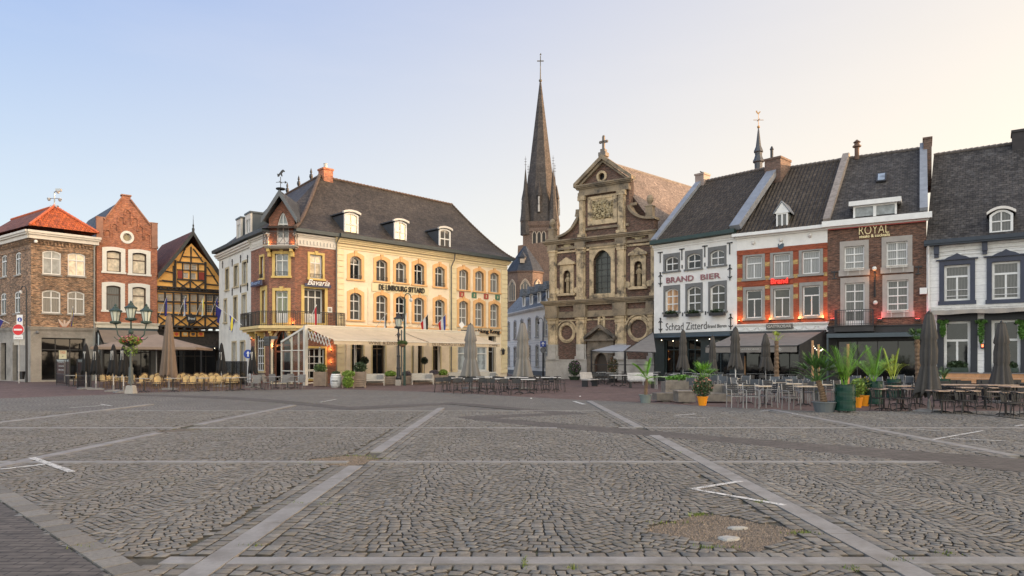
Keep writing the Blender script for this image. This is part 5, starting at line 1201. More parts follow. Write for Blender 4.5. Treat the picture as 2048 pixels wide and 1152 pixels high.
m = MB(); m.box(-.1,.75,6.3,7.3,16.6,17.9); m.box(-.16,.81,6.24,7.36,17.8,17.95); part('chimney', m, M('lead_chimney', (.28,.22,.19), .7, .15), B1, F1)
cb_ = BR('dark_chimney_brick', (.16,.085,.06), (.09,.055,.045), (.16,.13,.1), .22,.08,.01)
m = MB(); m.box(L1_-.55,L1_+.75,5.4,7.2,14.6,17.6); m.box(L1_-.6,L1_+.8,5.34,7.26,17.45,17.62); part('chimney', m, cb_, B1, F1)
m = MB(); m.lathe([(.12,17.6),(.12,18.3),(.16,18.35),(.05,18.6)], L1_-.1, 5.7, 8); part('chimney_pot', m, dark, B1, F1)
p_ = F1.w(.3,6.8,17.95); pigeon((p_.x,p_.y,p_.z), 2.8, 'dark bird perched on the lead covered chimney of the white cafe')
ink = M('sign_ink', (.035,.032,.03), .5, .1)
b = pxbox(F1, zr1, 135, 305, 693, 728); red_l = M('rose_sign_letters', (.28,.12,.13), .5, .15)
lettering('BRAND', F1, (b[0],b[1],b[2],b[3]), B1, red_l, y=-.03, ext=.05, bold=.01)
b = pxbox(F1, zr1, 348, 472, 676, 710); lettering('BIER', F1, (b[0],b[1],b[2],b[3]+.0), B1, red_l, y=-.03, ext=.05, bold=.01)
b = pxbox(F1, zr1, 130, 385, 980, 1026); lettering('Schtad Zitterd', F1, b, B1, ink, y=-.01, ext=.02, bold=-.004)
b = pxbox(F1, zr1, 390, 508, 991, 1013); lettering('Brand Bieren', F1, b, B1, ink, y=-.01, ext=.02, shear=.1)
m = MB()
def anchor_T(m, f, x, y): 
    a = pt(f, zr1, x, y); m.box(a[0]-.22,a[0]+.22,-.07,0,a[1]-.04,a[1]+.04); m.box(a[0]-.03,a[0]+.03,-.07,0,a[1]-.85,a[1])
for (x, y) in ((96,545),(231,524),(374,505),(529,485)): anchor_T(m, F1, x, y)
for (x, y) in ((97,715),(530,672),(98,1000),(535,978)):
    a = pt(F1, zr1, x, y); m.box(a[0]-.03,a[0]+.03,-.07,0,a[1]-.55,a[1]+.55)
    for k in (-1,1): m.bar((a[0],-.04,a[1]+.5*k-.1*k),(a[0]+.17,-.04,a[1]+.35*k-.1*k),.05); m.bar((a[0],-.04,a[1]+.5*k-.1*k),(a[0]-.17,-.04,a[1]+.35*k-.1*k),.05)
    m.ball((a[0],-.05,a[1]+.56),.07)
for (x, y) in ((232,633),(374,620),(235,930),(378,922)): a = pt(F1, zr1, x, y); m.box(a[0]-.04,a[0]+.04,-.05,0,a[1]-.14,a[1]+.14)
parts('wall_anchor', m, M('anchor_black', (.03,.03,.03), .7), B1, F1)
def leafmass(m, cx, cy, cz, rx, ry, rz, n, s, rnd, flat=.0):
    for _ in range(n):
        while True:
            a, b, c = rnd.uniform(-1,1), rnd.uniform(-1,1), rnd.uniform(-1,1)
            if a*a+b*b+c*c <= 1: break
        k = s*rnd.uniform(.6,1.4); p = Vector((cx+a*rx, cy+b*ry, cz+c*rz)); d1 = Vector((rnd.uniform(-1,1),rnd.uniform(-1,1),rnd.uniform(-.6,1))).normalized()
        d2 = d1.cross(Vector((rnd.uniform(-1,1),rnd.uniform(-1,1),rnd.uniform(-1,1)))).normalized()
        m.add([tuple(p-d1*k), tuple(p+d2*k*.45), tuple(p+d1*k), tuple(p-d2*k*.45)], [(0,1,2,3)])
def LEAF(name, col, var=.5):
    if name in MC: return MC[name]
    m, t, p = _nodes(name); gi = nd(t, 'ShaderNodeNewGeometry')
    vm = nd(t, 'ShaderNodeVectorMath', operation='SCALE'); vm.inputs[0].default_value = col
    t.links.new(ramp(t, gi.outputs['Random Per Island'], 0, 1, 1-var, 1+var), vm.inputs['Scale']); t.links.new(vm.outputs[0], p.inputs['Base Color']); p.inputs['Roughness'].default_value = .55
    p.inputs['Subsurface Weight'].default_value = 0
    MC[name] = m; return m
lf = LEAF('hedge_leaf', (.075,.12,.035)); lf_y = LEAF('bright_leaf', (.17,.26,.04)); lf_d = LEAF('dark_leaf', (.035,.06,.022)); fl_p = LEAF('pink_petal', (.55,.16,.25), .4); fl_r = LEAF('red_petal', (.6,.07,.05), .4)
rnd = random.Random(11)
for i, (x0,x1,y) in enumerate(((133,212,920),(270,350,917),(415,505,912))):
    b = pxbox(F1, zr1, x0,x1,y,y+22); r = root('window_box', ['window box of clipped green plants under the left window of the white cafe','window box of green plants under the middle window of the white cafe','window box of green plants with dry tips under the right window of the white cafe'][i], 'window box', F1, group='window boxes on the white cafe')
    part('box', MB().box(b[0],b[1],-.42,-.1,b[2]-.05,b[2]+.16), dark, r, F1)
    m = MB(); leafmass(m, (b[0]+b[1])/2, -.26, b[3]+.02, (b[1]-b[0])/2, .18, .16, 260, .07, rnd); part('leaves', m, lf_d, r, F1)
# ground floor with dark folding doors
gfm = M('dark_green_front', (.025,.035,.034), .6, .2)
wall(B1, F1, [(0,0),(L1_,0),(L1_,zg),(0,zg)], [outline(.9,2.4,.15,3.3),outline(2.9,4.2,.15,3.3),outline(4.9,6.6,.15,3.3)], gfm, 8, .4, 'shop_front', y0=.1)
for (a, c) in ((.9,2.4),(2.9,4.2),(4.9,6.6)): window(B1, F1, a, c, .15, 3.3, cols=2, rows=(.25,), rec=.3, fmat=M('dark_teal_frame', (.03,.045,.048), .5), gmat=g_dark if a > 4 else g_open, name='shop_window', y0=.1)
# ---- striped red and yellow brick house
B2 = root('striped_brick_house', 'red and yellow banded brick house with grey stone window frames', 'house', F2)
L2_ = F2.L; E2 = 10.85; zf0 = F2.loc(1560, 664)[1]; zf1 = F2.loc(1560, 646)[1]; zfr = F2.loc(1560, zr1(0,512)[1])[1]
br_r = BR('orange_red_brick', (.30,.062,.022), (.23,.05,.02), (.26,.10,.06), .22,.075,.006, patch=.15, dark=(.15,.05,.03), dark_amt=.3); br_y = BR('yellow_brick', (.62,.40,.11), (.48,.29,.09), (.30,.2,.1), .22,.075,.02, patch=.2)
hs = []; zlo = zf1
for (x0,x1,y0,y1,sx0,sx1,sy0,sy1,g_) in ((631,728,570,707,612,745,550,720,g_curt),(802,902,555,696,780,918,530,705,g_curt),(981,1088,536,677,958,1107,505,690,g_curt),(633,728,780,953,612,743,755,975,g_dark),(804,904,770,948,782,918,745,968,g_lead),(984,1089,752,940,958,1110,733,960,g_dark)):
    b = rbox(F2, zr1, x0,x1,y0,y1,.15); window(B2, F2, *b, cols=2, rows=(.32,), topcols=1, fw=.09, sur=.21, smat=grst, gmat=g_, rec=.2, proud=.04, surtop=.24, sill=.16); hs.append(outline(*b))
wall(B2, F2, [(0,zf1),(L2_,zf1),(L2_,E2-.2),(0,E2-.2)], hs, br_r, 9, .3)
m = MB()
zz = [F2.loc(zr1(590,0)[0], zr1(0,y)[1])[1] for y in (545,631,717,767,835)]; zlist = zz + [zf1+.5, zf1+1.25]
cols_ = [(0,.42)]; xs = [pxbox(F2, zr1, a, b_, 600, 610)[:2] for a, b_ in ((746,778),(920,955),(1110,1143))]
for a, b_ in [(0,.4)] + [tuple(x) for x in xs]:
    for z in zz: m.box(a+.02, min(b_,L2_)-.02, -.012, 0, z-.16, z+.16)
parts('yellow_brick_band', m, br_y, B2, F2)
m = MB(); m.box(0,L2_,-.02,0,zfr+.02,E2-.2); part('white_frieze', m, lime, B2, F2)
m = MB(); m.box(0,L2_,-.05,0,zfr-.35,zfr+.02); zmid = F2.loc(zr1(840,0)[0], zr1(0,722)[1])[1]; m.box(0,L2_,-.03,0,zmid-.22,zmid+.14); part('red_brick_band', m, br_r, B2, F2)
m = MB(); cornice(m, 0, L2_, E2-.3, [(.12,.15),(.22,.42)]); part('gutter', m, white, B2, F2)
m = MB(); cornice(m, 0, L2_, zf0-.05, [(.08,.12),(.45,.04),(.08,.14),(.06,.2)])
for x in [.25+i*.8 for i in range(int(L2_/.8)+1)]:
    if 2.0 < x < 3.7: continue
    for k in range(6): a = math.pi*(k/5); m.ball((x+.3*math.cos(a),-.07,zf0+.33-.16*math.sin(a)),.05,1,5)
part('festoon_frieze', m, white, B2, F2)
b = pxbox(F2, zr1, 764, 918, 990, 1020); part('sign_board', MB().box(b[0]-.05,b[1]+.05,-.2,-.1,b[2]-.02,b[3]+.02), M('sign_grey', (.10,.095,.085), .5), B2, F2); lettering('GASTROBAR', F2, (b[0]+.03,b[1]-.03,b[2]+.07,b[3]-.07), B2, M('sign_pale', (.45,.43,.38), .5), y=-.21, ext=.05, bold=.02)
b = pxbox(F2, zr1, 788, 893, 706, 740); sg = root('neon_sign', 'red glowing brand lettering on the banded brick house', 'sign', F2); lettering('Brand', F2, (b[0],b[1],b[2],b[3]), sg, EM("red_neon", (1,.035,.02), .6), y=-.1, ext=.1, bold=.03); part('backing', MB().box(b[0]-.05,b[1]+.05,-.09,-.03,b[2]+.02,b[3]-.1), M('dark_red_backing', (.10,.01,.01), .6), sg, F2)
b = pxbox(F2, zr1, 829, 865, 490, 527); xc_ = (b[0]+b[1])/2; m = MB(); m.prism([(b[0],b[3]),(b[0],b[2]+.15),(xc_,b[2]),(b[1],b[2]+.15),(b[1],b[3])], -.08, 0); sh_ = part('wall_shield', m, M('blue_shield', (.05,.08,.11), .5), B2, F2)
m = MB(); m.prism([(b[0]+.08,b[2]+.3),(b[0]+.2,b[2]+.38),(b[1]-.14,b[2]+.4),(b[1]-.05,b[2]+.52),(b[1]-.22,b[2]+.5),(b[0]+.12,b[2]+.48)], -.1, -.07); part('shield_beast', m, white, sh_)
for (x, y) in ((676,485),(847,467),(1028,440)):
    a = pt(F2, zr1, x, y); m = MB(); m.ball((a[0],-.06,a[1]),.13,1.1); m.box(a[0]-.08,a[0]+.08,-.1,0,a[1]+.06,a[1]+.14); part('stone_mask', m, M('pale_mask', (.62,.6,.56), .8), B2, F2)
simple_roof(B2, F2, L2_, E2+.1, 17.0, 6.9, til_g)
b = pxbox(F2, zr1, 818, 890, 300, 398, -.05)
fr_ = part('dormer', MB().ring(outline(b[0],b[1],b[2],b[3]), outline(b[0]+.1,b[1]-.1,b[2]+.12,b[3]-.08), -.1, .02), white, B2, F2)
part('pane', MB().box(b[0]+.05,b[1]-.05,-.04,-.03,b[2]+.05,b[3]), g_half, fr_); xc_ = (b[0]+b[1])/2; part('glazing_bar', MB().box(xc_-.05,xc_+.05,-.09,-.03,b[2],b[3]), white, fr_)
m = MB(); m.prism([(b[0]-.12,b[3]),(b[1]+.12,b[3]),(xc_,b[3]+.75)], -.14, -.02); part('dormer_gable', m, white, fr_)
part('dormer_cheek', MB().box(b[0]+.02,b[1]-.02,-.02,3.0,b[2]-.1,b[3]), M('grey_dormer_cheek', (.16,.18,.18), .5), fr_)
m = MB(); m.slab([(b[0]-.18,-.2,b[3]-.02),(b[0]-.18,2.8,b[3]-.02),(xc_,2.8,b[3]+.8),(xc_,-.2,b[3]+.8)],(0,0,.07)); m.slab([(b[1]+.18,-.2,b[3]-.02),(xc_,-.2,b[3]+.8),(xc_,2.8,b[3]+.8),(b[1]+.18,2.8,b[3]-.02)],(0,0,.07)); part('dormer_roof', m, zinc, fr_)
zinc_verge(B2, F2, L2_, E2, 17.0, 6.9, mat=M('stone_verge', (.26,.22,.19), .8, .25, 4), w_=.45, h=.4)
wall(B2, F2, [(0,0),(L2_,0),(L2_,zf0-.05),(0,zf0-.05)], [outline(.5,L2_-.5,.15,2.9)], M('dark_timber_front', (.06,.055,.05)), 8, .4, 'shop_front', y0=.12)
window(B2, F2, .5, L2_-.5, .15, 2.9, cols=5, rows=(.2,), rec=.3, fmat=dark, gmat=g_open, name='shop_window', y0=.12)
for k, x in enumerate((.22, 2.36, 4.38, L2_-.25)):
    z = zf1+.25; m = MB(); m.lathe([(.05,z-.12),(.09,z-.02),(.09,z)], x, -.2, 8); s_ = part('wall_lamp', m, dark, B2, F2); m = MB(); m.lathe([(.05,z+.005),(.04,z+.03)], x, -.2, 8); part('bulb', m, EM('amber_bulb', (1,.45,.14), 4), s_); warm_lamp(x, F2, z+.15, amber, 8, y=-.3, size=.05)
# ---- dark brick steakhouse
B3 = root('steakhouse', 'dark brick steakhouse with white roof gutter, red wall lights and a small balcony', 'house', F3)
L3_ = F3.L; E3 = 11.0; zg3 = F3.loc(1750, zr2(0,1022)[1])[1]
br_d = BR('dark_brown_brick', (.15,.07,.042), (.07,.036,.026), (.15,.10,.075), .23,.075,.01, patch=.3, dark=(.04,.03,.028))
hs = []
for (x0,x1,y0,y1,kw) in ((131,237,597,722,dict(cols=2,rows=(.34,.67),gmat=g_curt)),(356,469,573,706,dict(cols=2,rows=(.34,.67),gmat=g_curt)),(134,239,793,1018,dict(cols=2,rows=(.2,.44,.66),gmat=g_half,door=.3,name='balcony_door')),(360,474,778,944,dict(cols=2,rows=(.24,.5,.76),gmat=g_gold if 0 else g_half))):
    b = rbox(F3, zr2, x0,x1,y0,y1,.13); hs.append(window(B3, F3, *b, fw=.08, sur=.27, surtop=.36, smat=M('beige_grey_stone', (.34,.31,.28), .8, .1), rec=.18, proud=.04, sill=.4 if y0 < 790 or x0 > 300 else 0, **kw))
wall(B3, F3, [(0,zg3),(L3_,zg3),(L3_,E3-.3),(0,E3-.3)], hs, br_d, 9, .3)
m = MB(); cornice(m, 0, L3_, E3-.42, [(.1,.2),(.38,.5)]); part('gutter', m, white, B3, F3)
m = MB(); m.box(.05,L3_-.05,-.22,-.16,E3-.5,E3-.45); part('light_strip', m, EM('red_strip', (.30,.03,.025), .1), B3, F3)
b = pxbox(F3, zr2, 210, 371, 484, 530); gold = EM('warm_white_sign', (.62,.52,.28), .2)
lettering('ROYAL', F3, (b[0],b[1],b[2],b[3]), B3, gold, y=-.08, ext=.06, bold=-.02)
b = pxbox(F3, zr2, 211, 375, 532, 548); lettering('steaks & cocktails', F3, b, B3, gold, y=-.08, ext=.05, bold=.012)
zT3 = 17.05; simple_roof(B3, F3, L3_, E3+.1, zT3, 7.0, til_s)
zinc_verge(B3, F3, L3_-.15, E3, zT3, 7.0, mat=zinc, w_=.45, h=.35)
m = MB(); m.box(L3_-.15,L3_+.35,6.0,8.2,zT3-3,zT3+.5); m.box(L3_-.2,L3_+.4,5.95,8.25,zT3+.4,zT3+.52); part('chimney', m, cb_, B3, F3)
m = MB(); m.lathe([(.16,zT3-.2),(.16,zT3+.7),(.3,zT3+.75),(.3,zT3+.85),(.18,zT3+.9),(.18,zT3+1.05),(.28,zT3+1.1),(.05,zT3+1.3)], 1.3, 6.8, 8); part('flue', m, M('rusty_flue', (.12,.07,.05), .8), B3, F3)
b = pxbox(F3, zr2, 303, 357, 207, 242, 4.0); m = MB(); s_ = (zT3-E3)/7.35; y1 = 3.3; zz0 = E3+.1+(y1+.35)*s_; m.slab([(b[0],y1,zz0),(b[1],y1,zz0),(b[1],y1+.95,zz0+.95*s_),(b[0],y1+.95,zz0+.95*s_)],(0,-.08,.1)); sk_ = part('roof_window', m, dark, B3, F3)
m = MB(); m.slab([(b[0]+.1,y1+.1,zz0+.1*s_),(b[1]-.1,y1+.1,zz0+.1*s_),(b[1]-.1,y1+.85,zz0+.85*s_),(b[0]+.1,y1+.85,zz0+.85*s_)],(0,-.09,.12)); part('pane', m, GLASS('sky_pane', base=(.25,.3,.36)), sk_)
b = pxbox(F3, zr2, 178, 412, 372, 440, -.25); fr_ = part('dormer', MB().ring(outline(b[0],b[1],b[2]-.15,b[3]), outline(b[0]+.12,b[1]-.12,b[2],b[3]-.1), -.3, -.15), white, B3, F3)
part('pane', MB().box(b[0]+.1,b[1]-.1,-.22,-.21,b[2]-.05,b[3]-.05), g_grey, fr_); xc_ = (b[0]+b[1])/2; part('glazing_bar', MB().box(xc_-.09,xc_+.09,-.33,-.2,b[2],b[3]), white, fr_)
part('dormer_roof', MB().box(b[0]-.25,b[1]+.25,-.55,1.6,b[3],b[3]+.3), white, fr_); part('dormer_cheek', MB().box(b[0]+.02,b[1]-.02,-.16,1.5,b[2]-.3,b[3]), dark, fr_)
zb3 = F3.loc(1710, zr2(0,1022)[1])[1]; xa, xb = pxbox(F3, zr2, 84, 292, 1000, 1010)[:2]
m = MB(); m.box(xa,xb,-1.0,0,zb3-.42,zb3-.06); m.box(xa-.06,xb+.06,-1.06,0,zb3-.06,zb3); part('balcony', m, M('black_stone_balcony', (.035,.033,.032), .7, .2), B3, F3)
m = MB(); railing(m, [(xa+.05,-.02),(xa+.05,-.96),(xb-.05,-.96),(xb-.05,-.02)], zb3, 1.0, .13); part('railing', m, dark, B3, F3)
m = MB()
for (x0,x1,y) in ((131,237,722),(356,469,706),(360,474,945)):
    b = pxbox(F3, zr2, x0,x1,y-6,y+6)
    for k in range(14): x = b[0]+(b[1]-b[0])*(k+.5)/14; m.ball((x,-.28,b[2]+.12),.06,1,5)
    m.bar((b[0],-.28,b[2]+.02),(b[1],-.28,b[2]+.02),.04)
    for f in (.2,.8): x = b[0]+(b[1]-b[0])*f; m.bar((x,-.28,b[2]-.3),(x,-.28,b[2]+.05),.03)
parts('window_garland', m, M('garland_white', (.6,.58,.52), .8), B3, F3)
m = MB()
for (x, y) in ((77,745),(527,718)): a = pt(F3, zr2, x, y); m.box(a[0]-.2,a[0]+.2,-.07,0,a[1]+.1,a[1]+.18); m.box(a[0]-.03,a[0]+.03,-.07,0,a[1]-.3,a[1]+.2); m.box(a[0]-.15,a[0]+.15,-.07,0,a[1]-.35,a[1]-.28)
parts('wall_anchor', m, dark, B3, F3)
for (x, y) in ((293,718),(298,900)): a = pt(F3, zr2, x, y); m = MB(); m.ball((a[0],-.3,a[1]),.14,1); m.box(a[0]-.03,a[0]+.03,-.3,0,a[1]-.03,a[1]+.03); part('wall_globe', m, M('globe_white', (.7,.68,.62), .4), B3, F3)
m = MB(); a = pt(F3, zr2, 293, 740); c = pt(F3, zr2, 297, 865); m.tube([(a[0],-.06,a[1]),(c[0],-.06,c[1])],.04,6)
for k in range(14): m.ball((a[0],-.06,a[1]+(c[1]-a[1])*k/13),.06,1,5)
part('hanging_chain', m, dark, B3, F3)
for (x, y, r_) in ((68,985,(1,.05,.05)),(322,985,(1,.05,.05)),(523,985,(1,.06,.06))):
    a = pt(F3, zr2, x, y); m = MB(); m.box(a[0]-.14,a[0]+.14,-.32,-.1,a[1]-.12,a[1]); s_ = part('flood_lamp', m, dark, B3, F3); part('lens', MB().box(a[0]-.11,a[0]+.11,-.29,-.13,a[1]+.002,a[1]+.01), EM('red_lens', (1,.06,.05), 8), s_); warm_lamp(a[0], F3, a[1]+.35, r_, 6.5, y=-.5, size=.1)
a = pt(F3, zr2, 292, 752); warm_lamp(a[0], F3, a[1], amber, 6, y=-.3, size=.06)
wall(B3, F3, [(0,0),(L3_,0),(L3_,zg3),(0,zg3)], [outline(.6,L3_-.4,.15,3.0)], M('black_front', (.02,.02,.021), .6, .2), 8, .4, 'shop_front', y0=.12)
window(B3, F3, .6, L3_-.4, .15, 3.0, cols=4, rows=(), rec=.35, fmat=dark, gmat=g_open, name='shop_window', y0=.12)
m = MB(); m.box(0,L3_,-.12,.1,zg3-.45,zg3); m.box(0,L3_,-.2,.1,zg3-.04,zg3+.03); part('fascia', m, M('black_front', (.02,.02,.021)), B3, F3)
# ---- white house with navy frames
B4 = root('navy_trim_house', 'white boarded house with navy window frames, arched roof dormer and slate roof', 'house', F4)
L4_ = F4.L; E4 = F4.loc(1950, zr2(0,552)[1])[1]; nav = M('navy_paint', (.024,.030,.055), .5, .15)
boards = BR('white_boards', (.72,.71,.68), (.66,.65,.63), (.42,.41,.40), 4.0, .42, .012, patch=.05, dark=(.4,.4,.4), dark_amt=.15, bs=.2)
hs = []; p4 = []
for (x0,x1,y0,y1) in ((666,804,697,888),(921,1072,678,880)):
    b = rbox(F4, zr2, x0,x1,y0,y1,.15); p4.append(b)
d4 = p4[1][0]-p4[0][0]; p4.append((p4[0][0]+2*d4, p4[0][1]+2*d4, *p4[0][2:]))
for b in p4:
    hs.append(window(B4, F4, *b, cols=2, rows=(.32,), topcols=1, fw=.13, sur=.26, surtop=.28, smat=nav, gmat=g_half, rec=.2, proud=.09, sill=.24, sillmat=nav))
    xc_ = (b[0]+b[1])/2; m = MB(); m.prism([(xc_-.75,b[3]+.32),(xc_+.75,b[3]+.32),(xc_+.45,b[3]+.5),(xc_+.2,b[3]+.58),(xc_,b[3]+.72),(xc_-.2,b[3]+.58),(xc_-.45,b[3]+.5)], -.2, 0); m.box(b[0]-.42,b[1]+.42,-.18,0,b[3]+.3,b[3]+.38); part('window_crest', m, nav, B4, F4)
    m = MB(); 
    for f in (.13,.3): m.tube([(b[0]+.05,-.05,b[2]+(b[3]-b[2])*f),(b[1]-.05,-.05,b[2]+(b[3]-b[2])*f)],.02,6)
    parts('guard_rail', m, white, B4, F4)
gw4 = []
for b, (x0,x1,y0,y1) in zip(p4, ((672,812,996,0),(930,1062,990,0),(0,0,0,0))):
    zt4 = F4.loc(1920, zr2(0,996)[1])[1]; gw4.append((b[0]-.02, b[1]+.02, .95, zt4))
for i, b in enumerate(gw4):
    window(B4, F4, *b, cols=2, rows=(.38,), topcols=1, fw=.15, sur=.36, surtop=.5, smat=M('blackish_navy', (.012,.015,.022), .5), gmat=g_dark, rec=.3, proud=.04, sill=.2, sillmat=M('blackish_navy', (.012,.015,.022)), name='shop_window'); hs.append(outline(*b))
wall(B4, F4, [(0,0),(L4_,0),(L4_,E4-.1),(0,E4-.1)], hs, boards, 9, .35)
m = MB(); zc4 = E4-1.3; m.box(0,L4_,-.05,0,zc4+.35,zc4+.43); m.box(0,L4_,-.07,0,zc4+.6,zc4+.66); m.box(0,L4_,-.1,0,zc4+.85,E4-.3); part('frieze', m, M('white_board_frieze', (.70,.69,.67)), B4, F4)
m = MB(); m.box(-.1,L4_+.1,-.55,0,E4-.32,E4-.08); m.box(-.1,L4_+.1,-.62,-.5,E4-.22,E4+.02); part('gutter', m, M('navy_gutter', (.02,.03,.045), .5), B4, F4)
for x in [.55+i*(d4*1.02) for i in range(4)]:
    m = MB(); m.box(x-.14,x+.14,-.3,0,E4-.85,E4-.32); m.box(x-.12,x+.12,-.2,0,E4-1.05,E4-.85); part('eaves_bracket', m, nav, B4, F4)
zR4 = F4.loc(1854, 316, 7.0)[1]+.1; simple_roof(B4, F4, L4_, E4, zR4, 7.0, til_s)
m = MB(); m.slab([(0,0,E4-.1),(0,7,zR4-.2),(0,14,E4)],(.15,0,0)); m.slab([(L4_,0,E4-.1),(L4_,7,zR4-.2),(L4_,14,E4)],(-.15,0,0)); part('gable_wall', m, cb_, B4, F4)
b = pxbox(F4, zr2, 2045, 2120, 110, 50, 7.0); xq = F4.loc(2024, None, 7.0); m = MB(); m.box(xq,xq+1.6,6.4,7.8,zR4-.6,zR4+.75); m.box(xq-.06,xq+1.66,6.34,7.86,zR4+.62,zR4+.78); part('chimney', m, M('black_chimney', (.035,.03,.03), .8, .2), B4, F4)
b = pxbox(F4, zr2, 908, 1035, 400, 524, -.1); dormer(F4, b[0], b[1], b[2], b[3], -.1, 2.6, .3, B4, g_half, capm=M('white_zinc_head', (.66,.62,.56)))
m = MB(); m.tube([(.12,-.5,E4-.2),(.12,-.15,E4-.8),(.12,-.12,.1)],.06,8); parts('drain_pipe', m, white, B4, F4)
for (x, y) in ((552,800),(558,835)): a = pt(F4, zr2, x+20, y); 
m = MB(); a = pt(F4, zr2, 575, 836); m.box(-.35,.05,-.3,-.05,a[1]-.2,a[1]+.2); part('junction_box', m, white, B4, F4)
# fascia awning cassette with a short striped valance
za4 = F4.loc(1950, zr2(0,942)[1], -.9)[1]
aw = root('retracted_awning', 'rolled up beige awning above the navy framed shop windows', 'awning', F4)
m = MB(); m.box(.3,L4_-.2,-1.0,-.02,za4+.2,za4+.32); m.tube([(.3,-.85,za4+.12),(L4_-.2,-.85,za4+.12)],.14,10); part('cassette', m, M('awning_white_case', (.58,.56,.52), .5), aw, F4)
m = MB(); n = 60
for i in range(n): x0_ = .35+(L4_-.6)*i/n; x1_ = .35+(L4_-.6)*(i+1)/n; y_ = -1.0-.03*math.sin(i*.9); y2_ = -1.0-.03*math.sin((i+1)*.9); m.add([(x0_,y_,za4+.1),(x1_,y2_,za4+.1),(x1_,y2_,za4-.16-.03*math.sin(i*.35)),(x0_,y_,za4-.16-.03*math.sin(i*.35))],[(0,1,2,3)])
part('valance', m, M('beige_canvas', (.36,.32,.28), .9, .12), aw, F4)
# ---- further houses of the row, just outside the frame, shading the square
pa = F4.b; 
for k, (wd, hh, colr) in enumerate(((8,10.5,br_a),(9,11.5,br_d),(8,10,br_b),(10,12,br_a))):
    pb_ = pa + F4.u*wd if k < 1 else pa + (F4.u*.8+Vector((.25,-.6,0))).normalized()*wd
    f_ = Fac((pa.x,pa.y),(pb_.x,pb_.y)); h_ = root('row_house', ['plain brown brick house beyond the navy framed house','dark brick house second beyond the navy framed house','red brick house third beyond the navy framed house','tall brown brick house at the far end of the row'][k], 'house', f_, group='houses closing the row')
    hs = []
    for r_ in range(3):
        for c_ in range(3): x = wd*(.12+.29*c_); hs.append(window(h_, f_, x, x+1.1, .9+r_*3.4, 2.9+r_*3.4, cols=2, rows=(.33,), rec=.2, gmat=g_half, sill=.1, sillmat=grst))
    wall(h_, f_, [(0,0),(wd,0),(wd,hh),(0,hh)], hs, colr, 10, .3); simple_roof(h_, f_, wd, hh, hh+6.5, 6.5, til_s); m = MB(); m.slab([(wd,0,hh),(wd,6.5,hh+6.4),(wd,13,hh)],(-.2,0,0)); m.slab([(0,0,hh),(0,6.5,hh+6.4),(0,13,hh)],(.2,0,0)); part('gable_wall', m, colr, h_, f_)
    pa = pb_
# ================================================================== the square: cobbles in fans between bands of flat slabs
BX = [-19.36,-13.73,-8.10,-2.47,3.16,8.79,14.42,20.05]; BY = [.07,5.69,11.2,16.85,22.5]; BWD = .115
def gpoly(pts, z=0.0): return [(*ground_at(x, y), z) for x, y in pts]
edge = [(0,797),(200,790),(300,785),(450,781),(560,779.5),(680,779),(800,782),(930,787),(1120,798),(1280,805),(1440,814),(1600,821),(1760,829),(2048,843)]
E_ = [ground_at(*p) for p in edge]
def cobble_mat(name, island=True):
    m, t, p = _nodes(name); v = objvec(t)
    if island:
        r = nd(t, 'ShaderNodeNewGeometry').outputs['Random Per Island']
    else:
        s = nd(t, 'ShaderNodeSeparateXYZ'); t.links.new(v, s.inputs[0])
        ph = math_(t, 'FRACT', math_(t, 'DIVIDE', math_(t, 'ADD', s.outputs[0], 2.47+56.3), 1.8767)); tt = math_(t, 'MULTIPLY_ADD', ph, 2, -1)
        yy = math_(t, 'SUBTRACT', s.outputs[1], math_(t, 'MULTIPLY', math_(t, 'MULTIPLY', tt, tt), .42))
        cb = nd(t, 'ShaderNodeCombineXYZ'); t.links.new(s.outputs[0], cb.inputs[0]); t.links.new(yy, cb.inputs[1])
        b = nd(t, 'ShaderNodeTexBrick'); t.links.new(cb.outputs[0], b.inputs['Vector']); b.offset = .5
        b.inputs['Color1'].default_value = (0,0,0,1); b.inputs['Color2'].default_value = (1,1,1,1); b.inputs['Mortar'].default_value = (.5,.5,.5,1)
        b.inputs['Scale'].default_value = 1; b.inputs['Brick Width'].default_value = .135; b.inputs['Row Height'].default_value = .125; b.inputs['Mortar Size'].default_value = .013; b.inputs['Mortar Smooth'].default_value = .5
        r = b.outputs['Color']
    k = ramp(t, r, 0, 1, 0, 1); cr = nd(t, 'ShaderNodeValToRGB'); t.links.new(k, cr.inputs[0]); e = cr.color_ramp.elements
    e[0].position = 0; e[0].color = (.135,.127,.111,1); e[1].position = 1; e[1].color = (.215,.203,.178,1)
    for pos, c in ((.25,(.155,.145,.126,1)),(.5,(.170,.159,.139,1)),(.68,(.186,.166,.138,1)),(.84,(.19,.18,.16,1))): x = e.new(pos); x.color = c
    n1 = ramp(t, noise(t, v, .35, 5, .6), .3, .7, .86, 1.14); n2 = ramp(t, noise(t, v, 26, 3, .7), .25, .75, .75, 1.25)
    vm = nd(t, 'ShaderNodeVectorMath', operation='SCALE'); t.links.new(cr.outputs[0], vm.inputs[0]); t.links.new(math_(t, 'MULTIPLY', n1, n2), vm.inputs['Scale'])
    st = ramp(t, noise(t, v, .9, 7, .75), .56, .72, 0, .4); col = mixc(t, st, vm.outputs[0], (.13,.115,.06))
    col = mixc(t, ramp(t, noise(t, v, 1.6, 7, .75), .58, .7, 0, .35), col, (.25,.205,.15))
    p.inputs['Roughness'].default_value = .82
    if island:
        t.links.new(col, p.inputs['Base Color']); bump(t, p, noise(t, v, 45, 5, .7), .9, .012)
    else:
        col = mixc(t, b.outputs['Fac'], col, (.05,.045,.038)); t.links.new(col, p.inputs['Base Color'])
        h = math_(t, 'SUBTRACT', math_(t, 'MULTIPLY', noise(t, v, 30, 4), .6), b.outputs['Fac']); bump(t, p, h, .8, .02)
    return m
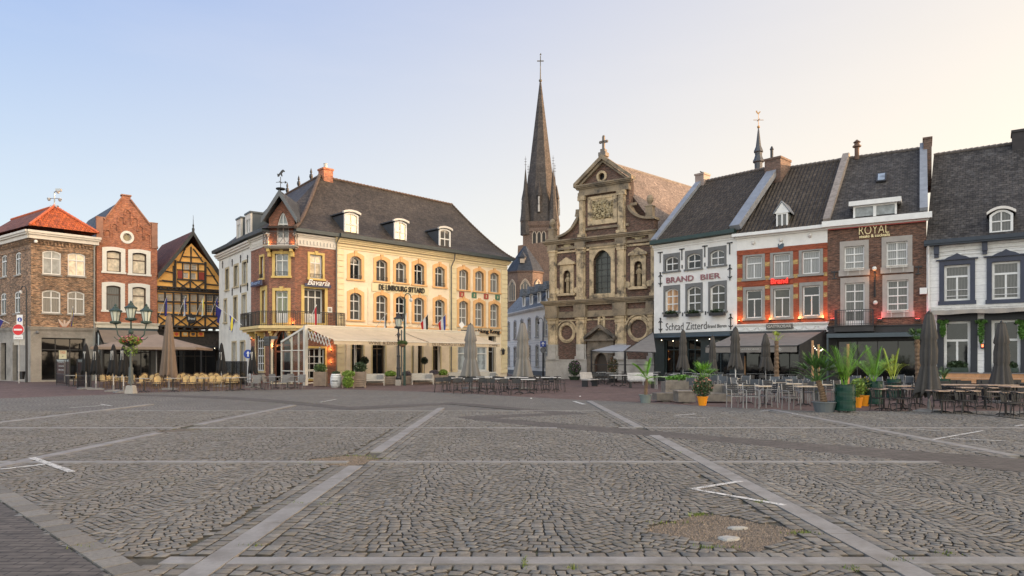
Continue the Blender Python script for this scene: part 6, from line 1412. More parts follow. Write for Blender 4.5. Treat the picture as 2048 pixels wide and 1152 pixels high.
cob = cobble_mat('basalt_cobbles'); cob2 = cobble_mat('far_cobbles', False)
# the far and surrounding cobbles as one sheet, bounded by the curved edge of the brick paving
a_, b_ = E_[0], E_[-1]
pts = [(-40, 34)] + E_ + [(26, 9), (30,-30), (-45,-30)]
m = MB(); m.poly([(x, y, .004) for x, y in pts][::-1]); sq_ = struct('square', m, cob2)
m = MB(); m.poly([(x, y, .007) for x, y in ((-20,3.7),(20,3.7),(20,22.4),(-20,22.4))][::1]); struct('cobble_bedding', m, M('cobble_joint', (.075,.067,.052), .95, .35, 3, bs=.6, stain=(.06,.075,.025), stain_amt=.5, stain_scale=1.3))
near_tip = [ground_at(0,1008), ground_at(210,1152)]
def inside(poly, x, y):
    c = False; n = len(poly)
    for i in range(n):
        x0, y0 = poly[i]; x1, y1 = poly[(i+1) % n]
        if (y0 > y) != (y1 > y) and x < (x1-x0)*(y-y0)/(y1-y0)+x0: c = not c
    return c
strip_px = {
 'a': [(255,788.5),(430,792.5),(560,800.5),(700,814),(900,806),(900,809.5),(700,820.5),(560,806),(430,797),(255,790.5)],
 'b': [(900,806),(955,809.5),(1092,822),(1183,829),(1094,832.8),(990,838),(1090,846),(1290,862),(1450,876),(2048,921),(2300,940),(2300,976),(2048,948),(1450,887),(1270,872),(1050,852),(960,843),(905,835.3),(1000,831.5),(1098,828),(1085,825.8),(900,809.5)]}
strips = {k: [ground_at(*p) for p in v] for k, v in strip_px.items()}
nx, ny = near_tip[0]; mx, my = near_tip[1]; dx, dy = mx-nx, my-ny; ln = math.hypot(dx, dy); dx /= ln; dy /= ln
wedge = [(nx-dx*8, ny-dy*8), (mx+dx*6, my+dy*6), (mx+dx*6-9, my+dy*6), (nx-dx*8-9, ny-dy*8-3)]
diam = [[ground_at(*p) for p in q] for q in (((1280,1063),(1410,1028),(1612,1065),(1510,1110)), ((598,923),(712,911),(772,922),(690,936)), ((318,863),(398,856),(425,859),(345,867)), ((150,833),(225,827.5),(243,829),(165,834.5)))]
rg = np.random.default_rng(3)
cx_, cy_, cw, chh, ca_ = [], [], [], [], []
for i in range(len(BX)-1):
    for j in range(len(BY)-1):
        x0, x1, y0, y1 = BX[i]+BWD, BX[i+1]-BWD, BY[j]+BWD, BY[j+1]-BWD
        if y1 < 3.8: continue
        def keep(x, y):
            return y > 3.7 and abs(x) < .75*y+2.6
        # two straight courses beside the long bands, one beside the cross bands
        for xs_ in (x0+.075, x0+.215, x1-.075, x1-.215):
            y = y0+.06
            while y < y1-.05:
                l = rg.uniform(.12,.17)
                if keep(xs_, y): cx_.append(xs_); cy_.append(y+l/2); cw.append(.13); chh.append(l-.014); ca_.append(0)
                y += l
        for ys_ in (y0+.07, y1-.07):
            x = x0+.3
            while x < x1-.35:
                l = rg.uniform(.12,.17)
                if keep(x, ys_): cx_.append(x+l/2); cy_.append(ys_); cw.append(l-.014); chh.append(.125); ca_.append(0)
                x += l
        nf = 3; xl = x0+.29; P_w = (x1-x0-.58)/nf; rise = .40 if (i+j) % 2 else .34
        for f in range(1):
            xs0 = xl; v = y0-rise
            while v < y1:
                x = xs0 - rg.uniform(.0,.03)
                while x < xs0+nf*P_w-.03:
                    l = rg.uniform(.085,.135); th_ = 2*math.pi*((x+l/2)-xs0)/P_w; sl = -rise*math.pi/P_w*(math.sin(th_)*1.0+.35*math.sin(2*th_)); an = math.atan(sl); lx = l*math.cos(an)
                    x2 = x+lx/2; th_ = 2*math.pi*(x2-xs0)/P_w; yy = v+rise*(.5*math.cos(th_)+.09*math.cos(2*th_)+.5)
                    if x+lx > xs0+nf*P_w+.03: break
                    if y0+.125 < yy < y1-.125 and keep(x2, yy): cx_.append(x2); cy_.append(yy+rg.uniform(-.006,.006)); cw.append(l-.010); chh.append(.107*math.cos(an)-.011); ca_.append(an+rg.uniform(-.07,.07))
                    x += lx
                v += .107
CX, CY = np.array(cx_), np.array(cy_); ok = np.ones(len(CX), bool)
for k in range(len(CX)):
    x, y = CX[k], CY[k]
    if (y < 9.5 and inside(wedge, x, y)) or any(inside(q, x, y) for q in diam[:3]) or (y > 10 and inside(strips['b'], x, y)): ok[k] = False
CX, CY, CW_, CH_, CA_ = CX[ok], CY[ok], np.array(cw)[ok], np.array(chh)[ok], np.array(ca_)[ok]
N = len(CX); print('cobbles', N)
cs, sn_ = np.cos(CA_), np.sin(CA_); top = .024+rg.normal(0,.0022,N); tlx = rg.normal(0,.02,N); tly = rg.normal(0,.02,N)
V = np.zeros((N, 12, 3), np.float32)
for k, (a, b) in enumerate(((-1,-1),(1,-1),(1,1),(-1,1))):
    for lv_, (ins, zz) in enumerate(((0,-.0), (.002,.86), (.010,1.0))):
        jx = rg.normal(0,.0035,N); jy = rg.normal(0,.0035,N)
        lx = a*(CW_/2-ins)+jx; ly = b*(CH_/2-ins)+jy
        V[:, lv_*4+k, 0] = CX+lx*cs-ly*sn_; V[:, lv_*4+k, 1] = CY+lx*sn_+ly*cs; V[:, lv_*4+k, 2] = .003+(top+lx*tlx+ly*tly)*zz if lv_ else .002
fq = []
for l0 in (0,4):
    for k in range(4): fq.append((l0+k, l0+(k+1) % 4, l0+4+(k+1) % 4, l0+4+k))
fq.append((8,9,10,11)); fq = np.array(fq)
Fa = (fq[None]+12*np.arange(N)[:,None,None]).reshape(-1,4)
me = bpy.data.meshes.new('cobblestone_paving'); me.vertices.add(N*12); me.vertices.foreach_set('co', V.ravel())
me.loops.add(Fa.size); me.loops.foreach_set('vertex_index', Fa.ravel().astype(np.int32)); me.polygons.add(len(Fa)); me.polygons.foreach_set('loop_start', (np.arange(len(Fa))*4).astype(np.int32)); me.polygons.foreach_set('loop_total', np.full(len(Fa),4,np.int32))
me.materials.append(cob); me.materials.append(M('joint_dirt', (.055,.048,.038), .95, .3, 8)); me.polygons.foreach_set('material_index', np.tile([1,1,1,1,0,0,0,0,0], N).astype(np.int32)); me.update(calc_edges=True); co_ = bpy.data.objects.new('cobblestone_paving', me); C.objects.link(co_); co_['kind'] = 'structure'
# slab bands
slabm = M('smooth_slab_band', (.24,.231,.217), .7, .14, 2.6, bs=.25, bscale=60, stain=(.13,.115,.095), stain_amt=.55, stain_scale=2.2)
m = MB()
def slabs_along(x0, y0, x1, y1, w_, skip=None):
    L_ = math.hypot(x1-x0, y1-y0); ux, uy = (x1-x0)/L_, (y1-y0)/L_; t = 0
    while t < L_-.05:
        l = min(random.uniform(1.5,2.2), L_-t); mxx, myy = x0+ux*(t+l/2), y0+uy*(t+l/2)
        if not (skip and (skip(mxx, myy) or (y0 == y1 and myy < 6 and inside(wedge, x0+ux*t-.25, myy)))):
            z = .030+random.uniform(-.002,.002); a = t+.004; b = t+l-.004; hx, hy = -uy*w_, ux*w_
            m.slab([(x0+ux*a-hx,y0+uy*a-hy,.002),(x0+ux*b-hx,y0+uy*b-hy,.002),(x0+ux*b+hx,y0+uy*b+hy,.002),(x0+ux*a+hx,y0+uy*a+hy,.002)],(0,0,z))
        t += l
def sk(x, y): return (y < 9.5 and inside(wedge, x, y)) or inside(diam[0],x,y) or any(abs(x-sum(p[0] for p in d)/4)+abs(y-sum(p[1] for p in d)/4) < .9 for d in diam[1:3]) or inside(strips['b'], x, y) or inside(strips['a'], x, y) or not inside(pts, x, y+.5)
slabs_along(-2.47, 1, -2.47, 23.9, BWD, sk); slabs_along(3.16, 1, 3.16, 28, BWD, sk); slabs_along(-8.10, 1, -8.10, 26.5, BWD, sk); slabs_along(8.79, 2, 8.79, 24, BWD, sk); slabs_along(-13.73, 6, -13.73, 26, BWD, sk)
for yb_ in (5.69, 11.2, 16.85):
    for i in range(len(BX)-1): slabs_along(BX[i]+BWD+.006, yb_, BX[i+1]-BWD-.006, yb_, .09 if yb_ > 6 else .098, sk)
slabs_along(-13.5, 22.5, 2.9, 22.5, .06, sk)
struct('slab_bands', m, slabm)
# dark brick strips
dk = BR('dark_strip_brick', (.085,.074,.065), (.11,.096,.083), (.03,.026,.024), .24, .09, .008, patch=.2, dark=(.05,.045,.04), dark_amt=.3)
def flat(lst, z, name, mat, kind='structure', th=None):
    m = MB(); tri = tessellate_polygon([[Vector((x, y, 0)) for x, y in lst]]); n = len(lst); m.add([(x, y, z) for x, y in lst], [tuple(t) for t in tri])
    m.add([(x, y, z) for x, y in lst]+[(x, y, .0) for x, y in lst], [(i, (i+1) % n, n+(i+1) % n, n+i) for i in range(n)]); o = struct(name, m, mat, kind); return o
flat(strips['a'], .011, 'brick_strip', dk); flat(strips['b'], .027, 'brick_strip', dk); flat(wedge, .027, 'brick_strip', dk)
# border stones along the wedge
m = MB(); t = -7
while t < ln+5:
    l = random.uniform(.28,.4); ox, oy = nx+dx*(t+l/2), ny+dy*(t+l/2); px_, py_ = -dy, dx
    a = [(ox+dx*u*(l/2-.01)+px_*v, oy+dy*u*(l/2-.01)+py_*v, .004) for u, v in ((-1,.02),(1,.02),(1,.24),(-1,.24))]; m.slab(a, (0,0,.031)); t += l
struct('border_stones', m, cob)
# gravel filled diamonds
grv = M('gravel_bed', (.145,.118,.09), .95, .4, 30, bs=1.0, bscale=110, stain=(.06,.05,.04), stain_amt=.8, stain_scale=2.6)
peb = LEAF('pebble', (.18,.14,.10), .6)
for qi, q in enumerate(diam):
    nmn = ['large gravel filled diamond with two concrete lumps in the near right cobbles','gravel filled diamond where the slab bands cross left of the middle','small gravel diamond further back on the left','faint farthest gravel diamond on the left'][qi]
    o = flat(q, .013 if qi < 3 else .012, 'gravel_bed', grv, 'stuff'); o['label'] = nmn
    if qi < 2:
        m = MB(); cxq = sum(p[0] for p in q)/4; cyq = sum(p[1] for p in q)/4; k = 0
        rr_ = random.Random(qi)
        for _ in range(9000 if qi == 0 else 4000):
            x = rr_.uniform(min(p[0] for p in q), max(p[0] for p in q)); y = rr_.uniform(min(p[1] for p in q), max(p[1] for p in q))
            if not inside(q, x, y): continue
            s_ = rr_.uniform(.004,.011); z = .012; v_ = [(x+s_*rr_.uniform(.6,1.2),y,z),(x,y+s_*rr_.uniform(.6,1.2),z),(x-s_,y,z),(x,y-s_,z),(x,y,z+s_*rr_.uniform(.8,1.6))]
            m.add(v_, [(0,1,4),(1,2,4),(2,3,4),(3,0,4)])
        g_ = struct('gravel_pebbles', m, peb, 'stuff')
conc = M('concrete_lump', (.36,.35,.32), .9, .2, 8, bs=.8, bscale=30)
for (px_, py_, rx, ry, lb) in ((1458,1082,.10,.075,'rough round concrete lump in the large gravel diamond, nearer one'),(1475,1061,.10,.04,'thin pale concrete lump in the large gravel diamond, further one')):
    x, y = ground_at(px_, py_); m = MB(); m.v = []; rr_ = random.Random(px_); prof = [(1,.0),(.93,.7),(.6,1.0),(.02,1.05)]
    for r_, z_ in prof:
        for k in range(16): a = 2*math.pi*k/16; w__ = 1+.12*math.sin(3*a+1)+.08*math.sin(5*a); m.v.append((x+rx*r_*w__*math.cos(a), y+ry*r_*w__*math.sin(a), .012+.028*z_))
    for i in range(3):
        for k in range(16): a = i*16+k; b = i*16+(k+1) % 16; m.f.append((a,b,b+16,a+16)); m.m.append(0)
    o = part('concrete_lump', m, conc); meta(o, lb, 'concrete lump')
# moss and weeds in the joints
m = MB(); rr_ = random.Random(5)
def moss(px_, py_, n, sx, sy):
    n = int(n*.55)
    x, y = ground_at(px_, py_, .02)
    for _ in range(n):
        a = rr_.gauss(0,sx); b = rr_.gauss(0,sy); h_ = rr_.uniform(.012,.04); w__ = rr_.uniform(.004,.01); an = rr_.uniform(0,6.28); c_, s__ = math.cos(an)*w__, math.sin(an)*w__; p = (x+a, y+b)
        m.add([(p[0]-c_,p[1]-s__,.018),(p[0]+c_,p[1]+s__,.018),(p[0]+rr_.uniform(-.02,.02),p[1]+rr_.uniform(-.02,.02),.02+h_)], [(0,1,2)])
for a in ((1395,1030,120,.09,.03),(1345,1046,60,.12,.03),(1605,1067,110,.07,.03),(1420,1096,120,.12,.02),(1050,1127,160,.012,.07),(1145,1137,70,.03,.03),(1798,1123,100,.06,.03),(1520,1005,60,.04,.03),(505,1092,60,.05,.04),(598,1008,50,.1,.03),(168,1096,70,.1,.05),(712,912,90,.2,.04),(755,918,80,.15,.04),(630,926,60,.15,.05),(1705,1139,50,.05,.03),(420,860,60,.3,.05),(585,806,200,1.2,.5),(1900,1110,50,.06,.04),(650,1010,40,.08,.04),(1360,905,30,.2,.05)):
    moss(*a)
struct('moss_tufts', m, LEAF('moss_green', (.13,.17,.03), .5), 'stuff')
# worn white paint marks
def paint_mat():
    m, t, p = _nodes('worn_white_paint'); v = objvec(t); p.inputs['Roughness'].default_value = .7
    c = ramp(t, noise(t, v, 30, 4, .7), .3, .7, .8, 1.1); vm = nd(t, 'ShaderNodeVectorMath', operation='SCALE'); vm.inputs[0].default_value = (.62,.61,.58); t.links.new(c, vm.inputs['Scale']); t.links.new(vm.outputs[0], p.inputs['Base Color'])
    al = ramp(t, noise(t, v, 13, 6, .85), .43, .50, 0, 1); t.links.new(al, p.inputs['Alpha']); return m
pm_ = paint_mat()
def mark(p0, p1, wd, label=None, z=.034):
    a, b = Vector(ground_at(*p0)), Vector(ground_at(*p1)); d = (b-a).normalized(); n = Vector((-d.y, d.x))*wd/2; m = MB(); m.slab([(a.x-n.x,a.y-n.y,z),(b.x-n.x,b.y-n.y,z),(b.x+n.x,b.y+n.y,z),(a.x+n.x,a.y+n.y,z)],(0,0,.0015)); return struct('painted_marking', m, pm_)
for q in (((1385,983),(1482,967),.08),((1385,983),(1570,1016),.085),((64,919),(143,948),.11),((0,943),(95,932),.10),((1866,882),(1966,864),.07),((1900,880),(2012,885),.06),((1835,861),(1880,865),.06),((140,816),(212,811),.09),((202,809),(222,812),.12),((1500,825),(1550,820),.08),((640,805),(672,799),.08),((1350,833),(1390,830),.1),((1148,803),(1168,809),.16),((1350,836),(1420,838),.06),((2030,855),(2048,852),.08)):
    mark(*q, z=.034 if q[0][1] > 826 else .011)
for (px_, py_) in ((910,900),(545,1040),(1325,996),(312,1023),(1062,797),(1160,792),(1352,803),(1362,802),(955,880),(210,828),(720,876),(1200,900),(1700,900)):
    pass
# ================================================================== terrace furniture and street furniture
rnd = random.Random(21)
SC = lambda py: (py-HYP)/EYE            # pixels per metre on the ground at image row py
# ---------------------------------------------------------------- awnings and terrace fronts
def awning_cloth(m, f, xa0, xa1, ya, za, xb0, xb1, yb, zb, val=.28, n=14, sag=.05):
    for i in range(n):
        a, b = i/n, (i+1)/n
        p0 = (xa0+(xa1-xa0)*a, ya, za); p1 = (xa0+(xa1-xa0)*b, ya, za); q0 = (xb0+(xb1-xb0)*a, yb, zb-(.012 if i % 2 else 0)); q1 = (xb0+(xb1-xb0)*b, yb, zb-(.012 if (i+1) % 2 else 0))
        mid0 = tuple((u+v)/2-(sag if k == 2 else 0) for k, (u, v) in enumerate(zip(p0, q0))); mid1 = tuple((u+v)/2-(sag if k == 2 else 0) for k, (u, v) in enumerate(zip(p1, q1)))
        m.add([p0, p1, mid1, mid0, q1, q0], [(0,1,2,3),(3,2,4,5)])
        if val: m.add([q0, q1, (q1[0], q1[1]-.005, q1[2]-val), (q0[0], q0[1]-.005, q0[2]-val)], [(0,1,2,3)])
cream_c = M('cream_awning_cloth', (.58,.47,.33), .9, .07, 1.2, bs=.15, stain=(.40,.32,.22), stain_amt=.35)
bw = M('bone_white_metal', (.68,.63,.54), .45, .06)
aw = root('long_awning', 'long cream awning over the yellow hotel terrace', 'awning', FY)
zt, zf_ = 3.88, 2.98
m = MB(); m.box(-4.05,11.4,-3.1,-2.75,zt-.1,zt+.12); m.box(-4.05,11.4,-3.16,-2.9,zt+.1,zt+.17); part('cassette', m, bw, aw, FY)
segs = [(-3.95,-.05),(.0,3.55),(3.6,7.2),(7.25,10.6)]
for i, (a, b) in enumerate(segs):
    m = MB(); fb = -6.45 if i != 1 else -6.3; awning_cloth(m, FY, a, b, -3.12, zt-.02, a+.02, b-.02, fb, zf_, n=12); part('cloth', m, cream_c, aw, FY)
    m = MB(); m.bar((a,fb,zf_-.02),(b,fb,zf_-.02),.07)
    for x in (a+.3, b-.3): m.bar((x,-3.1,zt-.15),(x+.5,-4.8,zt-.75),.05); m.bar((x+.5,-4.8,zt-.75),(x,fb,zf_-.05),.05)
    part('folding_arm', m, bw, aw, FY)
lettering('WINE & DINE', FY, (-1.4,.9,zf_-.25,zf_-.05), aw, M('brown_letters', (.10,.07,.05), .8), y=-6.48, ext=.003)
lettering('DE LIMBOURG SITTARD', FY, (3.9,7.0,zf_-.25,zf_-.05), aw, M('brown_letters', (.10,.07,.05)), y=-6.48, ext=.003)
lettering('CAFE', FY, (9.4,10.3,zf_-.22,zf_-.07), aw, M('brown_letters', (.10,.07,.05)), y=-6.48, ext=.003)
m = MB()
for x in (-.2, 3.4, 7.3, 11.2): m.box(x-.07,x+.07,-3.0,-2.86,0,zt-.1)
parts('post', m, bw, aw, FY)
m = MB()     # white lattice at the left end of the awning
x = -4.0; n = 7
for i in range(n):
    y0_ = -3.3-2.9*i/n; y1_ = -3.3-2.9*(i+1)/n; z0_ = 3.35-.55*i/n; z1__ = 3.35-.55*(i+1)/n
    m.bar((x,y0_,z0_-.3),(x,y1_,z1__+.3),.045); m.bar((x,y0_,z0_+.3),(x,y1_,z1__-.3),.045)
part('scissor_lattice', m, bw, aw, FY)
# glazed terrace wall at its left end
gl = root('glass_terrace_wall', 'white framed glass wall closing the left end of the hotel terrace', 'glass wall', FY)
P0 = Vector(FY.w(-4.05,-3.0,0)); P1 = Vector(FCH.w(1.2,-.9,0)); m = MB(); fl = RM[gl.name].inverted(); LL = lambda v: tuple(fl @ Vector(v))
def at_(t, z): p = P0.lerp(P1, t); return LL((p.x, p.y, z))
ztp = lambda t: 3.9-.95*t
for t in (0,.28,.56,1.0): m.bar(at_(t,.1), at_(t,ztp(t)), .09)
for (z) in (.25, .95, 2.35): m.bar(at_(0,z), at_(1,z), .07)
m.bar(at_(0,ztp(0)), at_(1,ztp(1)), .14); part('frame', m, bw, gl)
m = MB(); m.poly([at_(0,.2),at_(1,.2),at_(1,ztp(1)),at_(0,ztp(0))]); part('pane', m, CLEAR(), gl)
c0 = FY.w(-4.05,-3.0,0); c0l = LL(c0); m = MB(); m.box(c0l[0]-.12,c0l[0]+.12,c0l[1]-.12,c0l[1]+.12,0,4.0); part('corner_post', m, bw, gl)
m = MB(); m.box(c0l[0]+.15,c0l[0]+1.6,c0l[1]-.03,c0l[1]+.03,.12,.2); m.box(c0l[0]+1.0,c0l[0]+1.08,c0l[1]-.03,c0l[1]+.03,.12,2.6); m.box(c0l[0]+.15,c0l[0]+1.6,c0l[1]-.03,c0l[1]+.03,1.0,1.07); part('side_frame', m, bw, gl)
def front_awning(name, label, f, xa0, xa1, za, xb0, xb1, yb, zb, mat, case, yaw=-.2, arms=True, text=None, val=.3):
    r = root(name, label, 'awning', f); m = MB(); m.box(xa0-.05,xa1+.05,yaw-.25,0,za-.08,za+.14); part('cassette', m, case, r, f)
    m = MB(); awning_cloth(m, f, xa0, xa1, yaw-.2, za, xb0, xb1, yb, zb, n=18, val=val); part('cloth', m, mat, r, f)
    m = MB(); m.bar((xb0,yb,zb-.02),(xb1,yb,zb-.02),.07); part('front_bar', m, case, r, f)
    if arms:
        for (a, b) in ((xa0+.2, xb0+.2), (xa1-.2, xb1-.2)): m = MB(); m.bar((a,yaw-.2,za-.3),(b,yb,zb-.1),.06); part('folding_arm', m, case, r, f)
    return r
taupe = M('taupe_canvas', (.23,.175,.135), .95, .10, 1.5, bs=.2); taupe2 = M('grey_taupe_canvas', (.20,.18,.16), .95, .12, 2, bs=.2); char_ = M('charcoal_canvas', (.075,.068,.06), .95, .12, 2, bs=.2)
lgt = M('pale_grey_canvas', (.33,.33,.34), .9, .08)
front_awning('shop_awning', 'brown canvas awning on the stepped gable house', FB, .1, LB-.1, 4.2, .2, LB+.1, -2.6, 3.05, taupe, gutter)
# side glass of the gabled house terrace
sg_ = root('terrace_screen', 'dark glass side screen under the brown awning of the gabled house', 'glass screen', FB); m = MB()
for y_ in (-.1,-1.4,-2.7): m.bar((.05,y_,0),(.05,y_,3.1+(-2.7-y_)*-.45),.07)
for z in (.1,1.1,2.1): m.bar((.05,-.1,z),(.05,-2.7,z),.05)
part('frame', m, dark, sg_, FB); m = MB(); m.poly([(.05,-.1,.1),(.05,-2.7,.1),(.05,-2.7,3.0),(.05,-.1,4.1)]); part('pane', m, CLEAR('smoked_glass', tint=(.35,.36,.37)), sg_, FB)
# gastrobar awning: cloth and black side panels
pa_ = F2.loc(1477, 663, -.3); xb0 = F2.loc(1411, None, -4.6); xb1 = F2.loc(1594, None, -4.6); zb_a = F2.loc(1500, 692, -4.6)[1]
ga_ = front_awning('gastro_awning', 'wide grey brown awning of the banded brick house', F2, .05, L2_-.1, F2.loc(1560,666)[1], xb0, xb1, -4.6, zb_a, taupe2, M('awning_case_black', (.03,.03,.032), .5), val=.42)
lettering('GASTROBAR', F2, (xb0+2.3,xb0+3.6,zb_a-.27,zb_a-.15), ga_, M('sign_pale', (.45,.43,.38)), y=-4.62, ext=.004)
lettering('Gb', F2, (xb1-1.35,xb1-.95,zb_a-.33,zb_a-.1), ga_, M('sign_pale', (.45,.43,.38)), y=-4.62, ext=.004)
m = MB(); zt_a = F2.loc(1560,666)[1]; m.slab([(L2_-.12,-.1,0.2),(xb1+.1,-4.6,.2),(xb1+.1,-4.6,zb_a),(L2_-.12,-.2,zt_a+.15)],(.05,0,0)); part('side_cloth', m, M('black_side_cloth', (.03,.03,.03), .9, .2), ga_, F2)
# white cafe: dark blue-grey cassette and side canopy over the church corner
r = root('rolled_awning', 'rolled up dark awning cassette on the white cafe', 'awning', F1); m = MB(); zc1 = F1.loc(1390,669,-.4)[1]; m.box(-.05,L1_-.3,-.5,-.02,zc1-.1,zc1+.16); m.tube([(-.05,-.45,zc1-.14),(L1_-.3,-.45,zc1-.14)],.08,8); part('cassette', m, M('slate_case', (.05,.07,.085), .4, .1), r, F1)
sc_ = root('side_canopy', 'grey canvas canopy on black posts between the church and the white cafe', 'canopy', F1)
q0 = ground_at(1250,757); ci = RM[sc_.name].inverted(); CL = lambda x, y, z: tuple(ci @ Vector((x, y, z)))
def pz(px_, py_, s): x, y = at_scale(px_, s); return (x, y, EYE+(HYP-py_)/s)
A1 = pz(1183,702,25.5); A2 = pz(1250,690,24.0); A3 = pz(1262,700,26.0)
T0 = pz(1183,702,26.5); T1 = pz(1247,703,27.5); T2 = pz(1225,691,24.0); T3 = pz(1262,691,25)
m = MB(); n = 8
for i in range(n):
    a, b = i/n, (i+1)/n; f0 = Vector(T0).lerp(Vector(T1), a); f1 = Vector(T0).lerp(Vector(T1), b); b0 = Vector(T2).lerp(Vector(T3), a); b1 = Vector(T2).lerp(Vector(T3), b)
    f0.z -= .1*math.sin(math.pi*a); f1.z -= .1*math.sin(math.pi*b); m.slab([CL(*f0), CL(*f1), CL(*b1), CL(*b0)], (0,0,.03))
part('cloth', m, lgt, sc_)
m = MB(); U0 = pz(1250,703,27.5); U1 = pz(1312,705,28.5); U2 = F1.w(.2,-.4,3.9); U2 = (U2.x,U2.y,U2.z); m.slab([CL(*U0),CL(*U1),CL(*U2)],(0,0,.03)); part('cloth', m, taupe2, sc_)
m = MB(); m.bar(CL(U0[0],U0[1],0), CL(*U0), .12); m.bar(CL(*U0), CL(*U2), .08); m.bar(CL(T0[0],T0[1],0), CL(*T0), .08); m.bar(CL(*T0), CL(*U0), .06); m.bar(CL(*U0), CL(*U1), .06)
m.bar(CL(T0[0],T0[1],1.35), CL(U0[0],U0[1],1.35), .05); m.bar(CL(U0[0],U0[1],1.35), CL(U1[0],U1[1],1.35), .05); part('frame', m, dark, sc_)
# steakhouse: dark blue awning bar
r = root('rolled_awning', 'slim blue grey awning bar of the dark brick steakhouse', 'awning', F3); zc3 = F3.loc(1750, 668,-.9)[1]; m = MB(); m.box(.05,L3_-.1,-.9,-.02,zc3-.06,zc3+.08); m.box(.05,L3_-.1,-1.0,-.85,zc3-.2,zc3+.02); part('cassette', m, M('slate_case', (.05,.07,.085)), r, F3)
m = MB()
for x in (.1, L3_-.2): m.box(x-.05,x+.05,-.95,-.85,0,zc3-.1)
parts('post', m, M('slate_case', (.05,.07,.085)), r, F3)
# ---------------------------------------------------------------- chairs and tables
rattan = M('cream_wicker', (.56,.40,.19), .7, .12, 12, bs=.4, bscale=80); cane = M('bamboo_cane', (.13,.075,.03), .5, .2, 10)
def curve_back(m, w_, z0, z1, y, n=8, th=.02, dome=.1, bow=.05, fill=True):
    vs = []; 
    for i in range(n+1):
        t = 2*i/n-1; x = w_*t; zt__ = z1-dome*t*t; yy = y-bow*t*t
        vs += [(x, yy, z0), (x, yy, zt__), (x, yy+th, z0), (x, yy+th, zt__)]
    fs = []
    for i in range(n): a = 4*i; fs += [(a,a+4,a+5,a+1),(a+2,a+3,a+7,a+6),(a+1,a+5,a+7,a+3),(a,a+2,a+6,a+4)]
    fs += [(0,1,3,2),(4*n,4*n+2,4*n+3,4*n+1)]; m.add(vs, fs)
def legs(r, w_, d, zs_, mat, spl=.03, rad=.014, h2=None):
    for sx in (-1,1):
        for sy in (-1,1):
            part('leg', MB().tube([(sx*w_,sy*d,zs_),(sx*(w_+spl),sy*(d+spl),0)], rad, 5), mat, r)
def make_wicker():
    r = root('wicker_chair', 'x', 'chair'); m = MB(); m.lathe([(.2,.43),(.215,.445),(.2,.46)],0,0,12); part('seat', m, rattan, r)
    m = MB(); curve_back(m,.165,.50,.84,.19,dome=.09,bow=.06); part('backrest', m, rattan, r)
    m = MB(); pts = [(-.2,.12,.44),(-.22,.19,.65),(-.18,.15,.82),(0,.2,.9),(.18,.15,.82),(.22,.19,.65),(.2,.12,.44)]; m.tube(pts,.014,5); m.tube([(-.2,-.14,.45),(-.24,-.05,.63),(-.2,.17,.66)],.012,5); m.tube([(.2,-.14,.45),(.24,-.05,.63),(.2,.17,.66)],.012,5); m.tube([(-.16,-.16,.2),(.16,-.16,.2)],.009,4); m.tube([(-.16,.16,.2),(.16,.16,.2)],.009,4); parts('cane_frame', m, cane, r)
    legs(r,.15,.15,.44,cane); return r
gw_ = M('grey_weave', (.17,.165,.16), .8, .15, 20, bs=.4, bscale=90)
def make_grey():
    r = root('woven_chair', 'x', 'chair'); part('seat', MB().box(-.21,.21,-.21,.21,.41,.45), gw_, r)
    m = MB(); m.add([(-.21,.19,.43),(.21,.19,.43),(.21,.26,.86),(-.21,.26,.86),(-.21,.21,.43),(.21,.21,.43),(.21,.28,.86),(-.21,.28,.86)],[(0,1,2,3),(7,6,5,4),(3,2,6,7),(0,3,7,4),(1,5,6,2)]); part('backrest', m, gw_, r)
    m = MB(); 
    for s in (-1,1): m.bar((s*.22,-.2,.63),(s*.22,.22,.63),.035,.02); m.bar((s*.22,-.2,.43),(s*.22,-.2,.63),.025)
    parts('armrest', m, gw_, r); legs(r,.19,.19,.42,gw_,.0,.016); return r
blk = M('black_resin', (.018,.018,.019), .45, .2)
def make_black():
    r = root('black_armchair', 'x', 'chair'); part('seat', MB().box(-.22,.22,-.22,.2,.43,.455), blk, r)
    m = MB(); n = 10
    for i in range(n+1):
        a = math.pi*(-.05+1.1*i/n); m.bar((.23*math.cos(a),.04+.2*math.sin(a),.46),(.27*math.cos(a),.06+.24*math.sin(a),.74),.022,.012)
    part('backrest', m, blk, r); m = MB(); m.tube([(.27*math.cos(math.pi*(-.12+1.24*i/10)),.06+.24*math.sin(math.pi*(-.12+1.24*i/10)),.70+.06*math.sin(math.pi*i/10)) for i in range(11)],.017,5)
    part('armrest', m, blk, r); legs(r,.18,.17,.44,blk,.05,.014); return r
def make_slim():
    r = root('black_terrace_chair', 'x', 'chair'); part('seat', MB().box(-.21,.21,-.21,.2,.43,.45), blk, r)
    m = MB(); curve_back(m,.2,.56,.79,.2,dome=.015,bow=.03,th=.015); part('backrest', m, M('black_slats', (.03,.03,.032), .5), r)
    m = MB()
    for s in (-1,1): m.tube([(s*.22,-.2,.44),(s*.22,-.18,.64),(s*.22,.2,.66),(s*.2,.22,.78)],.013,5); m.tube([(s*.2,.16,.44),(s*.2,.2,.6)],.012,4)
    parts('armrest', m, blk, r); legs(r,.19,.17,.44,blk,.045,.012); return r
alu = M('brushed_aluminium', (.30,.30,.30), .4, .08, metal=.3); slat = M('anthracite_slats', (.035,.037,.042), .55, .1); bslat = M('blue_grey_mesh', (.07,.085,.105), .7, .1)
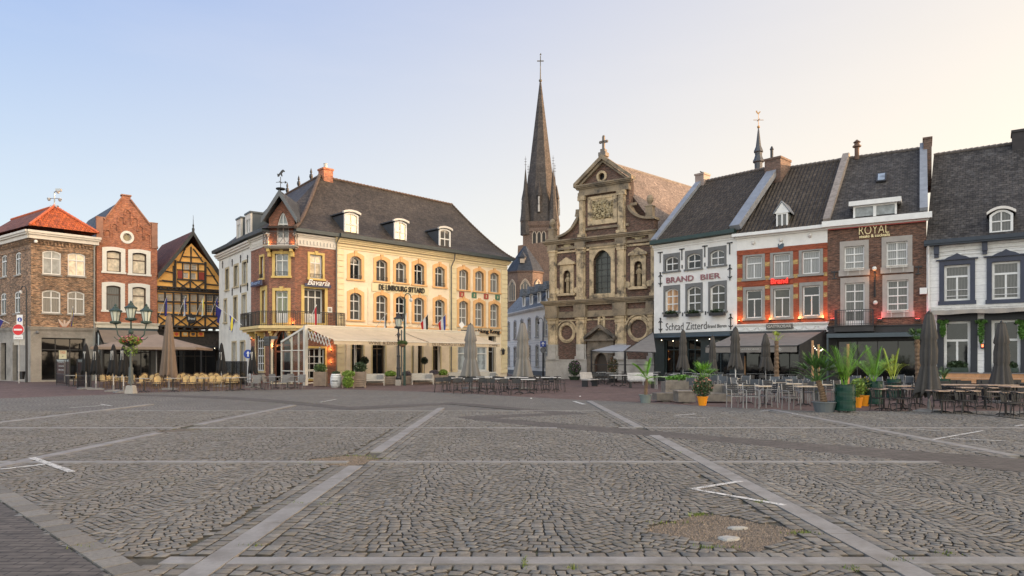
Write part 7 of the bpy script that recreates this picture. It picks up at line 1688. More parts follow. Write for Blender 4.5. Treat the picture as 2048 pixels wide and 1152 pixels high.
def make_alu(bs_, nm, sl=True):
    r = root(nm, 'x', 'chair'); m = MB()
    for i in range(5): m.box(-.2,.2,-.2+.085*i,-.2+.085*i+.07,.435,.45)
    part('seat', m, bs_, r); m = MB()
    if sl:
        for i in range(5): z = .52+.068*i; m.box(-.2,.2,.205+.012*i,.222+.012*i,z,z+.052)
    else: m.add([(-.2,.2,.5),(.2,.2,.5),(.2,.26,.86),(-.2,.26,.86),(-.2,.21,.5),(.2,.21,.5),(.2,.27,.86),(-.2,.27,.86)],[(0,1,2,3),(7,6,5,4),(3,2,6,7),(0,3,7,4),(1,5,6,2)])
    part('backrest', m, bs_, r); m = MB()
    for s in (-1,1): m.bar((s*.215,-.2,.64),(s*.215,.24,.65),.035,.018); m.bar((s*.215,.2,.43),(s*.215,.275,.88),.028); m.bar((s*.2,-.2,.43),(s*.2,.2,.43),.025)
    m.bar((-.2,-.2,.42),(.2,-.2,.42),.025); part('armrest', m, alu, r)
    for s in (-1,1):
        part('leg', MB().bar((s*.215,-.2,0),(s*.215,-.2,.64),.028), alu, r); part('leg', MB().bar((s*.215,.24,0),(s*.215,.2,.44),.028), alu, r)
    return r
def make_table(nm, w_, d, mat, leg='pedestal', h=.74, two=False, base=None):
    base = base or blk; r = root(nm, 'x', 'table'); part('table_top', MB().box(-w_/2,w_/2,-d/2,d/2,h-.03,h), mat, r)
    if leg == 'pedestal':
        for x in ((-w_/4,w_/4) if two else (0,)):
            m = MB(); m.tube([(x,0,h-.03),(x,0,.06)],.032,6); part('column', m, base, r)
            m = MB()
            for k in range(4): a = math.pi/4+k*math.pi/2; m.tube([(x,0,.08),(x+.2*math.cos(a),.2*math.sin(a),.06),(x+.29*math.cos(a),.29*math.sin(a),.01)],[.025,.02,.014],5)
            part('foot', m, base, r)
    else:
        for sx in (-1,1):
            for sy in (-1,1): part('leg', MB().bar((sx*(w_/2-.04),sy*(d/2-.04),0),(sx*(w_/2-.04),sy*(d/2-.04),h-.03),.04), base, r)
    return r
EMB = []
class Proto:
    def __init__(s, fn, group): s.o = fn; s.used = False; s.group = group
    def place(s, px_, py_, rz, label, group=None, xy=None):
        x, y = xy or ground_at(px_, py_); rz += rnd.uniform(-.14,.14)
        if s.used: c = dup(s.o, (x, y, 0), rz, label, group or s.group)
        else: c = move(s.o, (x, y), rz); c['label'] = label; c['group'] = group or s.group; s.used = True
        return c
def ordn(i): return ORD[i] if i < len(ORD) else 'very last'
PI = math.pi
WK = Proto(make_wicker(), 'wicker chairs on the left terrace'); GC = Proto(make_grey(), 'grey woven chairs by the hotel corner'); BA = Proto(make_black(), 'black tub chairs on the right'); SL = Proto(make_slim(), 'slim black chairs on the middle terrace')
AL = Proto(make_alu(slat, 'aluminium_chair'), 'aluminium slatted chairs'); ALB = Proto(make_alu(bslat, 'mesh_chair', False), 'blue grey mesh chairs')
tb_w = Proto(make_table('bistro_table', .62, .62, M('pale_table_top', (.34,.32,.29), .5, .08)), 'pale tables among the wicker chairs')
tb_g = Proto(make_table('square_table', .7, .7, M('grey_table_top', (.22,.22,.22), .5, .1)), 'grey tables by the hotel corner')
tb_m = Proto(make_table('white_topped_table', 1.1, .65, M('white_laminate', (.60,.59,.57), .35, .05), two=True), 'white topped tables on the middle terrace')
tb_r = Proto(make_table('wood_topped_table', 1.35, .68, M('worn_wood_top', (.42,.30,.22), .55, .15, 8), two=True), 'long wood topped tables on the right')
tb_a = Proto(make_table('light_topped_table', .8, .7, M('light_wood_laminate', (.55,.46,.34), .5, .08, 6)), 'light topped tables among the aluminium chairs')
tb_s = Proto(make_table('slatted_table', 1.0, .7, M('stone_grey_top', (.46,.46,.45), .5, .08), 'legs', base=alu), 'grey topped tables on silver legs')
# left terrace
wl = sorted([(281,782,0),(313,783,.1),(369,783,-.1),(384,783,.1),(400,782,0),(424,782,.1),(436,782,-.1),(458,781,.2),(468,781,0)]); 
for i, (x, y, r_) in enumerate(wl): WK.place(x, y, r_, f'cream wicker chair, {ordn(i)} from the left in the front row of the left terrace')
wl = sorted([(208,777),(217,775.5),(230,776),(246,778),(262,777),(300,778),(323,778),(338,777),(352,777),(378,777),(410,777),(446,777),(475,776.5)])
for i, (x, y) in enumerate(wl): WK.place(x, y, PI if i % 3 == 0 else (.3 if i % 3 == 1 else -.4), f'cream wicker chair, {ordn(i)} from the left in the second row of the left terrace')
wl = sorted([(222,772),(238,771),(255,772),(290,773),(312,772),(333,772),(347,771.5),(366,772),(392,772),(404,771),(420,772),(433,772),(455,771),(156,771)])
for i, (x, y) in enumerate(wl): WK.place(x, y, 0 if i % 2 else .5, f'cream wicker chair, {ordn(i)} from the left in the back row of the left terrace')
for i, (x, y) in enumerate(sorted([(288,784.5),(346,784),(408,783),(391,780),(460,782.5),(481,781),(240,779),(147,774)])): tb_w.place(x, y, 0, f'pale topped bistro table, {ordn(i)} from the left among the wicker chairs')
for i, (x, y, r_) in enumerate(sorted([(511,781.5,0),(536,780,1.4),(548,776,PI),(569,780,0),(583,775,PI),(601,779,0),(497,775,-1.3),(525,774,PI)])): GC.place(x, y, r_, f'grey woven terrace chair, {ordn(i)} from the left by the hotel corner')
for i, (x, y) in enumerate(sorted([(521,779.5),(552,778),(575,777.5),(590,777),(508,776)])): tb_g.place(x, y, 0, f'dark square table, {ordn(i)} from the left by the hotel corner')
# middle terrace
fr_m = sorted([(878,785,.1),(893,784,-.2),(916,787.5,.2),(936,787,0),(966,788,.1),(981,788.5,-.1),(1010,789.5,.1),(1032,790,-.1),(1078,786,1.2),(1097,786,-1.0),(1122,784,1.3)])
for i, (x, y, r_) in enumerate(fr_m): SL.place(x, y, r_, f'slim black terrace chair, {ordn(i)} from the left in the front row before the parasols')
bk_m = sorted([(905,779),(924,779),(948,781),(962,779),(993,780),(1003,782),(1022,779),(1048,780),(1063,783),(1072,778),(1091,780),(1112,780)])
for i, (x, y) in enumerate(bk_m): SL.place(x, y, PI+rnd.uniform(-.3,.3), f'slim black terrace chair, {ordn(i)} from the left in the row behind the white tables')
for i, (x, y) in enumerate(sorted([(904,783),(949,785),(997,785.5),(1049,787.5),(972,779),(1024,780),(1058,781),(1102,781)])): tb_m.place(x, y, rnd.uniform(-.05,.05), f'white topped table, {ordn(i)} from the left on the middle terrace')
# church terrace
for i, (x, y, r_) in enumerate(sorted([(1192,770,.2),(1203,769,-.3),(1214,769,PI),(1222,770,0),(1252,770,.4),(1263,768,-.3),(1187,764,0),(1233,764,.2),(1247,763,PI),(1208,763,0)])): SL.place(x, y, r_, f'dark terrace chair, {ordn(i)} from the left before the church portal', 'dark chairs before the church')
for i, (x, y) in enumerate(sorted([(1237,773),(1210,768),(1227,765),(1252,765),(1198,763),(1275,764),(1300,763),(1322,762)])): tb_m.place(x, y, 0, f'pale topped table, {ordn(i)} from the left before the church', 'pale tables before the church')
# aluminium chairs on the right
al = [(1470,815.5,0),(1502,816.5,-.05),(1583,819.5,.1),(1537,815,-1.4),(1488,804,.1),(1541,803,0),(1566,805,.1),(1612,808,PI-.2),(1660,804,0),(1680,803,.2)]
for i, (x, y, r_) in enumerate(sorted(al)): AL.place(x, y, r_, f'aluminium chair with black slats, {ordn(i)} from the left before the grey awning')
bl = [(1507,797,PI),(1525,799,PI),(1557,797,PI),(1588,797,PI),(1604,801,PI),(1622,806,PI),(1630,800,0),(1638,795,.2),(1378,790,PI),(1460,790,PI),(1476,792,.3),(1448,786,0),(1486,787,PI),(1495,784,0),(1552,788,0),(1570,787,PI),(1590,786,0),(1612,787,PI),(1424,779,PI),(1440,778,0)]
for i, (x, y, r_) in enumerate(sorted(bl)): ALB.place(x, y, r_, f'blue grey mesh chair, {ordn(i)} from the left before the grey awning')
bl = [(1700,786,PI),(1717,784,0),(1736,786,PI),(1762,789,0),(1780,788,PI),(1800,786,.2),(1812,789,PI),(1825,785,0),(1752,780,0),(1795,779,PI)]
for i, (x, y, r_) in enumerate(sorted(bl)): ALB.place(x, y, r_, f'blue grey mesh chair, {ordn(i)} from the left behind the green planters', 'mesh chairs behind the planters')
for i, (x, y) in enumerate(sorted([(1493,808),(1530,811.5),(1607,812),(1588,803),(1556,800),(1637,806),(1520,792),(1585,790),(1462,785)])): tb_a.place(x, y, 0, f'light topped table, {ordn(i)} from the left among the aluminium chairs')
for i, (x, y) in enumerate(sorted([(1328,778),(1378,776),(1352,771),(1420,772),(1400,768),(1470,769),(1510,768),(1550,770),(1590,770),(1300,770),(1345,766),(1380,764),(1440,765)])): tb_s.place(x, y, 0, f'grey topped table on silver legs, {ordn(i)} from the left on the cafe terrace')
cl_ = [(1312,768),(1335,774),(1352,777),(1362,773),(1374,771),(1394,773),(1408,776),(1430,775),(1450,772),(1462,776),(1482,773),(1500,776),(1522,774),(1540,778),(1562,775),(1580,777),(1602,775),(1340,768),(1388,766),(1420,768)]
for i, (x, y) in enumerate(sorted(cl_)): SL.place(x, y, rnd.choice([0,PI])+rnd.uniform(-.3,.3), f'dark chair, {ordn(i)} from the left on the back terrace of the white cafe', 'dark chairs on the back terrace')
# black tub chairs and long tables at the right edge
bt = [(1761,823,.1),(1797,824,.1),(1812,822,-.8),(1842,814,.1),(1854,813,-.5),(1887,829,.1),(1930,830,-.1),(1972,819,.1),(1989,818,-.1),(2024,836,.1),(2046,835,0),(1900,815,PI),(1936,812,PI),(2035,806,PI),(1825,800,PI),(1784,802,PI)]
for i, (x, y, r_) in enumerate(sorted(bt)): BA.place(x, y, r_, f'black tub chair, {ordn(i)} from the left at the right edge terrace')
for i, (x, y) in enumerate(sorted([(1787,821),(1905,827),(1950,816),(1815,811),(2034,832),(1912,806),(1993,807),(2046,813)])): tb_r.place(x, y, 0, f'long wood topped table, {ordn(i)} from the left at the right edge terrace')
bb = make_grey(); 
boxm = M('black_box_chair', (.025,.026,.028), .6, .15)
def make_box():
    r = root('square_armchair', 'x', 'chair'); part('seat', MB().box(-.25,.25,-.25,.22,.36,.45), boxm, r); part('backrest', MB().box(-.3,.3,.22,.29,.2,.82), boxm, r)
    for s in (-1,1): part('armrest', MB().box(s*.27-.03,s*.27+.03,-.25,.22,.0,.64), boxm, r)
    return r
for o in list(bb.children): bpy.data.objects.remove(o)
bpy.data.objects.remove(bb)
BX_ = Proto(make_box(), 'square black armchairs by the timber terrace wall')
for i, (x, y) in enumerate(sorted([(1900,796),(1935,800),(1960,795),(1985,800),(2010,799),(2040,797),(1893,802),(2043,806)])): BX_.place(x, y, PI if i % 2 else .05, f'square black armchair, {ordn(i)} from the left by the timber terrace wall')
# ---------------------------------------------------------------- benches and lounge blocks
def bench(label, px_, py_, rz, w_, mat, group, legm, slats=5):
    x, y = ground_at(px_, py_); r = root('bench', label, 'bench', (x, y), rz, group); m = MB()
    for i in range(4): m.box(-w_/2,w_/2,-.22+.12*i,-.22+.12*i+.1,.42,.45)
    part('seat', m, mat, r); m = MB()
    for i in range(slats): z = .5+.085*i; m.box(-w_/2,w_/2,.24+.02*i,.265+.02*i,z,z+.07)
    part('backrest', m, mat, r)
    for s in (-1,1): part('leg', MB().box(s*(w_/2-.12)-.04,s*(w_/2-.12)+.04,-.2,.22,0,.42), legm, r)
wslat = M('weathered_white_slats', (.52,.51,.50), .7, .1, 6)
bench('pale slatted bench left of the tables before the church portal', 1180, 773, .9, 1.4, wslat, 'pale slatted benches', dark); bench('pale slatted bench right of the tables before the church', 1283, 776, .05, 1.6, wslat, 'pale slatted benches', dark)
sofm = M('sand_grey_weave', (.44,.41,.36), .8, .1, 10, bs=.3)
def sofa(label, px_, py_, rz, w_=1.5):
    x, y = ground_at(px_, py_); r = root('garden_sofa', label, 'sofa', (x, y), rz, 'woven garden sofas on the hotel terrace')
    part('seat', MB().box(-w_/2+.06,w_/2-.06,-.35,.3,.30,.40), sofm, r); part('backrest', MB().box(-w_/2,w_/2,.3,.38,.15,.78), sofm, r)
    for s in (-1,1): m = MB(); m.box(s*(w_/2-.03)-.03,s*(w_/2-.03)+.03,-.35,.3,.58,.63); m.box(s*(w_/2-.03)-.03,s*(w_/2-.03)+.03,-.35,-.3,.0,.58); part('armrest', m, sofm, r)
    part('cushion', MB().box(w_/2-.5,w_/2-.1,.12,.3,.40,.7), M('grey_cushion', (.25,.25,.25), .9), r)
for i, (x, y) in enumerate([(746,771),(845,769),(917,765.5),(975,764)]): sofa(['woven garden sofa left of the street lamp on the hotel terrace','woven garden sofa right of the street lamp on the hotel terrace','woven garden sofa behind the left grey parasol','woven garden sofa right of the left grey parasol'][i], x, y, FY.ang*.25)
for i, (x, y) in enumerate([(720,764),(765,763),(815,762),(870,761),(900,760),(940,759),(640,765),(655,766)]): WK.place(x, y, rnd.choice([0,PI]), f'woven terrace chair, {ordn(i)} from the left under the cream awning', 'chairs under the cream awning')
lng = M('driftwood_rattan', (.20,.175,.15), .8, .18, 3, bs=.5, bscale=50)
def rattan_mat():
    m, t, p = _nodes('plaited_rattan'); v = objvec(t); s = nd(t, 'ShaderNodeSeparateXYZ'); t.links.new(v, s.inputs[0])
    w1 = math_(t, 'SINE', math_(t, 'MULTIPLY', s.outputs[2], 170)); n1 = ramp(t, noise(t, v, 4, 4), .3, .7, .7, 1.3); k = math_(t, 'MULTIPLY', ramp(t, w1, -1, 1, .65, 1.1), n1)
    vm = nd(t, 'ShaderNodeVectorMath', operation='SCALE'); vm.inputs[0].default_value = (.21,.185,.155); t.links.new(k, vm.inputs['Scale']); t.links.new(vm.outputs[0], p.inputs['Base Color']); p.inputs['Roughness'].default_value = .7; return m
lng = rattan_mat()
def block(name, label, px_, py_, boxes, rz=0.0, cat='lounge seat'):
    x, y = ground_at(px_, py_); r = root(name, label, cat, (x, y), rz)
    for nm, b in boxes: part(nm, MB().box(*b), lng, r)
block('low_lounge_stool', 'low plaited rattan lounge table at the left end of the lounge group', 1333, 804, [('top', (-.42,.42,-.02,.7,.30,.36)),('base', (-.40,.40,0,.68,.06,.30)),('foot', (-.15,.15,.05,.3,0,.06))], .08, 'lounge table')
block('lounge_corner_seat', 'plaited rattan corner seat behind the lounge tables', 1362, 796, [('seat', (-.55,.55,0,.6,.06,.36)),('backrest', (-.55,.55,.6,.75,.06,.72)),('armrest', (-.7,-.55,0,.75,.06,.72))], .05)
block('rattan_lounge_table', 'square plaited rattan lounge table beside the orange pot', 1374, 807, [('top', (-.36,.36,-.02,.7,.44,.49)),('base', (-.34,.34,0,.68,.06,.44)),('foot', (-.12,.12,.05,.3,0,.06))], .06, 'lounge table')
block('lounge_sofa', 'plaited rattan two seat sofa right of the orange pot', 1434, 806, [('seat', (-.5,.42,0,.62,.06,.38)),('backrest', (-.5,.5,.62,.78,.06,.72)),('armrest', (.40,.56,0,.78,.06,.68))], .02)
# ---------------------------------------------------------------- plants
def add_leafblade(m, p, d, L_, w_, droop, n=3, up=Vector((0,0,1))):
    d = d.normalized(); s = d.cross(up); s = s.normalized() if s.length > .01 else Vector((1,0,0)); vs = []; q = Vector(p)
    for i in range(n+1):
        t = i/n; ww = w_*(math.sin(math.pi*min(.98, .15+.85*t))**.7 if t < 1 else .04); c = q.copy(); vs += [tuple(c-s*ww), tuple(c+s*ww)]
        q = q + d*(L_/n); d = (d+Vector((0,0,-droop/n))).normalized()
    m.add(vs, [(2*i, 2*i+1, 2*i+3, 2*i+2) for i in range(n)])
def frond(m, p, d, L_, droop, nl, ll, w_, rn):
    d = d.normalized(); q = Vector(p); n = 10; pts = [q.copy()]; dirs = [d.copy()]
    for i in range(n): q = q+d*(L_/n); d = (d+Vector((0,0,-droop/n*(1+i*.12)))).normalized(); pts.append(q.copy()); dirs.append(d.copy())
    m.tube(pts, [.012*(1-i/(n+1)) for i in range(n+1)], 4)
    for k in range(nl):
        t = .18+.8*k/nl; i = min(n-1, int(t*n)); f = t*n-i; c = pts[i].lerp(pts[i+1], f); dd = dirs[i]; s = dd.cross(Vector((0,0,1))).normalized(); l = ll*math.sin(math.pi*(.12+.8*(t)))**.7
        for sg in (-1,1): add_leafblade(m, c, (dd*.75+s*sg*.8+Vector((0,0,.22+rn.uniform(-.1,.1)))), l*rn.uniform(.85,1.1), w_, .45, 2)
def fan(m, p, d, L_, nl, w_, rn, spread=2.3):
    d = d.normalized(); s = d.cross(Vector((0,0,1))); s = s.normalized() if s.length > .05 else Vector((1,0,0)); u = s.cross(d)
    for k in range(nl):
        a = spread*(k/(nl-1)-.5)*1.15; add_leafblade(m, p, d*math.cos(a)+s*math.sin(a)+u*rn.uniform(-.08,.12), L_*(1-.12*abs(a))*rn.uniform(.9,1.05), w_, .35, 3)
def trunk_prof(m, pts, r0, r1, n=22):
    P_ = []; 
    for i in range(n+1):
        t = i/n*(len(pts)-1); k = min(len(pts)-2, int(t)); P_.append(Vector(pts[k]).lerp(Vector(pts[k+1]), t-k))
    m.tube(P_, [(r0+(r1-r0)*i/n)*(1.0+(.14 if i % 2 else -.10)) for i in range(n+1)], 8)
palm_l = LEAF('palm_leaf', (.16,.34,.035), .45); palm_y = LEAF('yellow_palm_leaf', (.38,.46,.05), .4); palm_d = LEAF('deep_palm_leaf', (.075,.16,.035), .5); bark = M('fibrous_palm_bark', (.17,.11,.065), .9, .35, 12, bs=1.0, bscale=40)
rp = random.Random(31)
def pot(m, r0, r1, h, x=0, y=0, rim=True): m.lathe([(r0,0),(r1,h*.9),(r1*(1.1 if rim else 1),h*.9),(r1*(1.1 if rim else 1),h),(r1*.9,h),(r1*.85,h-.05)], x, y, 16)
def palm_pot(label, px_, py_, h, potm, pr, ph, lean, nf, L_, kind, leafm, th=.075, fo=None, pinh=1.0):
    x, y = ground_at(px_, py_); r = root('potted_palm', label, 'palm', (x, y)); m = MB(); pot(m, pr*.78, pr, ph); part('pot', m, potm, r, smooth=False)
    top_ = Vector((lean[0], lean[1], h)); m = MB(); trunk_prof(m, [(0,0,ph-.1),(lean[0]*.4,lean[1]*.4,ph+(h-ph)*.5),tuple(top_)], th*1.25, th*.85); part('trunk', m, bark, r)
    m = MB()
    for k in range(nf):
        a = 2*math.pi*k/nf+rp.uniform(-.2,.2); el_ = rp.uniform(.15,1.25)*pinh; d = Vector((math.cos(a)*math.cos(el_), math.sin(a)*math.cos(el_), math.sin(el_)))
        if kind == 'fan':
            st = top_+d*L_*.55; m.tube([tuple(top_-Vector((0,0,.05))), tuple(st)], [.014,.008], 4); fan(m, st, (d+Vector((0,0,-.15))), L_*.55, 15, .017*L_*1.1, rp)
        else: frond(m, top_, d, L_, rp.uniform(.35,.8), 15, L_*.34, .014, rp)
    part('crown', m, leafm, r)
greyp = M('grey_green_pot', (.16,.19,.18), .6, .08); gpot = M('slate_pot', (.12,.135,.14), .6, .08)
palm_pot('young palm with upright fronds in a grey green pot left of the lounge group', 1291, 806, .95, greyp, .24, .34, (.05,0), 9, .85, 'frond', palm_l, .06, pinh=1.15)
palm_pot('spreading fan palm behind the orange pot', 1406, 795, .85, gpot, .26, .35, (.0,0), 22, .85, 'fan', palm_l, .08)
palm_pot('slim tall palm with a small yellow green crown before the grey awning', 1553, 783, 2.75, gpot, .26, .35, (.0,.0), 9, .55, 'fan', palm_y, .12, pinh=1.1)
palm_pot('leaning fan palm with dark green crown in a slate pot', 1649, 825, 1.05, gpot, .36, .36, (-.22,0), 26, 1.0, 'fan', palm_d, .09)
palm_pot('tall palm with shaggy crown behind the nearest grey parasol', 1838, 790, 2.7, gpot, .3, .35, (-.1,0), 24, .62, 'fan', palm_d, .13)
grn = M('bottle_green_enamel', (.003,.040,.026), .25, .06)
def drum(label, px_, py_, h=.92, r_=.30, L_=1.35, lm=None, nf=13):
    x, y = ground_at(px_, py_); r = root('drum_planter', label, 'planter', (x, y), 0, 'bottle green drums planted with palms'); m = MB(); pr = [(r_*.96,.08)]
    for k in range(3):
        z0 = .08+(h-.08)*k/3; z1__ = .08+(h-.08)*(k+1)/3; pr += [(r_,z0+.01),(r_,z0+.05),(r_*.96,z0+.06)]
        for j in range(3): zz_ = z0+.08+.035*j; pr += [(r_*.96,zz_),(r_*.985,zz_+.012),(r_*.96,zz_+.024)]
        pr += [(r_*.96,z1__-.02),(r_,z1__-.015)]
    pr += [(r_*1.0,h),(r_*.93,h),(r_*.9,h-.06)]; m.lathe(pr, 0, 0, 20); part('drum', m, grn, r, smooth=False)
    m = MB()
    for k in range(4): a = .6+k*1.57; m.ball((.2*math.cos(a),.2*math.sin(a),.04),.04,1,6)
    part('caster', m, steel, r)
    m = MB(); m.lathe([(r_*.9,h-.06),(.02,h-.05)],0,0,12); part('soil', m, M('dark_soil', (.03,.022,.016), .95, .4, 12), r); m = MB()
    for k in range(nf):
        a = 2*math.pi*k/nf+rp.uniform(-.3,.3); el_ = rp.uniform(.92,1.5); d = Vector((math.cos(a)*math.cos(el_), math.sin(a)*math.cos(el_), math.sin(el_))); frond(m, (rp.uniform(-.08,.08),rp.uniform(-.08,.08),h-.05), d, L_*rp.uniform(.75,1.05), rp.uniform(.5,1.05), 17, L_*.27, .0085, rp)
    part('fronds', m, lm or palm_l, r)
drum('bottle green drum with tall bright palm fronds, nearest of the green drums', 1690, 826, .92, .32, 1.45)
drum('bottle green drum with palm fronds right behind the two yellow pots', 1747, 812, .92, .32, 1.4, palm_l)
drum('bottle green drum with few upright fronds, right of the other drums', 1787, 800, .9, .30, 1.35, palm_y, 8)
drum('bottle green drum half hidden behind the nearest grey parasol', 1886, 800, .9, .28, .7, palm_d, 9)
def pot_plant(label, px_, py_, colr, pr, ph, r3, n, leafm, flm=None, cat='potted plant', leafs=.05, zc=None, nm='potted_plant'):
    x, y = ground_at(px_, py_); r = root(nm, label, cat, (x, y)); m = MB(); pot(m, pr*.72, pr, ph); part('pot', m, colr, r)
    m = MB(); m2 = MB(); zc = zc or ph+r3[2]*.9
    for k in range(14): a = rp.uniform(0,6.28); m.tube([(0,0,ph-.05),(math.cos(a)*r3[0]*.4,math.sin(a)*r3[1]*.4,zc-.1),(math.cos(a)*r3[0]*.85,math.sin(a)*r3[1]*.85,zc+rp.uniform(-.1,r3[2]*.7))],.006,3)
    leafmass(m, 0, 0, zc, *r3, n, leafs, rp); part('foliage', m, leafm, r)
    if flm: leafmass(m2, 0, 0, zc+r3[2]*.15, r3[0]*1.05, r3[1]*1.05, r3[2]*.95, n//7, leafs*.8, rp); part('blossoms', m2, flm, r)
orange_p = M('orange_glazed_pot', (.80,.29,.008), .45, .05)
ole = LEAF('oleander_leaf', (.05,.085,.03), .5)
pot_plant('flowering oleander in a bright orange pot beside the lounge group', 1405, 811, orange_p, .19, .34, (.40,.34,.36), 900, ole, LEAF('salmon_petal', (.62,.25,.18), .3), zc=.68)
pot_plant('green shrub in an orange pot between the green drums, left one', 1715, 815, orange_p, .17, .36, (.26,.26,.34), 700, lf_y, None, zc=.72)
pot_plant('orange pot with yellow flowering shrub between the green drums, right one', 1729, 812, orange_p, .19, .40, (.30,.30,.3), 600, lf, LEAF('yellow_petal', (.7,.5,.04), .3), zc=.75)
pot_plant('yellow green shrub among the chairs behind the leaning palm', 1632, 800, gpot, .2, .3, (.26,.26,.3), 600, lf_y, LEAF('yellow_petal', (.7,.5,.04)), zc=.65)
pot_plant('flower covered cone shrub at the left church corner', 1149, 760, M('dark_green_tub', (.03,.05,.03), .6), .5, .3, (.55,.55,.7), 1500, lf_d, LEAF('mauve_petal', (.42,.16,.36), .4), leafs=.07, zc=1.0)
pot_plant('flower cone of pink blossoms before the church portal', 1226, 765, dark, .35, .3, (.42,.42,.7), 900, LEAF('bronze_leaf', (.07,.07,.03), .5), LEAF('rust_petal', (.35,.14,.08), .4), leafs=.06, zc=1.2)
wood_pl = M('weathered_plank', (.24,.185,.14), .85, .2, 4, bs=.4)
def planter(label, px_, py_, w_, h, fol, leafm, flm=None, nm='planter_box', trim=True, mat=None, rz=0.15, hang=0):
    x, y = ground_at(px_, py_); r = root(nm, label, 'planter', (x, y), rz, 'wooden planter boxes on the hotel terrace'); m = MB()
    k = max(3, int(h/.13))
    for i in range(k): z = .05+(h-.05)*i/k; m.box(-w_/2,w_/2,-w_/2,w_/2,z+.006,z+(h-.05)/k-.006)
    part('box', m, mat or wood_pl, r); m = MB()
    for sx in (-1,1):
        for sy in (-1,1): m.box(sx*w_/2-.035,sx*w_/2+.035,sy*w_/2-.035,sy*w_/2+.035,0,h+.01)
    part('corner_post', m, mat or wood_pl, r); m = MB(); leafmass(m, 0, 0, h+fol[1]*.7, w_*.5+fol[0], w_*.5+fol[0], fol[1], fol[2], .06, rp)
    if hang: leafmass(m, 0, -w_/2-.05, h*.55, w_*.55, .16, h*.5, hang, .06, rp)
    part('foliage', m, leafm, r)
planter('tall grey wooden planter with clipped shrub at the terrace corner', 641, 773, .72, .95, (.05,.32,900), lf); planter('planter overgrown with trailing bright ivy beside the white barrel', 697, 776, .62, .7, (.1,.22,700), lf_y, hang=1500)
planter('tall wooden planter with dense dark shrub right of the ivy planter', 720, 775, .66, .98, (.08,.36,900), lf_d); planter('low slatted crate planter with bright ferns left of the street lamp', 781, 770, .68, .6, (.05,.22,800), lf_y)
planter('slatted crate planter with heather right of the green camera pole', 813, 769, .6, .62, (.05,.18,500), LEAF('heather', (.10,.08,.09), .5)); planter('slatted crate planter with grey green herbs behind the garden sofa', 868, 768, .6, .68, (.05,.18,500), LEAF('heather', (.10,.08,.09)))
planter('crate planter with bright fern left of the grey parasol', 886, 766, .6, .58, (.05,.25,800), lf_y); planter('brown planter with clipped shrub near the far hotel door', 983, 755, .95, .85, (.05,.35,800), lf, mat=M('brown_planter', (.20,.13,.09), .7)); planter('brown planter with clipped shrub at the far hotel corner', 1004, 754.5, .9, .85, (.05,.35,800), lf_d, mat=M('brown_planter', (.20,.13,.09)))
for i, (x, y, lb) in enumerate(((729,768,'topiary ball on a thin stem behind the dark shrub planter'),(849,762,'topiary ball in a tall tub by the hotel wall'))):
    X_, Y_ = ground_at(x, y); r = root('topiary_tree', lb, 'topiary', (X_, Y_)); m = MB(); m.tube([(0,0,.3),(0,0,1.5)],.025,6); part('stem', m, bark, r); m = MB(); pot(m,.2,.24,.45); part('pot', m, gpot, r); m = MB(); leafmass(m,0,0,1.65,.3,.3,.3,900,.05,rp); part('crown', m, LEAF('boxwood', (.02,.03,.012), .5), r)
x, y = ground_at(672, 775.5); r = root('white_barrel', 'white painted barrel planter with lettering at the terrace front', 'barrel', (x, y)); m = MB(); m.lathe([(.27,0),(.33,.2),(.35,.42),(.33,.65),(.27,.85),(.24,.85),(.23,.8)],0,0,18); part('cask', m, M('chalk_white', (.70,.69,.66), .7, .1, 5, stain=(.4,.38,.34)), r, smooth=True)
m = MB()
for z, rr in ((.1,.305),(.24,.343),(.6,.343),(.75,.305)): m.lathe([(rr+.003,z),(rr+.009,z+.02),(rr+.003,z+.04)],0,0,18)
part('hoop', m, M('white_hoop', (.5,.49,.47), .5), r); fb_ = Fac((x-.3,y),(x+.3,y)); lettering('LIMBOURG', fb_, (.08,.52,.38,.47), r, ink, y=-.352, ext=.01); m = MB(); leafmass(m,0,0,.92,.24,.24,.1,260,.05,rp); part('foliage', m, lf_d, r)
for (a, b) in (((1345,778),'planter trough of herbs behind the rattan corner seat'),): pass
x, y = ground_at(1362, 789); r = root('planter_trough', 'trough of bright green lettuce like plants behind the rattan corner seat', 'planter', (x, y)); part('trough', MB().box(-.75,.65,-.15,.15,.35,.72), lng, r); m = MB(); leafmass(m,-.05,0,.8,.72,.18,.16,900,.07,rp); part('foliage', m, LEAF('lettuce_green', (.10,.24,.03), .4), r)
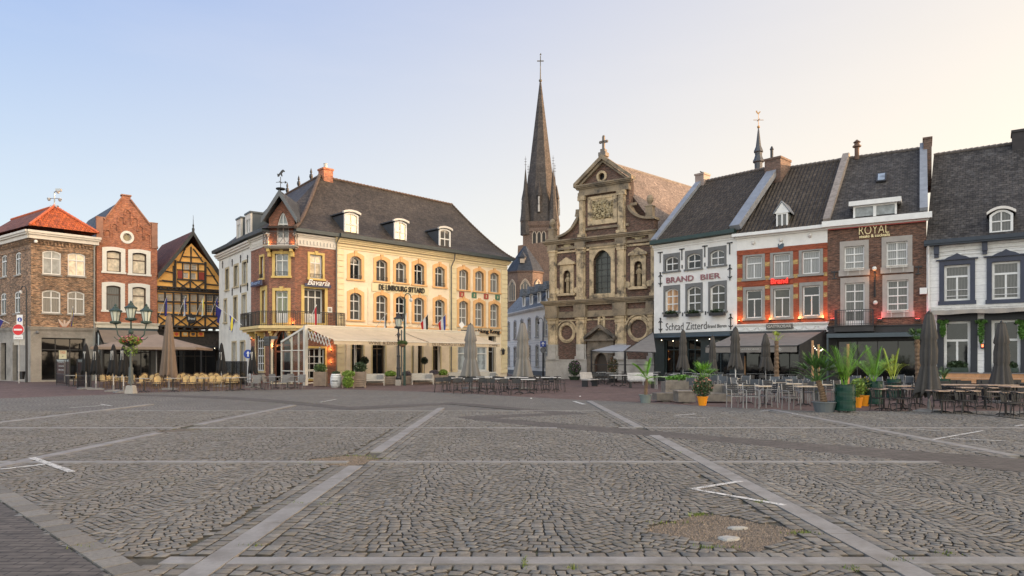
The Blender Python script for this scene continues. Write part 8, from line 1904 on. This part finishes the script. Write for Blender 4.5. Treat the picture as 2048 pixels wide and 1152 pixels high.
# ---------------------------------------------------------------- parasols
def folded(name, label, px_, py_, h, r0, mat, pole_z=.9, base=True, tiers=2, group='folded parasols', polem=None, nfold=9, txt=False, waist=.5):
    x, y = ground_at(px_, py_); r = root(name, label, 'parasol', (x, y), rnd.uniform(0,1), group); m = MB(); m.tube([(0,0,.02),(0,0,h)],.028,8); part('pole', m, polem or alu, r)
    m = MB(); n = 40; rows = []; ph = rnd.uniform(0,6)
    prof = [(.0,.11),(.03,.16),(.16,.23),(.30,.31),(.33,.25),(.45,.30),(.60,.29),(.64,.25),(.67,.29),(.80,.35),(.92,.42),(.97,.45),(1.0,.43)]
    if tiers == 1: prof = [(0,.10),(.04,.15),(.2,.22),(.5,.30),(.8,.37),(.95,.42),(1.0,.40)]
    prof.sort(); z1__, z0_ = h-.02, pole_z
    for t, rr in prof:
        row = []
        for k in range(n):
            a = 2*math.pi*k/n; f = 1+(.10+.26*t)*math.sin(nfold*a+ph+t*1.5)+.16*t*math.sin(3*a+ph*2); dz = -.13*t**3*math.cos(nfold*a+ph+1) if t > .9 else 0
            row.append((rr*r0/.4*f*math.cos(a), rr*r0/.4*f*math.sin(a), z1__+(z0_-z1__)*t+dz))
        rows.append(row)
    m.v = [p for row in rows for p in row]
    for i in range(len(rows)-1):
        for k in range(n): m.f.append((i*n+k, i*n+(k+1) % n, (i+1)*n+(k+1) % n, (i+1)*n+k)); m.m.append(0)
    m.f.append(tuple(range(n))); m.m.append(0); part('canopy', m, mat, r, smooth=True)
    m = MB(); m.lathe([(.06,h-.03),(.06,h+.01),(.02,h+.06)],0,0,8); part('finial', m, dark, r)
    if base: m = MB(); m.box(-.42,.42,-.42,.42,0,.05); m.box(-.3,.3,-.3,.3,.05,.09); m.tube([(0,0,.05),(0,0,.35)],.05,8); part('base', m, M('parasol_base', (.20,.195,.19), .7), r)
    if txt:
        f_ = Fac((-.3,0),(.3,0)); mm = lettering('BRAND', Fac((0,0),(1,0)), (-.07,.07,0,.5), r, white, y=-r0*.62, ext=.01); mm.rotation_euler = (0,0,-r.rotation_euler.z); mm.matrix_basis = Matrix.Rotation(-Matrix(r.matrix_basis).to_euler().z, 4, 'Z') @ Matrix.Translation((0,0,pole_z+.75))
    return r
gcan = M('stone_grey_canvas', (.21,.195,.175), .95, .08, 2, bs=.3)
folded('folded_parasol', 'large closed grey parasol, left one on the middle terrace', 941, 777, 3.85, .42, gcan, .62)
folded('folded_parasol', 'large closed grey parasol, right one on the middle terrace', 1045, 778, 3.9, .42, gcan, .62)
folded('folded_parasol', 'large closed brown parasol behind the left terrace tables', 338, 779, 4.35, .34, M('brown_canvas', (.19,.14,.105), .95, .08, 2, bs=.3), .75, tiers=1)
folded('folded_parasol', 'closed dark taupe parasol, tallest one beside the steakhouse', 1858, 824, 3.25, .30, char_, .55)
folded('folded_parasol', 'closed dark taupe parasol at the far right before the navy trimmed house', 2003, 806, 3.2, .31, char_, .55)
folded('folded_parasol', 'closed grey parasol, leftmost before the white cafe', 1366, 775, 3.55, .27, char_, 1.15)
folded('folded_parasol', 'closed grey parasol, second before the white cafe', 1425, 773, 3.25, .26, char_, .95)
folded('folded_parasol', 'closed grey parasol on a white pole between the white cafe and the gastro awning', 1471, 787, 3.35, .28, char_, 1.3, polem=white)
folded('folded_parasol', 'closed grey parasol before the middle of the grey awning', 1531, 781, 3.15, .27, char_, 1.2)
blc = M('black_canvas', (.014,.014,.015), .9, .1)
for i, (x, y, hh) in enumerate(((172,778,2.62),(192,779,2.6),(227,783,2.5),(247,785,2.42),(443,773,2.75),(505,775,2.5))):
    folded('slim_parasol', ['closed black parasol, leftmost beside the glass screens','closed black parasol, second from the left beside the glass screens','closed black parasol left of the three armed lamp','closed black parasol just left of the lamp base','closed black parasol before the half-timbered house','closed black parasol before the hotel corner door'][i], x, y, hh, .22, blc, .95, True, 1, 'slim black parasols', M('pale_pole', (.5,.49,.47), .5), 7, txt=True)
x, y = ground_at(313, 771); r = root('open_parasol', 'wide open taupe parasol over the left terrace', 'parasol', (x, y), .25); m = MB(); zt_ = EYE+(HYP-668)/SC(771); zb_2 = EYE+(HYP-694)/SC(771)-.05; hw = 3.0
cs_ = [(-hw,-hw,zb_2),(hw,-hw,zb_2),(hw,hw,zb_2),(-hw,hw,zb_2)]
for i in range(4):
    a, b = Vector(cs_[i]), Vector(cs_[(i+1) % 4]); mid = (a+b)/2; ap = Vector((0,0,zt_)); m.poly([tuple(a),tuple(mid),tuple(ap)]); m.poly([tuple(mid),tuple(b),tuple(ap)]); m.add([tuple(a),tuple(b),(b.x,b.y,b.z-.16),(a.x,a.y,a.z-.16)],[(0,1,2,3)])
part('canopy', m, taupe, r); m = MB(); m.tube([(0,0,0),(0,0,zt_)],.04,8); part('pole', m, alu, r); m = MB()
for i in range(8): a = math.pi/4*i; k = 1.4142 if i % 2 else 1; m.bar((0,0,zt_-.5),(hw*.98*k*math.cos(a),hw*.98*k*math.sin(a),zb_2-.02),.035)
part('rib', m, M('wood_rib', (.14,.11,.08), .6), r)
# ---------------------------------------------------------------- lamps and signs
dgr = M('verdigris_lamp_iron', (.035,.06,.05), .55, .25, 6); frost = M('frosted_lamp_glass', (.55,.58,.50), .3, .06)
def lantern(m, mg, x, y, z, s=1.0):
    m.lathe([(.06*s,z),(.20*s,z+.05*s),(.22*s,z+.14*s),(.17*s,z+.16*s)],x,y,8); mg.lathe([(.15*s,z+.16*s),(.235*s,z+.62*s)],x,y,8)
    for k in range(8): a = 2*math.pi*k/8; m.bar((x+.155*s*math.cos(a),y+.155*s*math.sin(a),z+.16*s),(x+.24*s*math.cos(a),y+.24*s*math.sin(a),z+.62*s),.018*s); m.ball((x+.21*s*math.cos(a),y+.21*s*math.sin(a),z+.1*s),.05*s,1.2,5)
    m.lathe([(.29*s,z+.61*s),(.30*s,z+.66*s),(.17*s,z+.74*s),(.12*s,z+.80*s),(.12*s,z+.84*s),(.05*s,z+.88*s),(.06*s,z+.93*s),(.01*s,z+1.0*s)],x,y,8)
x, y = ground_at(262, 787); r = root('ornate_street_lamp', 'ornate three lantern street lamp with a flower basket on the left', 'street lamp', (x, y)); s_l = SC(787); zl = EYE+(HYP-640)/s_l
m = MB(); m.tube([(0,0,.5),(0,0,zl-.95)],[.075,.055],10); m.lathe([(.15,.5),(.12,.65),(.10,1.2),(.11,1.25),(.085,1.35)],0,0,12); part('pole', m, M('silvery_post', (.085,.095,.09), .5, .25, 4), r)
m = MB(); m.lathe([(.30,.0),(.30,.05),(.24,.38),(.17,.42)],0,0,4,rot=math.pi/4); part('base', m, M('pale_stone_plinth', (.30,.29,.27), .8, .12), r)
m = MB(); m.tube([(.06,-.1,0),(.06,-.12,zl-1.1)],.05,8); part('service_post', m, M('silvery_post', (.20,.21,.21)), r)
for k, (dx_, dz) in enumerate(((-.78,0),(0,.16),(.78,0))):
    m = MB(); mg = MB(); lantern(m, mg, dx_, 0, zl-.22+dz, 1.05)
    if dx_: m.tube([(0,0,zl-1.0),(dx_*.45,0,zl-1.05),(dx_*.85,0,zl-.75),(dx_,0,zl-.2)],.03,6); m.tube([(0,0,zl-.55),(dx_*.4,0,zl-.95),(dx_*.9,0,zl-1.0),(dx_*1.1,0,zl-.85)],.018,5)
    else: m.tube([(0,0,zl-1.1),(0,0,zl)],.04,6); m.ball((0,0,zl-.6),.14,1,6)
    l_ = part('lantern', m, dgr, r); part('lamp_glass', mg, frost, l_)
zh = EYE+(HYP-682)/s_l; hb = root('hanging_flower_basket', 'round basket of red and pink flowers on the left street lamp', 'flower basket', (x, y-.02, zh)); m = MB(); m.lathe([(.1,-.3),(.3,-.2),(.45,.0),(.47,.03)],0,0,14); part('basket', m, dark, hb); m = MB(); leafmass(m,0,0,.02,.56,.5,.25,1800,.05,rp); leafmass(m,0,0,-.4,.35,.35,.4,260,.05,rp); part('foliage', m, lf_y, hb); m = MB(); leafmass(m,0,0,.1,.58,.52,.24,300,.05,rp); part('blossoms', m, fl_p, hb); m = MB(); leafmass(m,0,0,.02,.58,.5,.22,200,.05,rp); part('blossoms', m, fl_r, hb)
x, y = ground_at(797, 771); s_l = SC(771); r = root('ornate_street_lamp', 'dark ornate single lantern street lamp before the yellow hotel', 'street lamp', (x, y)); zl = EYE+(HYP-655)/s_l
m = MB(); m.lathe([(.25,0),(.25,.35),(.2,.4)],0,0,4,rot=math.pi/4); part('base', m, stone, r)
m = MB(); m.lathe([(.18,.4),(.2,.5),(.13,.62),(.12,1.1),(.15,1.15),(.10,1.25),(.09,1.9),(.12,1.95),(.07,2.05),(.055,zl-.9),(.09,zl-.85),(.05,zl-.75),(.1,zl-.5),(.05,zl-.3),(.05,zl-.1)],0,0,12); m.tube([(-.2,0,zl-.55),(0,0,zl-.35),(.2,0,zl-.55)],.02,5); part('pole', m, dark, r); m = MB(); mg = MB(); lantern(m, mg, 0,0, zl-.1, 1.1); l_ = part('lantern', m, dark, r); part('lamp_glass', mg, frost, l_)
hb = root('hanging_flower_basket', 'small green hanging basket between lamp and camera pole', 'flower basket', (x+.28, y-.1, EYE+(HYP-688)/s_l)); m = MB(); m.lathe([(.05,-.22),(.2,-.12),(.26,.0)],0,0,12); part('basket', m, M('terracotta_basket', (.2,.12,.07), .8), hb); m = MB(); leafmass(m,0,0,.06,.34,.3,.18,900,.05,rp); part('foliage', m, lf, hb)
def crook(name, label, px_, py_, ztop_px, colm, side=1, base=True, arm=.5):
    x, y = ground_at(px_, py_); s = SC(py_); h = EYE+(HYP-ztop_px)/s; r = root(name, label, 'camera pole' if 'camera' in name else 'street lamp', (x, y)); m = MB(); m.tube([(0,0,0),(0,0,h*.45),(0,0,h-.4)],[.085,.075,.045],10)
    pts_ = [(0,0,h-.42)]+[(side*(.22-.22*math.cos(a)),0,h-.4+.35*math.sin(a)) for a in [math.pi*k/7 for k in range(8)]]; m.tube(pts_, .032, 6); part('pole', m, colm, r); m = MB(); m.lathe([(.04,h-.38),(.1,h-.42),(.11,h-.52),(.08,h-.6),(.02,h-.63)],side*.44,0,10); part('dome_camera' if 'camera' in name else 'lamp_head', m, M('camera_white', (.55,.55,.55), .4) if 'camera' in name else dark, r); return r, h, x, y
r, h_, _, _ = crook('camera_pole', 'tall dark green pole with a dome camera before the hotel sign', 809, 771, 585, M('green_pole', (.02,.05,.04), .5, .15)); m = MB(); m.box(-.14,.0,-.1,.1,h_-1.75,h_-1.4); m.bar((-.1,0,h_-.95),(0,0,h_-.95),.06); part('control_box', m, dark, r)
crook('camera_pole', 'black pole with a dome camera at the brick corner house', 53, 765, 571, dark, -1); x, y = ground_at(803, 770); r = root('steel_post', 'slim bare steel post between the lamp and the green camera pole', 'post', (x, y)); m = MB(); m.tube([(0,0,0),(0,0,EYE+(HYP-660)/SC(770))],.05,8); part('tube', m, M('silvery_post', (.20,.21,.21)), r)
r, h_, x_, y_ = crook('street_lamp', 'black crook lamp with signs beside the church corner', 1086, 756, 635, dark, -1)
def disc(m, x, y, z, r_, th=.03, n=20):
    o = len(m.v); m.lathe([(r_,-th/2),(r_,th/2)],0,0,n); m.v[o:] = [(x+a, y+c, z+b) for a, b, c in m.v[o:]]
sblu = M('traffic_blue', (.015,.05,.30), .4, .03); sred = M('traffic_red', (.60,.015,.02), .4, .03); swh = M('sign_white', (.75,.75,.75), .4, .03)
zz = EYE+(HYP-688)/SC(756); sg = root('arrow_sign', 'square blue sign with a white up arrow on the lamp by the church', 'traffic sign', (x_, y_-.08, zz)); part('plate', MB().box(-.27,.27,-.02,.0,-.27,.27), sblu, sg); m = MB(); m.prism([(-.035,-.2),(.035,-.2),(.035,.05),(.14,-.03),(.14,.05),(0,.21),(-.14,.05),(-.14,-.03),(-.035,.05)],-.03,-.022); part('arrow', m, swh, sg)
sg = root('round_sign', 'grey back of a round sign under the blue arrow sign', 'traffic sign', (x_, y_-.1, zz-.58)); m = MB(); disc(m,0,0,0,.27); part('plate', m, M('sign_back_grey', (.12,.12,.125), .5), sg)
x, y = ground_at(38, 766.5); r = root('sign_post', 'thin grey post carrying the no entry sign by the corner house', 'sign post', (x, y)); m = MB(); m.tube([(0,0,0),(0,0,4.6)],.035,8); parts('post', m, M('galvanised', (.40,.40,.39), .5), r); s_l = SC(766.5)
Zp = lambda p: EYE+(HYP-p)/s_l
sg = root('no_entry_sign', 'round red no entry sign with white bar', 'traffic sign', (x, y-.06, Zp(659.5))); m = MB(); disc(m,0,0,0,.42); part('rim', m, swh, sg); m = MB(); disc(m,0,-.02,0,.395); part('plate', m, sred, sg); part('bar', MB().box(-.30,.30,-.05,-.038,-.065,.065), swh, sg)
sg = root('white_sign', 'tall white sign with blue disc above the no entry sign', 'traffic sign', (x+.08, y-.06, Zp(640))); part('plate', MB().box(-.2,.24,-.02,.0,-.38,.38), swh, sg); m = MB(); disc(m,.04,-.03,.02,.17,.01); part('blue_disc', m, M('traffic_blue', (.015,.05,.30)), sg); m = MB(); m.ball((.04,-.045,.11),.025); m.prism([(0,-.1),(.08,-.1),(.07,.07),(.01,.07)],-.05,-.04); part('pictogram', m, swh, sg)
sg = root('text_sign', 'small white text plate under the no entry sign', 'traffic sign', (x, y-.06, Zp(674))); part('plate', MB().box(-.34,.34,-.02,.0,-.17,.17), swh, sg); fb_ = Fac((x-.3,y-.06),(x+.3,y-.06)); lettering('uitgezonderd', fb_, (.05,.55,Zp(674)-.09,Zp(674)-.02), sg, ink, y=-.025, ext=.003)
sg = root('blank_sign', 'beige backed sign plate lowest on the grey post', 'traffic sign', (x, y+.03, Zp(684))); part('plate', MB().box(-.4,.4,-.02,.0,-.22,.22), M('beige_sign_back', (.42,.40,.36), .6), sg)
x, y = ground_at(50, 765); r = root('litter_bin', 'black wall mounted litter bin beside the black camera pole', 'litter bin', (x-.25, y)); m = MB(); m.lathe([(.18,.25),(.22,.75),(.23,.8)],0,0,4,rot=math.pi/4); part('bin', m, dark, r); part('lid', MB().box(-.18,.18,-.18,.18,.8,.84), dark, r)
# glass screens of the left terrace
for i, (a, b, yb1, yb2) in enumerate(((113,138,769,772),(155,182,776,777.5))):
    p0, p1 = ground_at(a, yb1), ground_at(b, yb2); f_ = Fac(p0, p1); r = root('menu_screen', ['black framed glass screen with menu writing before the corner house','black framed clear glass screen left of the black parasols'][i], 'glass screen', f_, group='glass screens of the left terrace'); m = MB(); L_ = f_.L
    for x in (0, L_*.82, L_): m.bar((x,0,0),(x,0,1.75),.05)
    for z in (.05,.75,1.75): m.bar((0,0,z),(L_,0,z),.04)
    part('frame', m, dark, r, f_); part('pane', MB().box(.02,L_-.02,-.005,.005,.1,1.72), CLEAR('smoked_glass', tint=(.35,.36,.37)), r, f_)
    if i == 0:
        for k, t_ in enumerate(('LUNCH','DINER','BAR')): lettering(t_, f_, (L_*.2,L_*.62,1.5-.26*k,1.6-.26*k), r, M('chalk_letters', (.45,.45,.42), .9), y=-.01, ext=.003)
# low dark fence panels round the left terrace
for i, (a, b, y1_, y2_) in enumerate(((434,493,770,772),)):
    f_ = Fac(ground_at(a, y1_), ground_at(b, y2_)); r = root('terrace_fence', 'dark glass terrace fence between the half-timbered house and the hotel', 'fence', f_); m = MB()
    for k in range(4): m.bar((f_.L*k/3,0,0),(f_.L*k/3,0,1.6),.05)
    m.bar((0,0,1.6),(f_.L,0,1.6),.05); m.bar((0,0,.1),(f_.L,0,.1),.05); part('frame', m, dark, r, f_); part('pane', MB().box(0,f_.L,-.005,.005,.12,1.58), CLEAR('smoked_glass'), r, f_)
# timber terrace wall before the navy trimmed house
f_ = Fac(at_scale(1884, 37.5), at_scale(2080, 40.5)); r = root('timber_terrace_wall', 'warm timber plank wall round the raised terrace at the right', 'terrace wall', f_)
m = MB(); x = 0; tim = M('warm_timber', (.50,.25,.11), .6, .25, 3, bs=.2)
for k in range(4):
    x = 0
    while x < f_.L: l = rnd.uniform(1.4,2.2); m.box(x+.004,min(f_.L,x+l)-.004,-.02,.04,.06+.235*k,.06+.235*(k+1)-.008); x += l
part('plank', m, tim, r, f_); part('cap', MB().box(-.02,f_.L+.02,-.06,.1,1.0,1.04), M('grey_cap', (.22,.20,.18), .6), r, f_)
# hanging ivy and wall light of the navy trimmed house
for i, (px_, y0_, y1_) in enumerate(((1886,640,675),(1962,640,690),(2043,640,680))):
    x_, zt_i = F4.loc(px_, y0_, -.35); _, zb_i = F4.loc(px_, y1_, -.35); r = root('hanging_plant', ['trailing green plant left of the first navy window','trailing green plant above the red wall lamp between the navy windows','trailing green plant at the right edge on the navy trimmed house'][i], 'hanging plant', F4, group='trailing plants on the navy trimmed house'); m = MB(); leafmass(m, x_, -.35, (zt_i+zb_i)/2, .17, .15, (zt_i-zb_i)/2, 700, .06, rp); leafmass(m, x_, -.35, zt_i-.1, .35, .2, .15, 300, .06, rp); part('foliage', m, LEAF('fern_green', (.08,.19,.03), .4), r, F4); m = MB(); m.lathe([(.05,zt_i-.1),(.14,zt_i),(.15,zt_i+.08)],x_,-.35,8); part('basket', m, dark, r, F4)
x_, z_ = F4.loc(1965, 692, -.1); m = MB(); m.box(x_-.1,x_+.1,-.2,-.02,z_-.15,z_+.15); s_ = part('wall_lamp', m, dark, B4, F4); part('lamp_glass', MB().box(x_-.05,x_+.05,-.215,-.2,z_-.06,z_+.1), EM('red_lamp_glass', (1,.12,.05), 3), s_)
for i, b in enumerate(gw4[:2]):
    r = root('window_trough', ['dark green trough of leafy plants in the first navy shop window','dark green trough of leafy plants in the second navy shop window'][i], 'planter', F4, group='plant troughs in the navy windows'); part('trough', MB().box(b[0]+.1,b[1]-.1,-.25,.05,b[2]+.02,b[2]+.28), M('dark_green_trough', (.03,.05,.035), .6), r, F4); m = MB(); leafmass(m,(b[0]+b[1])/2,-.1,b[2]+.42,(b[1]-b[0])*.42,.14,.28,500,.09,rp); part('foliage', m, lf_d, r, F4)
# flags
def flag(label, f, x0, z0, x1, z1, cols, drop=1.5, yo=-.1, out=-1.2, hang=None, wd=.55):
    r = root('flag', label, 'flag', f, group='facade flags'); a = Vector((x0, yo, z0)); b = Vector((x1, out, z1)); m = MB(); m.tube([tuple(a), tuple(b)],.022,6); m.ball(tuple(b),.04,1,6); part('pole', m, white, r, f)
    d = (a-b).normalized(); n = 7; k = len(cols)
    for ci, c in enumerate(cols):
        m = MB(); 
        t0, t1 = ci/k, (ci+1)/k; P_ = []
        for i in range(n+1):
            s = i/n; row = []
            for t in (t0, (t0+t1)/2, t1): p = b+d*(wd*t*(1-.35*s)+.05); row.append((p.x+.05*math.sin(5*s+6*t)*s+.12*s*(.5-t), p.y+.07*math.sin(9*t+3*s)*s, p.z-drop*s+.1*t*s*3*(1-s)))
            P_.append(row)
        vs = [q for row in P_ for q in row]; m.add(vs, [(3*i+j,3*i+j+1,3*i+j+4,3*i+j+3) for i in range(n) for j in (0,1)]); part('cloth', m, c, r, f, smooth=True)
fr1 = M('flag_red', (.50,.02,.03), .8, .08); fw1 = M('flag_white', (.72,.72,.72), .8, .05); fb1 = M('flag_blue', (.03,.06,.28), .8, .08); fk1 = M('flag_black', (.02,.02,.02), .8); fy1 = M('flag_yellow', (.75,.60,.06), .8); fn1 = M('flag_navy', (.03,.03,.20), .8, .1)
def zy(px_, py_, yo=0): return FY.loc(px_, py_, yo)
for (lb, px_, cols) in (('red white and black flag on the yellow hotel front', 838, [fk1, fw1, fr1]), ('red white and blue flag right of the red white and black one', 873, [fb1, fw1, fr1]), ('dark furled flag left of the hotel sign', 755, [fk1, fw1]), ('pale furled flag behind the street lamp lantern', 795, [fw1])):
    x_, z_ = zy(px_-6, 648); flag(lb, FY, x_, z_-.3, x_+.1, z_+.75, cols, 1.75 if len(cols) == 3 else 1.0, out=-1.5, wd=1.1 if len(cols) == 3 else .35)
x_, z_ = FB2.loc(640, 640); flag('red flag hanging from the hotel corner balcony', FB2, x_-1.4, z_-.2, x_-1.2, z_+.9, [fr1], 2.0, yo=-1.1, out=-1.9, wd=.28)
x_, z_ = FA.loc(140, 640); flag('navy and yellow flag on the brown brick corner house', FA, x_, z_-.1, x_-.1, z_+1.0, [fn1, fy1, fn1], 1.3, out=-1.2, wd=.5)
x_, z_ = FA2.loc(22, 640); flag('navy flag on the side wall of the corner house', FA2, x_, z_-.3, x_-.7, z_+.3, [fn1], .9, out=-.9, wd=.7)
for i, (px_, cols) in enumerate(((318,[fn1]),(355,[fn1,fw1]),(391,[fy1,fw1]),(419,[fn1]))):
    x_, z_ = FC.loc(px_, 622); flag(['navy flag leftmost on the half-timbered house','navy and white flag second on the half-timbered house','yellow and white flag third on the half-timbered house','navy flag rightmost on the half-timbered house'][i], FC, x_, z_-.4, x_+.35, z_+1.2, cols, 1.5, out=-1.1, wd=.35)
x_, z_ = FW.loc(459, 625); flag('navy flag on the white hotel side wing', FW, x_, z_-.2, x_-.1, z_+.5, [fn1], 1.3, out=-1.0, wd=.45)
x_, z_ = FB1.loc(505, 640); flag('navy and yellow flag at the left end of the corner balcony', FB1, x_+.3, z_-.4, x_-.6, z_+.4, [fn1, fy1, fn1], 1.1, yo=-.9, out=-1.5, wd=.6)
# traffic light at the hotel corner
x, y = ground_at(540, 772); r = root('traffic_light', 'black traffic light seen from behind at the hotel corner', 'traffic light', (x, y)); s_l = SC(772); m = MB(); m.tube([(0,0,0),(0,0,EYE+(HYP-672)/s_l)],.05,8); part('pole', m, dark, r); zz = EYE+(HYP-692)/s_l; m = MB(); m.box(-.36,-.02,-.1,.1,zz,zz+.62); m.box(.05,.5,-.05,.02,zz+.45,zz+.65)
for k in range(3): m.box(-.40,-.1,-.2,-.08,zz+.06+.2*k,zz+.1+.2*k)
part('signal_head', m, M('signal_grey', (.06,.065,.07), .5), r)
x, y = ground_at(497, 770); r = root('round_blue_sign', 'round blue sign beside the closed black parasol at the hotel corner', 'traffic sign', (x, y)); zz = EYE+(HYP-708)/SC(770); m = MB(); disc(m,0,-.06,zz,.3); part('plate', m, sblu, r); m = MB(); m.tube([(0,0,0),(0,0,zz+.3)],.03,6); parts('post', m, steel, r); m = MB(); m.prism([(-.04,zz-.18),(.04,zz-.18),(.04,zz+.05),(.12,zz+.02),(0,zz+.2),(-.12,zz+.02),(-.04,zz+.05)],-.09,-.08); part('arrow', m, swh, r)
# wooden posts (heaters and stakes) behind the palms
for i, (px_, py_, top_) in enumerate(((1625,785,681),(1637,786,689),(1696,795,688),(1480+10,768,712))):
    x, y = ground_at(px_, py_); r = root('timber_post', ['slim timber post left behind the leaning palm','thicker timber post right behind the leaning palm','tall timber post behind the green drum palms','short timber post under the grey awning'][i], 'post', (x, y), 0, 'timber posts of the terraces'); m = MB(); m.tube([(0,0,0),(0,0,EYE+(HYP-top_)/SC(py_))],.06,7); part('shaft', m, M('pine_post', (.48,.27,.13), .7, .2, 4), r)
x_, z_ = FY.loc(923, 650, -3.3); r = root('diamond_sign', 'blank white diamond shaped plate above the awning', 'sign', FY); m = MB(); m.prism([(x_,z_-.3),(x_+.3,z_),(x_,z_+.3),(x_-.3,z_)],-3.34,-3.3); part('plate', m, swh, r, FY)
# string lights and pendant lamps under the awnings (lit)
def bulbs(label, pts_, n, sag, e=6):
    r = root('string_lights', label, 'string lights'); m = MB(); mb_ = MB()
    for a, b in zip(pts_[:-1], pts_[1:]):
        a = Vector(a); b = Vector(b); P_ = [a.lerp(b, i/n)-Vector((0,0,sag*math.sin(math.pi*i/n))) for i in range(n+1)]; m.tube([tuple(p) for p in P_],.008,4)
        for p in P_[1:-1]: mb_.ball((p.x,p.y,p.z-.06),.035,1,6)
    part('cable', m, dark, r); part('bulb', mb_, EM('string_bulb', (1,.85,.6), e), r)
pp = lambda f, x, y, z: tuple(f.w(x, y, z))
bulbs('string of small lit bulbs under the grey awning of the banded brick house', [pp(F2,.4,-3.2,2.9), pp(F2,L2_-.3,-3.2,2.8), pp(F2,L2_+.6,-4.2,2.5)], 8, .3, 3)
bulbs('string of small lit bulbs in front of the half-timbered house', [pp(FC,.3,-2.0,3.0), pp(FC,LC-.3,-2.0,3.0)], 9, .3, 2)
bulbs('string of lit bulbs before the white cafe front', [pp(F1,.5,-1.2,3.4), pp(F1,L1_-.5,-1.2,3.4)], 6, .2, 1.5)
# dark pergola and planting before the half-timbered house
r = root('terrace_pergola', 'dark flat roofed terrace pergola before the half-timbered house', 'pergola', FC); m = MB()
for x in (.2, LC*.5, LC+1.2): m.box(x-.06,x+.06,-2.8,-2.68,0,2.85)
m.box(.1,LC+1.3,-2.8,-2.66,2.75,2.9); m.box(.1,LC+1.3,-.2,-.1,2.75,2.9)
for x in (.2,1.8,3.4,5.0,LC+1.2): m.box(x-.04,x+.04,-2.8,-.1,2.78,2.88)
part('frame', m, dark, r, FC); part('roof_sheet', MB().box(.1,LC+1.3,-2.75,-.1,2.9,2.94), M('dark_roof_sheet', (.06,.06,.06), .7), r, FC)
# ---- birds and small litter
for i, (px_, py_) in enumerate(((1062,797),(1160,793),(1352,803),(1585,829),(1594,830))):
    x, y = ground_at(px_, py_, .01); m = MB(); m.add([(x-.05,y-.03,.012),(x+.05,y-.02,.013),(x+.04,y+.04,.03),(x-.03,y+.05,.014)],[(0,1,2,3)]); m.add([(x-.05,y-.03,.012),(x+.04,y+.04,.03),(x,y+.0,.045)],[(0,1,2)]); o = part('paper_scrap', m, swh); meta(o, ['scrap of white paper on the brick paving before the middle terrace','white paper scrap near the middle of the brick paving','white paper scrap at the cobble edge before the rattan lounge','crumpled white paper near the slatted chairs, left one','crumpled white paper near the slatted chairs, right one'][i], 'litter')
